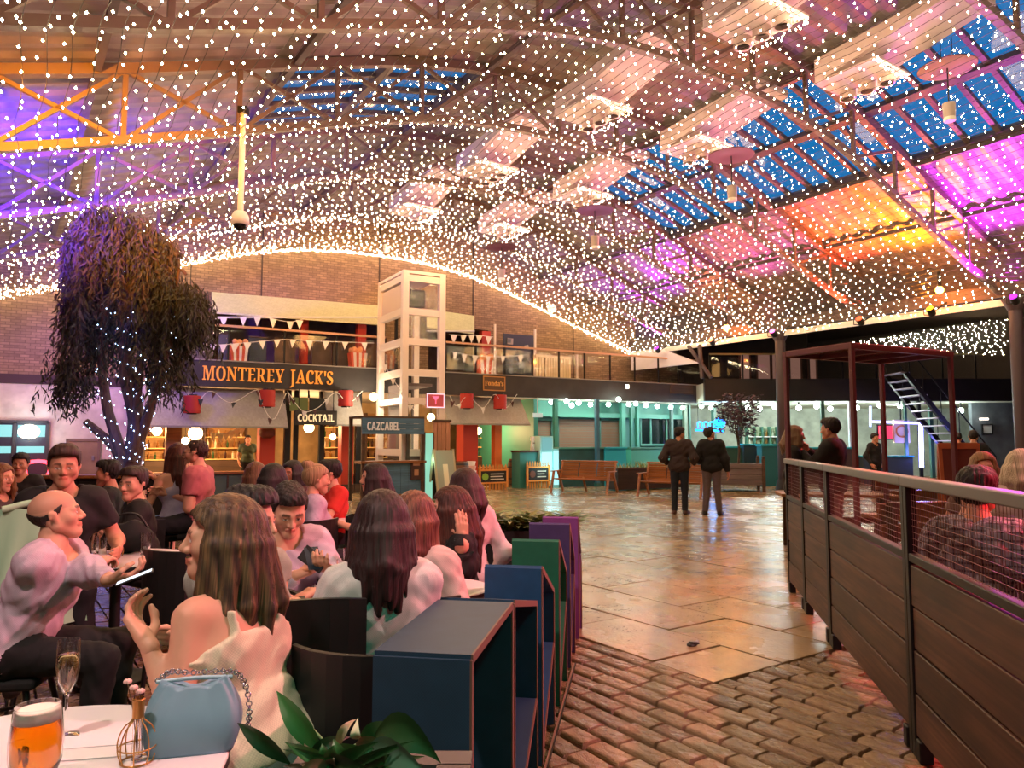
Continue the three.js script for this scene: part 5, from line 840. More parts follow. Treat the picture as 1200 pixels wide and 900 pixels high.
// stair behind the pergola
{ const p0 = atD(1128, 530, DZ - 2), g = rthing('stair', 'open metal stair climbing beside the neon shop', 'stair', p0.x, 0, p0.z), a = V3(p0.x + .7, 0, p0.z), b = V3(p0.x - 1.9, 3.75, p0.z - .4), k = 15; for (let i = 0; i <= k; i++) { const q = lerp3(a, b, i / k); g.userData.add('tread', bx(.3, .04, 1.2, q.x, q.y + .02, q.z), mat(0xa8a0b8, .5)); } for (const z of [-.62, .62]) { g.userData.add('stringer', rod(a.clone().add(V3(0, 0, z)), b.clone().add(V3(0, 0, z)), .07, 4, true), M.iron); g.userData.add('handrail', rod(a.clone().add(V3(0, 1, z)), b.clone().add(V3(0, 1, z)), .025, 6), M.iron); for (let i = 0; i <= 5; i++) { const q = lerp3(a, b, i / 5).add(V3(0, 0, z)); g.userData.add('baluster', rod(q, q.clone().add(V3(0, 1, 0)), .015, 5), M.iron); } } delete g.userData.add; scene.add(pointLight([p0.x - .6, 2.2, p0.z + 1.6], 0x8a88ff, 4, 0, 10)); }
{ const w = dbox(1090, 470, 1260, 560, DZ + 1.2, .2, true); struct('wall_far_grey', zb(w.x0 + 1.6, w.x1, 0, 2.95, -DZ - 1.4, -DZ - 1.2), mat(0x6a727a, .8, { map: T.mottle }), 'grey wall beyond the stair'); const f = dbox(1152, 498, 1162, 508, DZ + 1.15), g = rthing('framed_notice', 'small framed notice on the grey wall', 'notice', f.x, f.y0, f.z); g.userData.add('sheet', f.geo(), mat(0xc8ccc8, .7)); g.userData.add('frame', [zb(f.x0 - .04, f.x1 + .04, f.y1, f.y1 + .04, f.z - .1, f.z + .02), zb(f.x0 - .04, f.x1 + .04, f.y0 - .04, f.y0, f.z - .1, f.z + .02), zb(f.x0 - .04, f.x0, f.y0, f.y1, f.z - .1, f.z + .02), zb(f.x1, f.x1 + .04, f.y0, f.y1, f.z - .1, f.z + .02)], M.black); delete g.userData.add; const l = atD(1153, 491, DZ + 1), lg = rthing('picture_light', 'small bright lamp above the framed notice', 'lamp', l.x, l.y, l.z); lg.userData.add('shade', rb(.3, .07, .12, .02, l.x, l.y, l.z), glow(0xfff0e0, 5)); lg.userData.add('arm', zb(l.x - .015, l.x + .015, l.y, l.y + .03, l.z - .24, l.z), M.black); delete lg.userData.add; }

// ---------- benches, planters ----------
function bench(px, py, turn, label) {
  const g = thing('slatted_bench', label, 'bench', gnd(px, py), turn, 'wooden benches in the square'), m = mat(0xc07a44, .5, { map: T.wood }), W = 1.75;
  // seat faces +z, seen from behind
  for (let i = 0; i < 5; i++) part(g, 'seat_slat', rb(W, .025, .09, .008, 0, .40 - i * .012, .22 - i * .105, .1), m);
  for (let c = 0; c < 3; c++) for (let i = 0; i < 7; i++) { const y = .46 + i * .062; part(g, 'back_slat', rb(W / 3 - .03, .056, .018, .006, (c - 1) * W / 3, y, -.27 - i * .022, .32), m); }
  part(g, 'top_rail', rb(W + .06, .05, .04, .01, 0, .9, -.43, .32), m); part(g, 'rear_rail', rb(W, .06, .03, .01, 0, .42, -.25), m);
  for (const x of [-W / 2, W / 2]) { part(g, 'leg', rod([x, 0, .4], [x, .62, .2], .03, 4, true), m); part(g, 'leg', rod([x, 0, -.48], [x, .62, -.1], .03, 4, true), m); part(g, 'arm_rest', rb(.08, .03, .72, .01, x, .62, .0), m); part(g, 'back_stile', rod([x * .97, .34, -.2], [x * .97, .92, -.44], .025, 4, true), m); }
  part(g, 'leg', rod([-.1, 0, -.46], [-.1, .42, -.2], .028, 4, true), m);
  return g;
}
bench(684, 577, 2.5 - Math.PI + .15, 'slatted wooden bench in front of the turquoise counter'); bench(789, 582, -.55, 'slatted wooden bench behind the two standing men');
function leafClump(g, n, base, spread, len, mats, { w = .03, up = .8, droop = .4, name = 'leaf' } = {}) {
  for (let i = 0; i < n; i++) {
    const a = rr(0, 6.283), L = len * rr(.6, 1.15), tilt = rr(.15, 1) * (1 - up) + .15, b0 = V3(base.x + rr(-spread[0], spread[0]), base.y, base.z + rr(-spread[1], spread[1])), d = V3(Math.cos(a), 0, Math.sin(a)), sd = V3(-d.z, 0, d.x), pos = [], idx = [], K = 5;
    for (let j = 0; j <= K; j++) { const t = j / K, q = b0.clone().addScaledVector(d, L * (t * Math.sin(tilt) + droop * t * t * .5)).add(V3(0, L * (t * Math.cos(tilt) - droop * t * t * .55), 0)), ww = w * Math.sin(Math.PI * Math.min(1, t * .92 + .06)) * rr(.9, 1.1); const u = q.clone().addScaledVector(sd, ww), v = q.clone().addScaledVector(sd, -ww); u.y += ww * .35; v.y += ww * .35; pos.push(u.x, u.y, u.z, q.x, q.y, q.z, v.x, v.y, v.z); if (j) { const o = (j - 1) * 3; idx.push(o, o + 3, o + 1, o + 1, o + 3, o + 4, o + 1, o + 4, o + 2, o + 2, o + 4, o + 5); } }
    const q = new THREE.BufferGeometry(); q.setAttribute('position', new THREE.Float32BufferAttribute(pos, 3)); q.setIndex(idx); q.computeVertexNormals(); part(g, name, q, mats[rnd() * mats.length | 0]);
  }
}
const leafM = (c) => mat(c, .45, { side: THREE.DoubleSide, transmission: .25, thickness: 0 });
{ // long grass planter
  const a = gnd(717, 575), b = gnd(792, 572), c = a.clone().lerp(b, .5), L = a.distanceTo(b), g = thing('grass_planter', 'long dark trough planter of pale grass behind the benches', 'planter', c, -Math.atan2(b.z - a.z, b.x - a.x));
  part(g, 'trough', [bx(L, .62, .06, 0, .35, .28), bx(L, .62, .06, 0, .35, -.28), bx(.06, .62, .5, -L / 2 + .03, .35, 0), bx(.06, .62, .5, L / 2 - .03, .35, 0), bx(L, .04, .5, 0, .05, 0)], mat(0x3a2a26, .7, { map: T.wood })); part(g, 'soil', bx(L - .1, .04, .5, 0, .58, 0), mat(0x1e1510, .95)); part(g, 'rim', [bx(L + .04, .04, .09, 0, .67, .28), bx(L + .04, .04, .09, 0, .67, -.28)], mat(0x4a342c, .7));
  leafClump(g, 150, V3(0, .6, 0), [L / 2 - .1, .2], .36, [leafM(0x8f9a4a), leafM(0x6f7c34), leafM(0xb0a860)], { w: .012, up: .85, name: 'grass_blade' });
}
{ // box planter with small tree
  const greyWood = mat(0x7c7076, .6, { map: T.wood });
  const p = gnd(866, 575), g = thing('box_planter', 'grey square timber planter with corner posts', 'planter', p, -.2), W = 1.3;
  for (const s of [-1, 1]) { for (let i = 0; i < 4; i++) { part(g, 'plank', rb(W, .15, .04, .008, 0, .28 + i * .16, s * W / 2), greyWood); part(g, 'plank', rb(.04, .15, W, .008, s * W / 2, .28 + i * .16, 0), greyWood); } for (const t of [-1, 1]) { part(g, 'corner_post', rb(.1, .98, .1, .012, s * W / 2, .49, t * W / 2), M.darkWood); part(g, 'finial', sph(.05, s * W / 2, 1.02, t * W / 2, 10), M.darkWood); } }
  part(g, 'soil', bx(W - .05, .05, W - .05, 0, .78, 0), mat(0x1e1510, .95));
  const t = thing('planter_tree', 'small dark leaved tree growing in the square timber planter', 'tree', [p.x, .8, p.z], 0), lm = [leafM(0x3a2c3c), leafM(0x4a3440), leafM(0x2c2a3c)];
  part(t, 'trunk', tube([[0, 0, 0], [.03, .5, .02], [-.02, 1.1, 0]], .035, 10, 6), M.darkWood); const lv = [];
  for (let i = 0; i < 9; i++) { const a = i * 2.4, q = [Math.cos(a) * rr(.25, .55), rr(.9, 2.0), Math.sin(a) * rr(.25, .5)]; part(t, 'branch', tube([[0, .5 + i * .06, 0], [q[0] * .5, (q[1] + .5) * .55, q[2] * .5], q], .012, 8, 5), M.darkWood); for (let j = 0; j < 130; j++) { const e = new THREE.SphereGeometry(1, 5, 3).scale(.07, .006, .034); e.rotateX(rr(-1, 1)).rotateY(rr(0, 6)).rotateZ(rr(-.8, .8)).translate(q[0] + rr(-.3, .3), q[1] + rr(-.32, .3), q[2] + rr(-.3, .3)); lv.push(e); } }
  part(t, 'foliage', merge(lv), mat(0x4a3848, .6), undefined, 'stuff');
}

// ---------- the fenced pen ----------
const P0 = gnd(927, 692), P1 = gnd(1078, 886), fenceDir = P1.clone().sub(P0), fl = fenceDir.length(); fenceDir.normalize();
const fenceTurn = -Math.atan2(fenceDir.z, fenceDir.x), FH = 1.3, fenceM = mat(0x5a3c2e, .55, { map: T.barn }), fenceM2 = mat(0x6a4838, .55, { map: T.barn }), railM = mat(0x5a5252, .4, { metalness: .6 });
function fencePanel(x0, x1, label) {        // along local x from P0
  const c = P0.clone().addScaledVector(fenceDir, (x0 + x1) / 2), g = thing('fence_panel', label, 'fence', c, fenceTurn, 'panels of the pen fence'), L = x1 - x0, mid = .93;
  for (const x of [-L / 2 + .025, L / 2 - .025]) part(g, 'post', rb(.05, FH, .05, .006, x, FH / 2, 0), M.iron);
  part(g, 'top_rail', rb(L, .05, .075, .008, 0, FH - .01, 0), railM); part(g, 'middle_rail', rb(L - .1, .04, .045, .006, 0, mid, 0), M.iron);
  const k = 4, h0 = .1, h1 = mid - .03; for (let i = 0; i < k; i++) part(g, 'plank', rb(L - .1, (h1 - h0) / k - .008, .03, .006, 0, h0 + (h1 - h0) * (i + .5) / k, rr(-.004, .004)), i % 2 ? fenceM : fenceM2);
  const wires = []; for (let x = -L / 2 + .06; x < L / 2 - .05; x += .03) wires.push(bx(.002, FH - mid - .06, .002, x, (FH + mid) / 2 - .005, 0)); for (let y = mid + .03; y < FH - .04; y += .03) wires.push(bx(L - .1, .002, .002, 0, y, .002)); part(g, 'wire_mesh', merge(wires), mat(0x7a5a58, .5, { metalness: .5 }), undefined, 'stuff');
  for (const x of [-L / 2 + .1, L / 2 - .1]) part(g, 'foot', rb(.06, .1, .06, .008, x, .05, 0), M.iron);
  return g;
}
{ const xs = [0, .95, 2.05, fl - .02, fl + 1.55, fl + 3.1], w = ['pen fence panel at the far corner below the pergola', 'second pen fence panel from the far corner', 'third pen fence panel from the far corner', 'pen fence panel in front of the plaid shirt', 'pen fence panel beyond the plaid shirt panel']; for (let i = 0; i < 5; i++) fencePanel(xs[i], xs[i + 1], w[i]); }
// far side of the pen
{ const a = gnd(1098, 574 + 0), b0 = H(0, 0, 0); const g = thing('rear_railing', 'red lit railing along the rear of the pen', 'railing', [5.6, 0, -8.6], TH); part(g, 'rail', rod([-.7, 1.1, 0], [3.2, 1.1, 0], .025, 6), mat(0x8a4a48, .5)); part(g, 'rail', rod([-.7, .6, 0], [3.2, .6, 0], .018, 6), mat(0x8a4a48, .5)); for (let x = -.7; x <= 3.3; x += 1.3) part(g, 'post', rod([x, 0, 0], [x, 1.12, 0], .025, 6), mat(0x6a3a3a, .5)); }
// pergola
{ const N = V3(3.43, 0, -7.42), g = thing('pergola_frame', 'red lit steel pergola frame with mesh roof', 'pergola', N, .471), W = 1.6, D = .85, hh = 2.45, m = mat(0x6a4044, .5, { metalness: .3 }); // local x = P, local -z = A
  for (const [x, z] of [[0, 0], [W, 0], [0, -D], [W, -D]]) part(g, 'post', rb(.046, hh, .046, .006, x, hh / 2, z), m);
  for (const z of [0, -D]) part(g, 'beam', rb(W + .06, .06, .05, .006, W / 2, hh, z), m); for (const x of [0, W]) part(g, 'beam', rb(.05, .06, D, .006, x, hh, -D / 2), m);
  const wr = []; for (let x = .05; x < W; x += .05) wr.push(bx(.004, .004, D, x, hh + .02, -D / 2)); for (let z = .05; z < D; z += .05) wr.push(bx(W, .004, .004, W / 2, hh + .022, -z)); part(g, 'roof_mesh', merge(wr), m, undefined, 'stuff'); part(g, 'roof_sheet', bx(W, .006, D, W / 2, hh + .035, -D / 2), mat(0x8a4a50, .6));
  for (const x of [.53, 1.07]) part(g, 'rafter', rb(.04, .05, D, .005, x, hh - .01, -D / 2), m); }
// pen furniture
function penTable(p, turn, label) { const g = thing('timber_table', label, 'table', p, turn); for (let i = 0; i < 4; i++) part(g, 'top_plank', rb(1.5, .04, .15, .006, 0, .75, (i - 1.5) * .16), mat(0xb07a48, .55, { map: T.wood })); for (const x of [-.62, .62]) { part(g, 'leg', rod([x, 0, -.28], [x, .73, -.2], .035, 4, true), M.darkWood); part(g, 'leg', rod([x, 0, .28], [x, .73, .2], .035, 4, true), M.darkWood); } part(g, 'stretcher', rb(1.3, .08, .03, .005, 0, .4, 0), M.darkWood); return g; }
penTable([4.3, 0, -7.4], .3, 'timber plank table under the red pergola'); penTable([4.5, 0, -10.4], -.2, 'timber plank table behind the pergola');
function penBench(p, turn, label) { const g = thing('timber_bench', label, 'bench', p, turn); const m = mat(0x9a6640, .6, { map: T.wood }); for (let i = 0; i < 3; i++) part(g, 'back_plank', rb(1.7, .15, .03, .006, 0, .55 + i * .17, -.22 - i * .02, .1), m); for (let i = 0; i < 3; i++) part(g, 'seat_plank', rb(1.7, .035, .13, .006, 0, .44, -.12 + i * .14), m); for (const x of [-.75, .75]) { part(g, 'leg', rb(.07, .44, .07, .006, x, .22, .16), M.darkWood); part(g, 'leg', rb(.07, .98, .07, .006, x, .49, -.24, .08), M.darkWood); } return g; }
penBench([3.95, 0, -6.3], .35, 'timber plank bench in front of the pergola'); penBench([6.0, 0, -10.4], .2, 'timber plank bench by the rear railing');
{ const p = V3(4.65, 0, -7.0), g = thing('pen_sandwich_board', 'orange framed A-board tilted back inside the pen', 'board', [5.02, 0, -8.35], -.35); g.scale.set(.62, 1.12, .9); for (const s of [-1, 1]) { part(g, 'board', bx(.55, 1.2, .02, 0, .68, s * .16, -s * .22), mat(0x6a2c28, .6)); part(g, 'frame', [bx(.06, 1.32, .04, -.3, .66, s * .16, -s * .22), bx(.06, 1.32, .04, .3, .66, s * .16, -s * .22), bx(.6, .06, .04, 0, 1.28, s * .03, -s * .22), bx(.6, .06, .04, 0, .1, s * .29, -s * .22)], mat(0xb5603c, .6)); } part(g, 'notice', bx(.18, .07, .01, 0, .62, .19, -.22), mat(0xd8b8a8, .6)); }
{ const p = gnd(812, 757), g = thing('litter', 'crumpled dark scrap lying on the paving', 'litter', p, .4); const q = new THREE.IcosahedronGeometry(.035, 1); const a = q.attributes.position; for (let i = 0; i < a.count; i++) { const k = .7 + .5 * hash2(Math.round(a.getX(i) * 900), Math.round(a.getZ(i) * 900 + a.getY(i) * 500), 4); a.setXYZ(i, a.getX(i) * 1.4 * k, Math.max(0, a.getY(i) * .6 * k + .016), a.getZ(i) * k); } q.computeVertexNormals(); part(g, 'crumple', q, mat(0x2a2626, .5)); part(g, 'tag', bx(.03, .008, .02, .03, .03, .01, .3, .4, .2), mat(0x9a9aa0, .5)); }
// ---------- roof fittings ----------
for (const [v, side] of [[8.75, 'left'], [11.55, 'right']]) [6.5, 10.06, 13.7, 17.2].forEach((u, i) => {
  const words = ['over the pen', 'beyond the first truss', 'beyond the camera truss', 'near the gable wall'][i], y = hC(v) - .02, g = thing('ceiling_plenum', `pale vent box, ${side === 'left' ? 'seating' : 'roof-light'} side of the ridge, ${words}`, 'vent box', H(v, y, u), TH), m = mat(0xb9a8b0, .6);
  part(g, 'box', prism([[1.9, .5], [-.5, .0], [-.5, .42], [1.9, .62]], .95).rotateY(-Math.PI / 2), m); part(g, 'bottom_plate', bx(1.0, .03, 1.1, 0, .0, .05), m);
  for (const z of [-.32, .02, .36]) { const n = part(g, 'nozzle', lathe([[.1, 0], [.135, 0], [.135, .14], [.1, .14]], 18).translate(.2, -.15, z), mat(0xa08a8a, .5)); part(n, 'throat', cyl(.1, .1, .02, .2, -.06, z, 16), M.black); }
  const q = []; for (let k = 0; k <= 14; k++) { const a = k / 14; q.push(H(v - .55 + 1.1 * Math.min(1, a * 2), y - .03 + .02 * Math.sin(k), u + (a < .5 ? -.55 : -.55 + 1.2 * (a - .5) * 2))); } lightString(q, .07, `fairy lights edging the vent box, ${side === 'left' ? 'seating' : 'roof-light'} side of the ridge, ${words}`, undefined, .03);
});
[[1110, 80, 12.6], [857, 183, 15], [697, 247, 18], [588, 290, 21]].forEach(([px, py, d], i) => {
  const p = atD(px, py, d * .93), g = thing('reflector_lamp', ['brown round reflector disc with projector, over the pen', 'brown round reflector disc below the second roof light', 'brown round reflector disc below the last roof light', 'small brown round reflector disc near the gable wall'][i], 'lamp', [p.x, p.y - .75, p.z], TH), m = mat(0x6a4640, .6);
  part(g, 'disc', lathe([[0, .03], [.2, .02], [.43, 0], [.44, .012], [.2, .05], [0, .06]], 28).translate(0, .75, 0), m); part(g, 'stem', rod([0, 0, 0], [0, .75, 0], .012, 6), M.iron); for (const sx of [-.2, .2]) part(g, 'suspension', rod([sx, .78, 0], [sx, 1.35, 0], .006, 5), M.iron); part(g, 'projector', cyl(.085, .1, .26, 0, .02, 0, 14), mat(0x9a8a88, .5)); part(g, 'projector_cap', cyl(.09, .09, .06, 0, -.12, 0, 14), M.white);
});
{ const p = atD(285, 137, 11.1), g = thing('camera_pole', 'white pole with dome camera hanging from the truss', 'camera', [p.x, 4.8, p.z], 0), L = p.y - 4.8; part(g, 'pole', cyl(.045, .045, L, 0, L / 2 + .1, 0, 12), mat(0xd8c4bc, .5)); part(g, 'housing', lathe([[0, .2], [.09, .2], [.13, .12], [.14, 0], [0, 0]], 18), M.white); part(g, 'dome', xf(new THREE.SphereGeometry(.1, 14, 7, 0, 6.3, Math.PI / 2, Math.PI / 2), 0, 0, 0), mat(0x101014, .1)); part(g, 'clamp', rb(.14, .1, .14, .01, 0, L + .1, 0), M.iron); }

// coloured flood lamps fixed to the eaves and the trusses
function flood(pos, target, color, I, angle, label, vis = 1, hold) {
  const g = thing('flood_lamp', label, 'floodlight', pos, 0, 'coloured flood lamps'), d = target.clone().sub(pos).normalize(), q = new THREE.Quaternion().setFromUnitVectors(V3(0, 0, 1), d);
  part(g, 'can', cyl(.09, .1, .2, 0, 0, -.1, 14, Math.PI / 2).applyQuaternion(q), M.black); part(g, 'lens', cyl(.08, .08, .015, 0, 0, .005, 14, Math.PI / 2).applyQuaternion(q), glow(color, vis)); part(g, 'yoke', [rod([-.12, 0, -.06], [-.12, -.16, -.06], .012, 5), rod([.12, 0, -.06], [.12, -.16, -.06], .012, 5), rod([-.12, -.16, -.06], [.12, -.16, -.06], .012, 5)], M.iron);
  if (hold) part(g, 'arm', rod(V3(0, -.16, -.06), hold.clone().sub(pos), .02, 5), M.iron);
  spot(pos.clone().addScaledVector(d, .05), target, color, I, angle, .9, 5);
}
const eave = (u, dv = .9, dy = -.15) => H(EAVE_R - dv, eaveY + dy, u), up = (u, v = 16) => H(v, hR(v), u);
flood(eave(18.9), up(18.2), 0xb418ff, 220, 1.05, 'violet flood lamp at the eaves near the gable', 6, H(EAVE_R, eaveY + .1, 18.9)); flood(eave(16.4), up(16), 0xff7a4a, 60, 1.0, 'peach flood lamp at the eaves above the standing men', 6, H(EAVE_R, eaveY + .1, 16.4)); flood(eave(14), up(13.6), 0xff60c8, 70, 1.0, 'pink flood lamp at the eaves above the planter tree', 6, H(EAVE_R, eaveY + .1, 14));
flood(eave(11.2), up(11, 15.8), 0xff4020, 300, 1.1, 'orange red flood lamp at the eaves left of the thick column', 6, H(EAVE_R, eaveY + .1, 11.2)); flood(eave(9.3), up(9.3, 17), 0xff9010, 300, 1.05, 'amber flood lamp at the eaves above the pergola', 8, H(EAVE_R, eaveY + .1, 9.3)); flood(eave(7.4), up(7.2, 16), 0xd818ff, 280, 1.1, 'magenta flood lamp at the eaves beyond the thick column', 6, H(EAVE_R, eaveY + .1, 7.4)); flood(eave(5.2), up(5, 16), 0xe020e0, 160, 1.1, 'magenta flood lamp at the eaves over the pen', 6, H(EAVE_R, eaveY + .1, 5.2));
for (const [px, py, lab] of [[851, 384, 'bare amber bulb under the roof edge above the standing men'], [1101, 340, 'bare amber bulb under the roof edge above the pergola']]) { const r = ray(px, py), k = r.x / -r.z, v = EAVE_R - .7, d = v / (PX[0] * k - PX[1]), p = atD(px, py, d), g = thing('amber_lamp', lab, 'lamp', p, 0, 'amber bulbs at the roof edge'); part(g, 'bulb', sph(.1, 0, 0, 0, 14), glow(0xff9a3a, 30)); part(g, 'holder', cyl(.05, .04, .4, 0, .28, 0, 10), M.black); scene.add(pointLight(p, 0xff8a38, 14, 0, 5)); }
// left side washes
flood(H(-.9, 5.2, 13.2), H(1.2, hR(1), 16.5), 0x4018ff, 420, 1.0, 'blue violet flood lamp on the seating side wall', 2); flood(H(-1.0, 5.1, 12.3), H(.8, 6.6, 14.6), 0x4a18ff, 200, .9, 'violet flood lamp above the seating', 2); flood(H(-.6, 5.0, 19.2), H(3, 4.6, 22.4), 0x5a30ff, 40, 1.0, 'violet flood lamp washing the brick beside the tree', 2); flood(H(-1.2, 4.9, 15.1), F(fac(50, 480, -2.2)[0], 1.6, -2.2), 0xffc4b0, 170, .5, 'added unseen warm wash lamp aimed at the white painted wall', 1);  // the last lamp is added out of view to brighten the white wall
flood(H(-.9, 4.9, 7.6), H(.9, 6.0, 11.5), 0xffa012, 800, .46, 'orange flood lamp aimed at the camera truss', 2); flood(H(2.6, 4.9, 2.2), H(3.4, 8, 8.4), 0xff50a0, 60, .9, 'pink flood lamp aimed at the roof over the seating', 2);
// stage-style washes on the guests from the truss behind the photographer
flood(H(8.0, 7.0, -1.6), V3(-1.3, .9, -4.2), 0xff9aa4, 420, .55, 'pink wash lamp on the truss over the walkway', 1); flood(H(-1.2, 4.8, 1.5), V3(-.9, .9, -3), 0xffd6cc, 60, .8, 'soft white wash lamp on the side wall behind the tables', 1); flood(V3(.9, 3.4, .9), V3(-.75, .8, -2.0), 0x30e0b0, 14, .5, 'small green wash lamp beside the walkway', 1);
flood(V3(3.7, 1.9, -3.0), V3(2.3, .95, -3.8), 0xff1838, 26, .75, 'red heat lamp on a post beside the check shirt', 3, V3(3.7, .02, -3.06)); flood(H(14, 6.4, 2.6), V3(3.6, .9, -5.6), 0xff1c3c, 260, .5, 'red wash lamp above the fenced pen', 1);

// ---------- folded colour panels ----------
{
  const line = t => V3(-.115 + .164 * t / .986, 0, -2.0 - t), turn = -.165, W = .27, ply = mat(0x6a4e44, .7), defs = [
    [2.03, .90, 0, .66, 0x22405a, 'nearest dark blue folded panel with a flat top'], [2.72, .90, .13, .62, 0x20456a, 'second dark blue folded panel, with a slightly sloping top'], [3.52, .89, .2, .5, 0x1f5488, 'bright blue folded panel with a sloping top'], [4.3, .91, .24, .44, 0x1c7c5c, 'green folded panel between the blue and the purple ones'], [5.0, .93, .28, .36, 0x4e4484, 'muted purple folded panel'], [5.72, .90, .33, .3, 0x8650a8, 'light violet folded panel at the end of the row']];
  defs.forEach(([z, h, drop, len, c, lab], i) => {
    const p = line(z - 2.0), g = thing('folded_panel', lab, 'divider', p, turn, 'folded plywood dividers'), m = mat(c, .6, { map: T.cloth }), th = .024;
    // profile in (along, height); along runs away from the camera = local -z
    const rib = (pts) => { const L = pts, out = [], inn = []; for (let k = 0; k < L.length; k++) { const a = L[Math.max(0, k - 1)], b = L[Math.min(L.length - 1, k + 1)], dx = b[0] - a[0], dy = b[1] - a[1], l = Math.hypot(dx, dy), nx = -dy / l, ny = dx / l, f = k > 0 && k < L.length - 1 ? 1.25 : 1; out.push([L[k][0] + nx * th / 2 * f, L[k][1] + ny * th / 2 * f]); inn.unshift([L[k][0] - nx * th / 2 * f, L[k][1] - ny * th / 2 * f]); } return out.concat(inn); };
    const O = [[0, 0], [0, h], [len, h - drop], [len, 0]];
    const seg = (a, b, nm) => { part(g, nm, prism(rib([a, b]), W).rotateY(Math.PI / 2).translate(-W / 2, 0, 0), m); part(g, 'ply_edge', prism(rib([a, b]), .006).rotateY(Math.PI / 2).translate(.003, 0, 0), ply); };
    seg([0, 0], [0, h], 'front_board'); seg([0, h], [len, h - drop], 'top_board'); seg([len, h - drop], [len, .0], 'back_board'); seg([.02, .06], [len - .02, .3 + .06 * i], 'inner_brace');
  });
  const g = thing('ground_strip', 'thin metal edge strip on the ground along the folded panels', 'edging', line(.6), turn); part(g, 'strip', bx(.012, .008, 2.6, .02, .008, -1.2), mat(0x7a5a48, .5)); part(g, 'lip', bx(.004, .012, 2.6, .03, .01, -1.2), M.iron);
}
// planter behind the folded panels
function leafPlanter(p, turn, w, d, h, label, n, len, lw, opt) { const g = thing('leafy_planter', label, 'planter', p, turn); part(g, 'trough', [bx(w, h, .03, 0, h / 2, d / 2), bx(w, h, .03, 0, h / 2, -d / 2), bx(.03, h, d - .03, -w / 2 + .015, h / 2, 0), bx(.03, h, d - .03, w / 2 - .015, h / 2, 0)], mat(0x161514, .6)); part(g, 'soil', bx(w - .04, .04, d - .04, 0, h - .05, 0), mat(0x1a120c, .95)); leafClump(g, n, V3(0, h - .04, 0), [w / 2 - .05, d / 2 - .05], len, opt?.mats ?? [leafM(0x55783a), leafM(0x6f8c40), leafM(0x3c5c2c), leafM(0x8a984c)], { w: lw, up: .45, droop: .9 }); return g; }
leafPlanter(V3(.1, 0, -6.6), -.1, .98, .4, .72, 'black trough planter of arching green leaves behind the folded panels', 260, .38, .026);

// ---------- tables, chairs ----------
const topM = mat(0xded8dc, .35), topEdge = mat(0x2a2628, .6);
function roundTable(x, z, r, label, h = .75) { const g = thing('round_table', label, 'table', [x, 0, -z], 0); part(g, 'top', lathe([[0, h - .02], [r - .004, h - .02], [r, h - .012], [r, h - .004], [r - .005, h], [0, h]], 48), topM); part(g, 'edge_band', lathe([[r + .001, h - .022], [r + .003, h - .02], [r + .003, h - .006], [r + .001, h - .005]], 48), topEdge); part(g, 'column', cyl(.035, .03, h - .04, 0, (h - .02) / 2, 0, 14), M.black); part(g, 'base', lathe([[0, .05], [.05, .05], [.2, .015], [.22, 0], [0, 0]], 24), M.black); return g; }
roundTable(-1.1, 1.68, .45, 'white round table with the blue handbag on it'); roundTable(-.8, 3.42, .29, 'small white round table with an empty tumbler and tall glass'); roundTable(-.38, 3.8, .27, 'small white round table with the half empty juice glass'); roundTable(-2.5, 4.75, .42, 'white round table in front of the man in the black T-shirt'); roundTable(-1.68, 6.85, .38, 'white round table of the group with the red shirt'); roundTable(-3.95, 6.2, .3, 'small white round table by the shop window', .76);
const chairProto = {};
function chair(x, z, turn, label, wide = 1) { // seat faces +z
  if (!chairProto[wide]) {
    const g = thing('black_chair', label, 'chair', [x, 0, -z], turn, 'black cafe chairs'); part(g, 'seat', rb(.42, .05, .42, .02, 0, .44, 0), M.blackSoft);
    const bp = []; const K = 8; const sh_ = new THREE.Shape(); const pts = [...Array(K + 1)].map((_, i) => { const a = (i / K - .5) * 1.3; return [Math.sin(a) * .34 * wide, -.22 - .06 + (.34 - Math.cos(a) * .34) * 1.0]; }); sh_.moveTo(...pts[0]); pts.slice(1).forEach(p => sh_.lineTo(...p)); [...pts].reverse().forEach(p => sh_.lineTo(p[0], p[1] - .022));
    part(g, 'backrest', new THREE.ExtrudeGeometry(sh_, { depth: wide > 1 ? .5 : .4, bevelEnabled: false }).rotateX(Math.PI / 2).scale(1, 1, -1).scale(1, -1, 1).translate(0, 0, 0).rotateX(0).scale(1, 1, 1).translate(0, .46, 0).scale(1, 1, 1), mat(0x100f12, .5, { side: THREE.DoubleSide }));
    for (const [lx, lz] of [[-.18, .18], [.18, .18], [-.18, -.2], [.18, -.2]]) part(g, 'leg', rod([lx, .43, lz], [lx * 1.1, 0, lz * 1.15], .014, 8), M.black);
    return chairProto[wide] = g;
  }
  return copy(chairProto[wide], [x, 0, -z], turn, label);
}
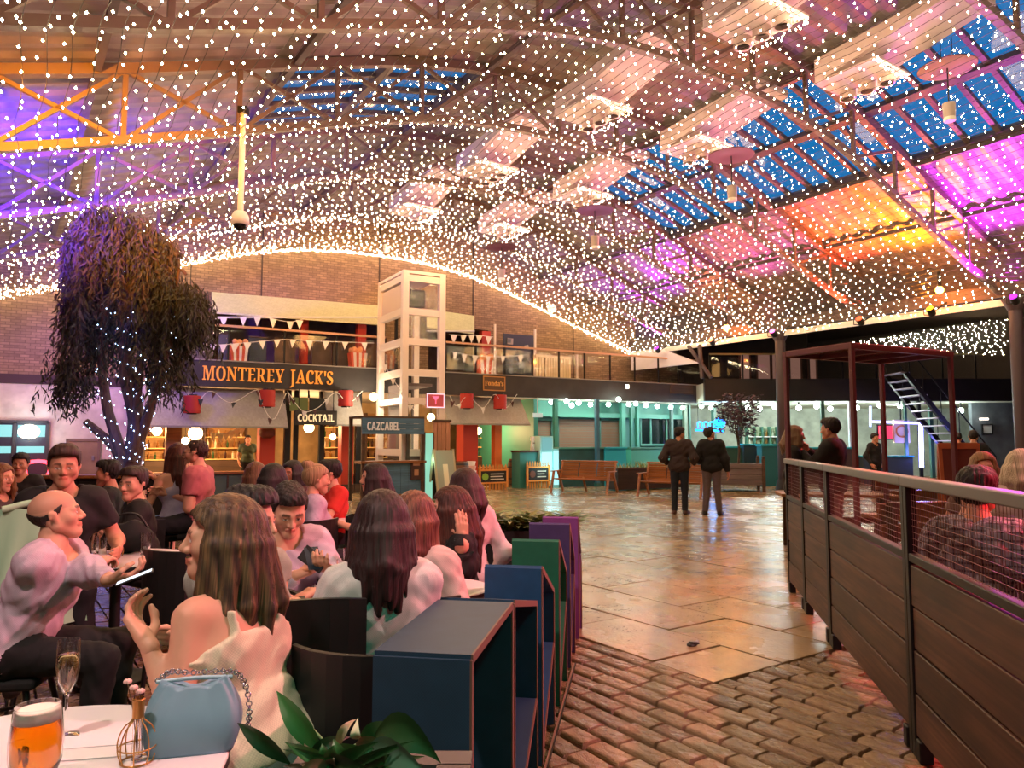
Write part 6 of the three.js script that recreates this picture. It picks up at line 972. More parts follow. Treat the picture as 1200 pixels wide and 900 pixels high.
// ---------- things on the front table ----------
const liquid = c => mat(c, .05, { transmission: 1, thickness: .02, ior: 1.33, attenuationColor: new THREE.Color(c), attenuationDistance: .09 });
{
  const T0 = .75, at = (px, py) => { const p = gnd(px, py, T0); return p; };
  { const p = atD(42, 880, 1.6); const g = thing('beer_glass', 'tulip glass of amber beer with white foam on the front table', 'glass', [p.x, T0, -1.6], 0); part(g, 'bowl', lathe([[0, .012], [.03, .012], [.034, .022], [.036, .03], [.05, .07], [.051, .11], [.044, .18], [.0425, .18], [.049, .11], [.048, .07], [.034, .034], [0, .026]], 36), M.solidGlass); part(g, 'foot', lathe([[0, 0], [.036, 0], [.036, .006], [.012, .012], [0, .012]], 28), M.solidGlass); part(g, 'beer', lathe([[0, .028], [.032, .034], [.047, .07], [.048, .11], [.0452, .15], [0, .15]], 32), liquid(0xf2bc48)); part(g, 'foam', lathe([[0, .15], [.045, .15], [.0432, .171], [.03, .174], [0, .172]], 32), mat(0xf0e8dc, .9)); }
  { const p = at(76, 863), g = thing('champagne_flute', 'slim flute of sparkling wine behind the beer glass', 'glass', p, 0); part(g, 'bowl', lathe([[0, .1], [.008, .105], [.022, .135], [.027, .17], [.0255, .235], [.0245, .235], [.026, .17], [.021, .137], [.007, .109], [0, .105]], 30), M.solidGlass); part(g, 'stem', lathe([[0, .006], [.006, .008], [.0035, .03], [.0035, .09], [.008, .106], [0, .106]], 16), M.solidGlass); part(g, 'foot', lathe([[0, 0], [.032, 0], [.032, .003], [.006, .009], [0, .009]], 28), M.solidGlass); part(g, 'wine', lathe([[0, .107], [.007, .111], [.0205, .138], [.0252, .17], [.0248, .198], [0, .198]], 28), liquid(0xe8e2c0)); }
  { const p = at(160, 893), g = thing('wire_vase', 'bottle shaped gold wire vase with small pink flowers', 'vase', p, .3), R = [[.0, 0], [.034, 0], [.04, .02], [.04, .05], [.028, .078], [.0125, .092], [.0125, .14]]; for (let i = 0; i < 8; i++) { const a = i / 8 * 6.283; part(g, 'wire', tube(R.slice(1).map(([r, y]) => [Math.cos(a) * r, y + .003, Math.sin(a) * r]), .0016, 24, 5), M.gold); } for (const [r, y] of [[.034, .003], [.04, .035], [.0125, .14]]) part(g, 'ring', xf(new THREE.TorusGeometry(r, .002, 6, 28), 0, y, 0, Math.PI / 2), M.gold); part(g, 'glass_tube', lathe([[0, .004], [.011, .006], [.011, .145], [.0098, .145], [.0098, .012], [0, .01]], 16), M.solidGlass); part(g, 'sleeve', lathe([[.0128, .1], [.0128, .144], [.012, .144], [.012, .1]], 16), M.gold);
    for (const [x, y, z] of [[-.012, .165, 0], [.004, .158, .008], [-.026, .178, -.006]]) { part(g, 'flower_stem', tube([[0, .02, 0], [x * .5, .12, z * .5], [x, y, z]], .0012, 10, 4), mat(0x5a4a30, .7)); for (let k = 0; k < 5; k++) part(g, 'petal', sph(.005, x + Math.cos(k * 1.26) * .005, y + .002, z + Math.sin(k * 1.26) * .005, 8), mat(0xe0b8b4, .7)); } }
  { // pouch bag
    const p = at(226, 876), g = thing('handbag', 'pale blue gathered leather pouch bag with silver chain on the front table', 'handbag', p, .25), m = mat(0x86b0c8, .5, { map: T.mottle }), pos = [], idx = [], K = 64, R = 22, hh = .155;
    for (let j = 0; j <= R; j++) for (let i = 0; i < K; i++) { const t = j / R, a = i / K * 6.2832, ca = Math.cos(a), sa = Math.sin(a), q = .32, sx = Math.sign(ca) * Math.pow(Math.abs(ca), q + t * .4), sz = Math.sign(sa) * Math.pow(Math.abs(sa), q + t * .4); const bul = Math.sin(Math.PI * Math.min(1, t * .8 + .18)) * .35 + .72, w = .108 * (t < .85 ? bul : bul * (1 - (t - .85) * .25)), d = .052 * (1 - .62 * t * t) * (1 + .25 * Math.sin(Math.PI * t)), pl = 1 + .06 * Math.sin(a * 18 + 2 * Math.sin(a * 3)) * Math.max(0, t - .45) * 1.6; pos.push(sx * w * .95, t * hh + .004 * Math.sin(a * 9) * t + .008 * t * Math.cos(2 * a), sz * d * pl); }
    for (let j = 0; j < R; j++) for (let i = 0; i < K; i++) { const a = j * K + i, b = j * K + (i + 1) % K, c = a + K, d = b + K; idx.push(a, c, b, b, c, d); } const c0 = pos.length / 3; pos.push(0, 0, 0); for (let i = 0; i < K; i++) idx.push(c0, i, (i + 1) % K); const c1 = pos.length / 3; pos.push(0, hh - .02, 0); for (let i = 0; i < K; i++) idx.push(c1, R * K + (i + 1) % K, R * K + i);
    const q = new THREE.BufferGeometry(); q.setAttribute('position', new THREE.Float32BufferAttribute(pos, 3)); q.setIndex(idx); q.computeVertexNormals(); part(g, 'pouch', q, m); part(g, 'frame_bar', tube([[-.085, hh + .004, 0], [0, hh + .008, .002], [.085, hh + .004, 0]], .005, 16, 8), mat(0x9abccc, .4));
    const ch = new THREE.CatmullRomCurve3([V3(-.085, hh + .005, 0), V3(-.06, hh + .02, -.02), V3(-.02, hh + .012, -.03), V3(.05, hh + .012, -.025), V3(.095, hh + .012, .0), V3(.118, hh - .02, .012), V3(.128, .08, .02), V3(.125, .04, .03)]); const n = 40, cm = mat(0xc8c8d0, .2, { metalness: 1 }); for (let i = 0; i < n; i++) { const t = (i + .5) / n, a = ch.getPoint(t), d = ch.getTangent(t), o = new THREE.TorusGeometry(.0062, .0017, 5, 10).rotateX(i % 2 ? Math.PI / 2 : 0).applyQuaternion(new THREE.Quaternion().setFromUnitVectors(V3(1, 0, 0), d)).translate(a.x, a.y, a.z); part(g, 'chain_link', o, cm); } }
  { const a = at(110, 882), g = thing('paper_menu', 'folded white paper menu lying on the front table', 'menu', a, .2); part(g, 'sheet', bx(.2, .002, .14, 0, .002, -.03), mat(0xe6e0e4, .7)); part(g, 'fold', bx(.2, .002, .07, 0, .006, -.06, .05), mat(0xe0dae0, .7)); }
}
function tumbler(x, z, h, r, label, drink, y0 = .75, straw) { const g = thing('drinking_glass', label, 'glass', [x, y0, -z], rr(0, 3)); part(g, 'tumbler', lathe([[0, 0], [r * .82, 0], [r, h], [r * .93, h], [r * .76, .012], [0, .012]], 24), M.solidGlass); if (drink) part(g, 'drink', lathe([[0, .013], [r * .75, .013], [r * (.77 + .15 * drink[1]), h * drink[1]], [0, h * drink[1]]], 20), liquid(drink[0])); if (straw) part(g, 'straw', rod([0, .01, 0], [r * .8, h * 1.3, .01], .003, 6), M.black); return g; }
{ const at = (px, py) => { const p = gnd(px, py, .75); return [p.x, -p.z]; };
  tumbler(...at(377, 706), .085, .04, 'empty clear tumbler with black straw on the small table', null, .75, true); tumbler(...at(403, 708), .2, .036, 'tall printed glass of orange drink beside the tumbler', [0xf0a830, .35]); tumbler(...at(410, 690), .2, .036, 'tall printed glass behind the orange drink', [0xd05030, .6]);
  { const p = gnd(404, 690, .75), g = thing('glass_print', 'blue and red printed band around the tall glass', 'print', [gnd(403, 708, .75).x, .75, gnd(403, 708, .75).z], 0); part(g, 'band', lathe([[.0362, .1], [.0372, .1], [.0378, .14], [.0366, .14]], 20), mat(0x2f62b8, .5)); part(g, 'upper_band', lathe([[.0368, .15], [.0378, .15], [.0382, .17], [.0372, .17]], 20), mat(0xc83a30, .5)); }
  tumbler(...at(517, 690), .125, .035, 'ribbed glass with a little orange juice on the small table', [0xd08020, .35]); { const p = gnd(388, 711, .75), g = solo('loose_straw', rod([-.05, .004, .01], [.05, .004, -.02], .003, 6), M.black, 'black straw lying on the small white table', 'straw', p); }
  for (const [x, y, lab] of [[118, 655, 'tall empty glass on the table before the black T-shirt'], [108, 650, 'second tall empty glass beside the bald man'], [392, 606, 'glass tumbler in front of the red shirt'], [408, 604, 'glass on the table of the red shirt group'], [170, 650, 'white paper cup on the left table']]) { const p = at(x, y); tumbler(p[0], p[1], .14, .035, lab, null); }
  { const p = gnd(137, 652, .75), g = thing('wire_vase', 'small wire vase beside the black bag', 'vase', p, 0); for (let i = 0; i < 6; i++) { const a = i * 1.047; part(g, 'wire', tube([[.035 * Math.cos(a), 0, .035 * Math.sin(a)], [.04 * Math.cos(a), .05, .04 * Math.sin(a)], [.014 * Math.cos(a), .09, .014 * Math.sin(a)], [.014 * Math.cos(a), .14, .014 * Math.sin(a)]], .002, 14, 4), M.gold); } part(g, 'ring', xf(new THREE.TorusGeometry(.014, .002, 5, 16), 0, .14, 0, Math.PI / 2), M.gold); }
  { const p = gnd(150, 648, .75), g = thing('black_bag', 'slouchy black bag on the left table', 'bag', p, .2); part(g, 'body', (() => { const q = new THREE.SphereGeometry(1, 20, 14).scale(.16, .11, .08); q.translate(0, .1, 0); const a = q.attributes.position; for (let i = 0; i < a.count; i++) a.setY(i, Math.max(0, a.getY(i) + .012 * Math.sin(a.getX(i) * 40))); q.computeVertexNormals(); return q; })(), M.blackSoft); part(g, 'strap', tube([[-.12, .16, 0], [-.05, .25, .01], [.05, .25, .01], [.12, .16, 0]], .008, 20, 6), M.black); }
}
// ledge around the tree
{ const a = atD(140, 560, 12.0), g = thing('tree_bench', 'dark bar ledge with brown top round the foot of the tree', 'counter', [a.x, 0, -12.0], .12); part(g, 'top', rb(2.4, .06, .4, .02, 0, .93, 0), M.wood); part(g, 'front', bx(2.3, .88, .06, 0, .46, .1), M.black); for (let i = 0; i < 8; i++) part(g, 'panel', rb(.26, .8, .02, .006, -1.0 + i * .287, .46, .14), mat(0x161214, .6)); }
// the weeping tree with lights
{
  const D = 13.2, k = D / FPX, c = atD(150, 500, D), g = thing('weeping_tree', 'tall weeping tree with drooping dark foliage and lit trunk', 'tree', [c.x, 0, -D], 0), L = (px, py, dz = 0) => { const p = atD(px, py, D); return V3(p.x - c.x, p.y, dz); }, bark = mat(0x6a4c40, .85, { map: T.woodV });
  const limb = (pts, r0, r1) => { const cv = new THREE.CatmullRomCurve3(pts), t = new THREE.TubeGeometry(cv, 18, 1, 9), p = t.attributes.position; for (let i = 0; i <= 18; i++) { const q = cv.getPointAt(i / 18), r = r0 + (r1 - r0) * i / 18; for (let j = 0; j <= 9; j++) { const o = i * 10 + j; p.setXYZ(o, q.x + (p.getX(o) - q.x) * r, q.y + (p.getY(o) - q.y) * r, q.z + (p.getZ(o) - q.z) * r); } } t.computeVertexNormals(); return [t, cv, r0, r1]; };
  const limbs = [limb([V3(0, 0, 0), L(152, 548), L(158, 520), L(160, 490), L(150, 440, .05), L(146, 380), L(140, 300)], .2, .07), limb([L(152, 560, .05), L(138, 525, .1), L(118, 505, .12), L(106, 494, .15)], .11, .06), limb([L(158, 530), L(172, 500, .1), L(186, 462, .15), L(200, 410, .1), L(207, 370)], .1, .05), limb([L(146, 535, .1), L(137, 505, .1), L(128, 480, .06), L(120, 430), L(122, 380), L(135, 300)], .1, .05), limb([L(156, 540, .1), L(165, 510, .14), L(164, 470, .1), L(168, 420, .1), L(160, 340)], .09, .04)];
  limbs.forEach(([t], i) => part(g, i ? 'limb' : 'trunk', t, bark));
  const mats = [];
  const strand = (px, py, dz, len) => { const a = L(px, py, dz); const sw = rr(-.12, .12), sz = rr(-.1, .1), n = Math.round(len / .045); for (let i = 0; i < n; i++) { const t = i / n, x = a.x + sw * t * t * 1.5 + rr(-.035, .035), y = a.y - len * t, z = a.z + sz * t + rr(-.035, .035); mats.push(mtx(x, y, z, rr(-.5, .5), rr(0, 6.3), rr(-.55, .55) + (rnd() < .5 ? .4 : -.4), rr(.8, 1.2), rr(.8, 1.3), 1)); } };
  for (let i = 0; i < 640; i++) { const a = rr(0, Math.PI), r = Math.sqrt(rnd()), x = 145 + Math.cos(a) * 62 * r, y = 262 - Math.sin(a) * 20 * Math.sqrt(1 - r * r * .6) + r * r * 26 + rr(-3, 12); const edge = Math.abs(x - 145) / 62, mid = Math.exp(-(((x - 150) / 26) ** 2)); strand(x, y, rr(-.85, .85) * Math.sqrt(Math.max(.05, 1 - edge * edge)), (rr(60, 175) * (1 - .35 * mid) * (.75 + .45 * edge)) * k); }
  for (let i = 0; i < 250; i++) { const x = rr(186, 243), e = Math.abs(x - 214) / 34; strand(x, 322 + e * e * 30 + rr(0, 30), rr(-.5, .5), rr(40, x > 222 ? 62 : 115) * k); }
  for (let i = 0; i < 42; i++) strand(rr(62, 92), rr(412, 428), rr(-.25, .25), rr(24, 68) * k); for (let i = 0; i < 26; i++) strand(rr(170, 215), rr(420, 440), rr(-.2, .3), rr(20, 60) * k); for (let i = 0; i < 150; i++) strand(rr(95, 190), rr(330, 390), rr(-.5, .3), rr(30, 90) * k); for (let i = 0; i < 12; i++) strand(rr(92, 112), rr(440, 452), rr(-.2, .2), rr(18, 40) * k);
  const leaf = new THREE.BufferGeometry(); leaf.setAttribute('position', new THREE.Float32BufferAttribute([0, 0, 0, .016, -.06, .004, 0, -.15, 0, -.016, -.06, .004], 3)); leaf.setIndex([0, 1, 2, 0, 2, 3]); leaf.computeVertexNormals();
  const third = Math.ceil(mats.length / 3); [0x3a3420, 0x4e3a28, 0x2e2c1a].forEach((cc, i) => part(g, 'foliage', stamp(leaf, mats.slice(i * third, (i + 1) * third)), mat(cc, .7, { side: THREE.DoubleSide }), undefined, 'stuff'));
  for (const [a, b] of [[[75, 412], [120, 330]], [[218, 322], [205, 380]]]) part(g, 'branch', tube([L(b[0], b[1]), L((a[0] + b[0]) / 2, Math.min(a[1], b[1]) - 8), L(...a)], .03, 12, 6), bark);
  // blue-white lights wound round trunk and limbs
  const blue = mat(0x223044, .5, { emissive: new THREE.Color(.42, .62, 1), emissiveIntensity: 16 });
  limbs.forEach(([t, cv, r0, r1], li) => { const path = []; const n = li ? 46 : 110, turns = li ? 9 : 17; for (let i = 0; i <= n; i++) { const u = (li ? 0 : .08) + (li ? 1 : .92) * i / n, q = cv.getPointAt(Math.min(1, u)), r = r0 + (r1 - r0) * u + .03, a = u * turns * 6.283 + li; path.push(V3(q.x + Math.cos(a) * r + c.x, q.y, q.z + Math.sin(a) * r - D)); } lightString(path, .13, ['blue-white lights wound round the main trunk of the tree', 'blue-white lights on the bare stub branch of the tree', 'blue-white lights on the limb leaning towards the bar', 'blue-white lights on the rear limb of the tree', 'blue-white lights on the short middle limb of the tree'][li], undefined, .02, .7, blue); });
  scene.add(pointLight([c.x, 1.6, -D + .6], 0x5a78ff, 1.6, 0, 20)); scene.add(pointLight([c.x - .1, 3.6, -D + .7], 0x5a78ff, 1.2, 0, 20));
  { const q = atD(222, 373, 14.2), h = thing('white_lantern', 'bright white blue lantern shining through the tree', 'lamp', [q.x, q.y - .12, q.z], 0); part(h, 'globe', sph(.17, 0, .12, 0, 14), glow(0xcdeaff, 12)); part(h, 'cord', rod([0, .3, 0], [0, 1.3, 0], .008, 5), M.black); scene.add(pointLight(q, 0xcdeaff, 8, 0, 8)); }
}
// foreground plant in its tall planter
{
  const g = thing('foreground_planter', 'tall grey box planter with broad glossy leaves beside the handbag table', 'planter', [-.27, 0, -1.36], 0), W = .34, D = .56, h = .8, pm = mat(0x5a4f50, .6, { map: T.mottle });
  part(g, 'box', [bx(W, h, .03, 0, h / 2, D / 2), bx(W, h, .03, 0, h / 2, -D / 2), bx(.03, h, D - .03, -W / 2 + .015, h / 2, 0), bx(.03, h, D - .03, W / 2 - .015, h / 2, 0)], mat(0x1c1a1e, .6)); part(g, 'rim', [bx(W + .03, .03, .07, 0, h, D / 2 - .02), bx(W + .03, .03, .07, 0, h, -D / 2 + .02), bx(.07, .03, D - .1, -W / 2 + .02, h, 0), bx(.07, .03, D - .1, W / 2 - .02, h, 0)], pm); part(g, 'soil', bx(W - .05, .04, D - .05, 0, h - .08, 0), mat(0x1a120c, .95));
  const blade = (a, b, w, m, sag = .02, nm = 'leaf') => { const A = root(a), B = root(b), K = 10, pos = [], idx = [], d = B.clone().sub(A), sd = d.clone().cross(V3(0, 0, 1)).normalize(); for (let j = 0; j <= K; j++) { const t = j / K, q = A.clone().lerp(B, t); q.y += sag * 4 * t * (1 - t); q.z += .03 * Math.sin(t * 3); const ww = w * .72 * Math.pow(Math.sin(Math.PI * Math.pow(Math.min(.999, t * .97 + .02), .8)), 1.15); for (const s of [-1, -.5, 0, .5, 1]) { const e = q.clone().addScaledVector(sd, ww * s); e.z += Math.abs(s) * ww * .45; pos.push(e.x, e.y, e.z); } if (j) for (let s = 0; s < 4; s++) { const o = (j - 1) * 5 + s; idx.push(o, o + 1, o + 5, o + 1, o + 6, o + 5); } } const q = new THREE.BufferGeometry(); q.setAttribute('position', new THREE.Float32BufferAttribute(pos, 3)); q.setIndex(idx); q.computeVertexNormals(); part(g, nm, q, m); };
  const root = ([px, py, d]) => { const p = atD(px, py, d); return V3(p.x + .27, p.y, p.z + 1.36); };
  const G = [leafM(0x3c7a3e), leafM(0x1f4426), leafM(0x2c5a30), leafM(0x4a7a44)], dry = [leafM(0xa89a78), leafM(0x8a7a5c)];
  blade([378, 884, 1.45], [325, 809, 1.5], .03, G[0]); blade([340, 895, 1.4], [279, 846, 1.42], .022, G[1]); blade([436, 868, 1.45], [517, 893, 1.4], .05, G[2], .05); blade([430, 880, 1.4], [500, 905, 1.3], .035, leafM(0x5a8a70), .03); blade([420, 880, 1.45], [470, 848, 1.5], .035, G[2], .02); blade([400, 890, 1.42], [355, 868, 1.45], .018, dry[0], .0); blade([395, 880, 1.45], [418, 842, 1.47], .012, dry[0]); blade([415, 878, 1.45], [460, 872, 1.42], .02, dry[1]); blade([380, 890, 1.45], [440, 880, 1.38], .025, G[3]); blade([370, 896, 1.4], [440, 905, 1.3], .03, G[2]); blade([360, 893, 1.45], [412, 862, 1.5], .02, G[1]); blade([390, 900, 1.35], [350, 905, 1.3], .02, dry[1]);
  for (let i = 0; i < 44; i++) { const x = rr(330, 505), y = rr(872, 905); blade([rr(380, 440), 905, 1.4], [x, y - rr(0, 14), rr(1.3, 1.5)], rr(.01, .024), [...G, dry[1]][rnd() * 5 | 0], .015); }
  for (const [a, b] of [[[400, 885, 1.45], [455, 846, 1.46]], [[395, 885, 1.45], [330, 815, 1.5]], [[410, 880, 1.45], [450, 852, 1.47]]]) part(g, 'stalk', rod(root(a), root(b), .003, 5), mat(0x6a8a5a, .6));
  blade([421, 866, 1.46], [420, 840, 1.46], .014, mat(0xd8d2b0, .6, { side: THREE.DoubleSide }), 0, 'flower');
}
// ---------- people ----------
const SK = 0xd09a80, SK2 = 0xc08468;
const G2 = 'guests at the tables';
const P_ = (px, d, y = 0) => { const p = atD(px, 500, d); return [p.x, y, -d]; };
function seat(px, d, turn, label, o) { const p = P_(px, d); const s = o.sit ?? .45; const back = V3(0, 0, -.06).applyAxisAngle(V3(0, 1, 0), turn); if (o.chair !== false && s < .5) chair(p[0] + back.x, d - back.z, turn, o.chair ?? ('black cafe chair of the ' + label.replace(/ (with|at|in front|seen|looking|resting|holding|beside|twisting|on the far|on a bar|half hidden|leaning|behind|by the|between).*$/, '')), 1); if (s >= .5) stool(p[0], d, turn, s, 'black bar stool of the ' + label.replace(/ (with|at|in front|seen|looking|resting|holding|beside|twisting|on the far|on a bar|half hidden|leaning|behind|by the|between).*$/, '')); return person({ ...o, sit: s + .0, pos: p, turn, label }); }
function stool(x, z, turn, h, label) { const g = thing('bar_stool', label, 'stool', [x, 0, -z], turn); part(g, 'seat', rb(.34, .05, .34, .02, 0, h - .03, 0), M.blackSoft); for (const [a, b] of [[-1, -1], [1, -1], [-1, 1], [1, 1]]) part(g, 'leg', rod([a * .12, h - .05, b * .12], [a * .19, 0, b * .19], .014, 6), M.black); part(g, 'foot_ring', xf(new THREE.TorusGeometry(.2, .01, 6, 20), 0, .22, 0, Math.PI / 2), M.black); }
function phone(h, label, lit, yaw = 0) { const g = thing('phone', label, 'phone', h.p, 0); const m = new THREE.Matrix4().makeBasis(new THREE.Vector3().crossVectors(h.dir, h.palm).normalize(), h.dir, h.palm); const q = new THREE.Quaternion().setFromRotationMatrix(m); part(g, 'case', rb(.074, .152, .009, .004).applyQuaternion(q), M.black); part(g, 'screen', bx(.066, .142, .001, 0, 0, .0052).applyQuaternion(q), lit ? glow(0xcfe0f0, 1.6) : mat(0x101418, .1)); }
// front woman in the cream top
seat(314, 2.2, -1.98, 'woman in a cream strappy top with long fair brown hair beside the handbag table', { lod: 0, fem: true, sit: .49, lean: .32, yaw: .7, pitch: -.05, chair: false, skin: SK, shirt: { color: 0xe8dcc0, sleeve: 'tank', name: 'top', hem: -.02 }, pants: { color: 0xd6ccd2, name: 'jeans' }, hair: { style: 'long', len: .44, color: 0x4e3424, color2: 0xa07c50, locks: 26, rad: .02, wave: .022, th: .016, out: 1.08, wrap: 3.9, taper: .95 }, armR: { px: [172, 752, 2.08], pole: [.3, -1, -.1], palm: [-.3, .2, -1], curl: .7, dir: [-.1, .5, .7] }, armL: { at: [-.12, .82, .36] } });
chair(-.7, 2.28, -1.62, 'black cafe chair of the woman in the cream top');
// bearded man
{ const r = seat(283, 2.92, 1.15, 'bearded man in a grey green sweater seen in profile', { lod: 0, sit: .45, lean: .06, yaw: .2, pitch: .02, skin: SK, beard: .8, shirt: { color: 0xa8b0a4, sleeve: 'long', name: 'sweater' }, pants: { color: 0x16161c }, hair: { style: 'short', color: 0x1c1010, top: .02 }, armR: { px: [338, 716, 2.85], curl: .6, palm: [0, -1, 0] }, armL: { px: [345, 706, 3.05], curl: .6, palm: [0, -1, 0] } }); }
{ const r = seat(333, 3.82, .5, 'man in a white and lavender sweater looking down at his phone', { lod: 0, sit: .45, lean: .1, yaw: .0, pitch: .42, hunch: .12, skin: SK, shirt: { color: 0xcabdd0, sleeve: 'long', name: 'sweater' }, pants: { color: 0x15151a }, hair: { style: 'short', color: 0x2a1816, top: .006 }, armL: { px: [347, 674, 3.52], palm: [.2, .9, .3], curl: .7, dir: [.75, .25, .5], thumb: -1 }, armR: { px: [388, 668, 3.5], palm: [-.3, .9, .2], curl: .7, dir: [-.5, .25, .6], thumb: 1 } }); const g = thing('phone', 'dark phone in the hands of the man in the lavender sweater', 'phone', atD(367, 655, 3.44), .5); part(g, 'case', rb(.075, .15, .009, .004, 0, 0, 0, -.9, 0, .9), M.black); part(g, 'screen', bx(.066, .14, .001, 0, 0, .0055, 0, 0, 0).rotateX(-.9).rotateZ(.0), mat(0x22303c, .1)).visible = true; }
// woman with dark red bob
seat(452, 2.68, -2.72, 'woman with straight dark red hair in a white T-shirt seen from behind', { lod: 0, fem: true, sit: .45, lean: .08, yaw: -.2, skin: SK, chair: false, shirt: { color: 0xe2dcdc, sleeve: 'short', name: 'tshirt', hem: -.1 }, pants: { color: 0x202430 }, hair: { style: 'bob', len: .27, color: 0x3a1214, locks: 26, rad: .024, wave: .004, out: 1.1, taper: 1.08, th: .018, wrap: 4.7 }, armL: { px: [425, 712, 2.85] }, armR: { at: [.2, .8, .3] } });
chair(-.42, 2.5, -2.9, 'black cafe chair of the woman in the white T-shirt'); chair(-.62, 2.22, -2.75, 'empty black cafe chair with a wide back beside the folded panels', 1.15);
seat(484, 3.3, 2.95, 'woman with streaked auburn hair in a pale pink top seen from behind', { lod: 0, fem: true, lean: .04, skin: SK, shirt: { color: 0xe0c0bc, sleeve: 'long', name: 'blouse' }, pants: { color: 0x1c1c22 }, hair: { style: 'long', len: .26, color: 0x6a3024, color2: 0xb87858, locks: 24, rad: .022, wave: .004, th: .014, out: 1.02, taper: .9 }, scale: .97 });
seat(548, 4.25, -1.35, 'brown haired woman in a black top resting her head on her hand', { lod: 0, fem: true, lean: .16, yaw: -.1, pitch: .06, skin: SK, shirt: { color: 0x131216, sleeve: 'long', name: 'top' }, pants: { color: 0x131216 }, hair: { style: 'long', len: .38, color: 0x4a2018, color2: 0x7a3a28, locks: 24, rad: .024, wave: .012, out: 1.1 }, armR: { px: [543, 632, 4.12], dir: [0, 1, .1], palm: [-1, 0, 0], curl: .25, pole: [.3, -1, .3] }, armL: { at: [-.08, .8, .38] }, scale: .95 });
seat(548, 5.1, -2.5, 'brown haired woman in a white top behind the black top', { lod: 1, fem: true, lean: .05, skin: SK, shirt: { color: 0xe6dcdc, sleeve: 'long', name: 'blouse' }, pants: { color: 0x20202a }, hair: { style: 'long', len: .24, color: 0x4a2220, locks: 20, rad: .024 } });
// left table
stool(P_(26, 3.45)[0], 3.45, 1.75, .45, 'low black stool of the balding man');
{ const r = seat(26, 3.45, 1.75, 'balding man in a lavender shirt leaning forward with a lit phone', { lod: 0, lean: .38, yaw: .35, pitch: -.2, skin: SK, chair: false, belly: .03, wide: 1.08, shirt: { color: 0xd0bcd0, sleeve: 'long', cuff: .9, collar: .0, fold: .003 }, pants: { color: 0x101014 }, hair: { style: 'fringe', color: 0x3a2a26 }, shave: .18, armR: { px: [140, 684, 3.25], palm: [0, .6, -1], dir: [.1, .15, 1], curl: .7, pole: [.4, -1, -.2] }, armL: { px: [112, 664, 3.75], palm: [0, -1, 0], curl: .9 } }); const g = thing('phone', 'lit phone in the hand of the balding man', 'phone', atD(158, 677, 3.22), .4); part(g, 'case', rb(.15, .009, .075, .004, 0, 0, 0, 0, 0, .35), M.black); part(g, 'screen', bx(.14, .001, .068, 0, .0055, 0).rotateZ(.35), glow(0xe0ecf4, 2)); }
seat(78, 4.5, .5, 'standing-height man in a black T-shirt with a blurred grin between the tables', { lod: 1, sit: .61, lean: .1, skin: SK2, chair: false, shirt: { color: 0x0f0e12, sleeve: 'short', name: 'tshirt' }, pants: { color: 0x1a1a20 }, hair: { style: 'short', color: 0x4a2c20, top: .02 }, armL: { at: [-.3, .85, .25] }, armR: { at: [.3, .85, .25] } });
{ const p = atD(40, 640, 4.1), g = thing('mint_jacket', 'mint green jacket hanging over a chair back', 'jacket', [p.x, 0, p.z], .5); part(g, 'cloth', (() => { const pos = [], idx = [], K = 16, R = 12; for (let j = 0; j <= R; j++) for (let i = 0; i <= K; i++) { const u = i / K - .5, t = j / R; pos.push(u * (.34 + .2 * t), 1.12 - t * .62, .06 + .05 * t + .02 * Math.sin(u * 22 + t * 2) * t - .15 * u * u); } for (let j = 0; j < R; j++) for (let i = 0; i < K; i++) { const a = j * (K + 1) + i; idx.push(a, a + K + 1, a + 1, a + 1, a + K + 1, a + K + 2); } const b = new THREE.BufferGeometry(); b.setAttribute('position', new THREE.Float32BufferAttribute(pos, 3)); b.setIndex(idx); b.computeVertexNormals(); return b; })(), mat(0x9ec8a8, .8, { side: THREE.DoubleSide })); part(g, 'collar', tube([[-.15, 1.12, .05], [0, 1.15, .02], [.15, 1.12, .05]], .02, 14, 6), mat(0x9ec8a8, .8)); part(g, 'chair_rail', rod([-.2, 1.1, .0], [.2, 1.1, .0], .015, 6), M.black); for (const x of [-.18, .18]) part(g, 'chair_stile', rod([x, 0, 0], [x, 1.1, 0], .015, 6), M.black); }
seat(178, 5.7, -1.0, 'man in a black T-shirt twisting round to look over his shoulder', { lod: 1, lean: .22, yaw: .75, skin: SK, shirt: { color: 0x111114, sleeve: 'short', name: 'tshirt' }, pants: { color: 0x16161c }, hair: { style: 'short', color: 0x3a2418, top: .016 }, armL: { px: [120, 622, 5.5] }, armR: { px: [112, 614, 5.3] } });
seat(131, 7.2, -1.3, 'dark haired man half hidden behind the black T-shirt', { lod: 1, skin: SK2, shirt: { color: 0x18161a, sleeve: 'short' }, pants: { color: 0x16161c }, hair: { style: 'short', color: 0x120c0c, top: .018 } });
seat(213, 7.1, -2.25, 'woman with long auburn hair in a pale top and blue skirt on a bar stool', { lod: 1, fem: true, sit: .62, lean: .1, skin: SK, shirt: { color: 0xb8b4d0, sleeve: 'tank', name: 'top' }, pants: { color: 0x5a86b8, name: 'skirt', end: 0 }, hair: { style: 'long', len: .4, color: 0x5a2818, color2: 0x7a3c24 }, armL: { px: [183, 562, 7.0] }, armR: { at: [.2, .95, .3] } });
seat(241, 6.9, -1.5, 'man with glasses in a salmon pink shirt on a bar stool', { lod: 1, sit: .66, lean: .14, skin: SK, glasses: true, beard: .3, belly: .02, shirt: { color: 0xc06a70, sleeve: 'short' }, pants: { color: 0x1c1c24 }, hair: { style: 'buzz', color: 0x4a3024 }, armL: { at: [-.1, 1.0, .38] }, armR: { px: [222, 562, 6.75] } });
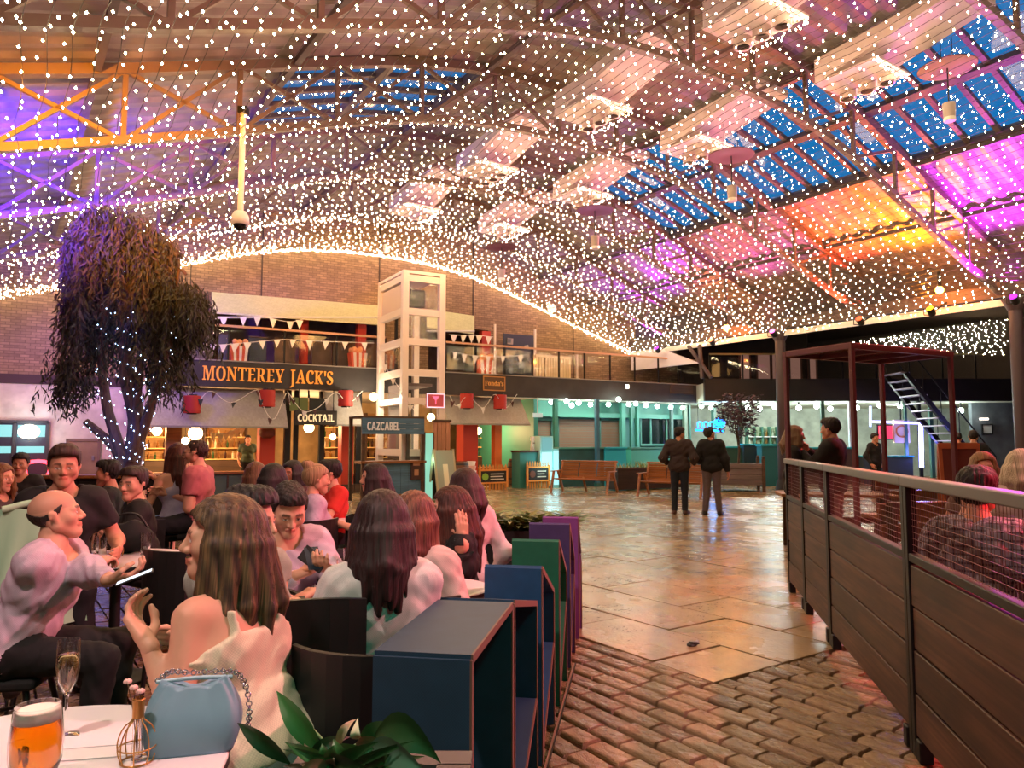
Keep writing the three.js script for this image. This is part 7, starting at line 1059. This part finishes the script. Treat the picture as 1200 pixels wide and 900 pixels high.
// middle group round the red shirt
seat(301, 6.7, -2.7, 'woman with light brown hair at the edge of the red shirt group', { lod: 1, fem: true, skin: SK, shirt: { color: 0xc09a98, sleeve: 'long' }, pants: { color: 0x22222c }, hair: { style: 'long', len: .34, color: 0x7a4a30, color2: 0x9a6a44 } });
seat(321, 6.25, 2.7, 'woman with very long black hair and a white top', { lod: 1, fem: true, skin: SK, shirt: { color: 0xe0d4d8, sleeve: 'short' }, pants: { color: 0x3a5878 }, hair: { style: 'long', len: .44, color: 0x1c1012 } });
seat(345, 7.3, -.4, 'dark haired woman on the far side of the red shirt group', { lod: 1, fem: true, skin: SK2, shirt: { color: 0x5a3038, sleeve: 'short' }, pants: { color: 0x22222c }, hair: { style: 'long', len: .24, color: 0x1e1214 } });
seat(362, 6.15, 2.1, 'pale blonde person with hair pinned up in a lilac top', { lod: 1, fem: true, lean: .12, skin: SK, shirt: { color: 0xd0b8d8, sleeve: 'short' }, pants: { color: 0x22222c }, hair: { style: 'bun', color: 0xd8b080 } });
seat(396, 7.35, -.9, 'dark haired man in a bright red T-shirt', { lod: 1, lean: .12, yaw: -.4, skin: SK, shirt: { color: 0xe03028, sleeve: 'short', name: 'tshirt' }, pants: { color: 0x1c1c24 }, hair: { style: 'short', color: 0x140c0c, top: .02 }, armL: { at: [-.15, .85, .4] }, armR: { at: [.12, .85, .42] } });
seat(441, 6.4, -1.25, 'woman with dark hair in a pale pink top seen in profile by the kiosk', { lod: 1, fem: true, skin: SK, shirt: { color: 0xe4b4b0, sleeve: 'short' }, pants: { color: 0x1c1c24 }, hair: { style: 'long', len: .28, color: 0x2a1214 }, armR: { at: [.1, .85, .4] } });
chair(-2.0, 5.4, 2.4, 'empty black cafe chair behind the lavender sweater'); chair(-1.55, 5.3, 2.9, 'empty black cafe chair in front of the red shirt group'); chair(-.62, 5.6, -2.2, 'empty black cafe chair left of the white top'); chair(-2.35, 8.4, .4, 'empty black cafe chair by the bar counter'); chair(-1.9, 4.55, -2.6, 'empty black cafe chair at the left table');
// far left
seat(27, 8.6, .3, 'person in black in front of the cyan screens', { lod: 1, skin: SK2, chair: false, sit: .5, shirt: { color: 0x101014, sleeve: 'long' }, pants: { color: 0x14141a }, hair: { style: 'short', color: 0x1c1210 } });
seat(2, 6.4, 1.4, 'fair haired woman holding up a phone at the edge of the seating', { lod: 1, fem: true, skin: SK, shirt: { color: 0x4a3a40, sleeve: 'short' }, pants: { color: 0x22222c }, hair: { style: 'long', len: .22, color: 0x9a6a3c }, armR: { at: [.1, .98, .36], dir: [0, .6, 1] } });
person({ label: 'bartender in a dark green shirt behind the lit bar', pos: F(fac(290, 540, -2.6)[0], 0, -2.6).toArray(), turn: .4, lod: 1, skin: SK2, shirt: { color: 0x3a4a34, sleeve: 'short' }, pants: { color: 0x14141a }, hair: { style: 'short', color: 0x1a1010 } });
// two men standing in the square
{ const a = gnd(797, 603), b = gnd(835, 604);
  person({ label: 'standing man in a dark brown leather jacket and jeans', pos: a.toArray(), turn: 2.75, lod: 1, scale: 1.06, yaw: -.7, skin: SK2, wide: 1.08, shirt: { color: 0x3a2a2a, sleeve: 'long', name: 'jacket', th: .03, hem: -.12, fold: .005 }, pants: { color: 0x1a2230 }, shoes: 0x4a2a20, hair: { style: 'short', color: 0x1a0e0c, top: .018 }, armL: { at: [-.26, .98, .16], curl: .8 }, armR: { at: [.26, .98, .16], curl: .8 } });
  person({ label: 'standing man in a black coat and grey trousers looking up', pos: b.toArray(), turn: 2.85, lod: 1, scale: 1.06, yaw: -.8, pitch: -.35, skin: SK2, shirt: { color: 0x0c0b10, sleeve: 'long', name: 'coat', th: .03, hem: -.16 }, pants: { color: 0x6a5a5e }, shoes: 0x14100e, hair: { style: 'short', color: 0x1a0e0c }, armL: { at: [-.3, .82, .02] }, armR: { at: [.22, 1.0, .18] }, stance: .13 }); }
// pen
{ person({ label: 'fair haired woman in dark clothes standing close to the man in the pergola', pos: [3.42, 0, -9.0], turn: 1.2, lod: 1, fem: true, scale: 1.0, skin: SK, shirt: { color: 0x1a1416, sleeve: 'long' }, pants: { color: 0x14141a }, hair: { style: 'long', len: .22, color: 0xa88868 } });
  person({ label: 'man in a black jacket with folded arms under the pergola', pos: [3.82, 0, -8.85], turn: -2.2, lod: 1, scale: 1.05, yaw: -.2, skin: SK, wide: 1.1, shirt: { color: 0x0e0c10, sleeve: 'long', name: 'jacket', th: .03, hem: -.1 }, pants: { color: 0xa07a80 }, hair: { style: 'short', color: 0x2a1816 }, armL: { at: [-.1, 1.32, .3] }, armR: { at: [.1, 1.3, .32] } });
  const pl = person({ label: 'dark haired person in a grey check shirt sitting against the pen fence', pos: [2.3, 0, -3.72], turn: 2.4, sit: .5, lean: .2, lod: 0, skin: SK2, shirt: { color: 0xb8b0b8, sleeve: 'long', fold: .004, map: T.check }, pants: { color: 0x1a1a22 }, hair: { style: 'short', color: 0x140c0e, top: .026 } });
  person({ label: 'person in a dark striped shirt beside the check shirt', pos: [2.78, 0, -4.7], turn: 2.0, sit: .42, lean: .35, lod: 1, skin: SK2, shirt: { color: 0x3a2a30, sleeve: 'long' }, pants: { color: 0x1a1a22 }, hair: { style: 'short', color: 0x140c0e } });
  person({ label: 'pale blonde person in a white top with their back to the pen fence', pos: [3.5, 0, -5.1], turn: 2.7, sit: .58, lod: 1, fem: true, skin: SK, shirt: { color: 0xe0c8c8, sleeve: 'short' }, pants: { color: 0x2a2a34 }, hair: { style: 'bob', len: .2, color: 0xf0dcc0, locks: 24, rad: .028 } });
  person({ label: 'fair haired woman facing the pale blonde person', pos: [3.8, 0, -6.0], turn: -.4, sit: .55, lod: 1, fem: true, skin: SK, shirt: { color: 0x8a6a62, sleeve: 'short' }, pants: { color: 0x2a2a34 }, hair: { style: 'long', len: .2, color: 0xb0804c } });
  for (const [x, d, t, lab, c] of [[1140, 15, 2.6, 'distant person in black walking towards the stair', 0x0c0a0e], [1024, 20, .5, 'distant person in dark clothes at the neon shop', 0x14161e], [1122, 19, 2.4, 'distant person in a dark top near the stair', 0x1a1620]]) person({ label: lab, pos: P_(x, d), turn: t, lod: 2, scale: 1.02, skin: SK2, shirt: { color: c, sleeve: 'long' }, pants: { color: 0x14141a }, hair: { style: 'short', color: 0x1a1010 } });
  stool(2.3, 3.72, 2.4, .5, 'low stool of the person in the check shirt'); stool(2.78, 4.7, 2, .42, 'low stool of the person in the striped shirt'); stool(3.5, 5.1, 2.7, .58, 'bar stool of the pale blonde person'); stool(3.8, 6.0, -.4, .55, 'bar stool of the fair haired woman in the pen');
}
renderer.render(scene, camera);
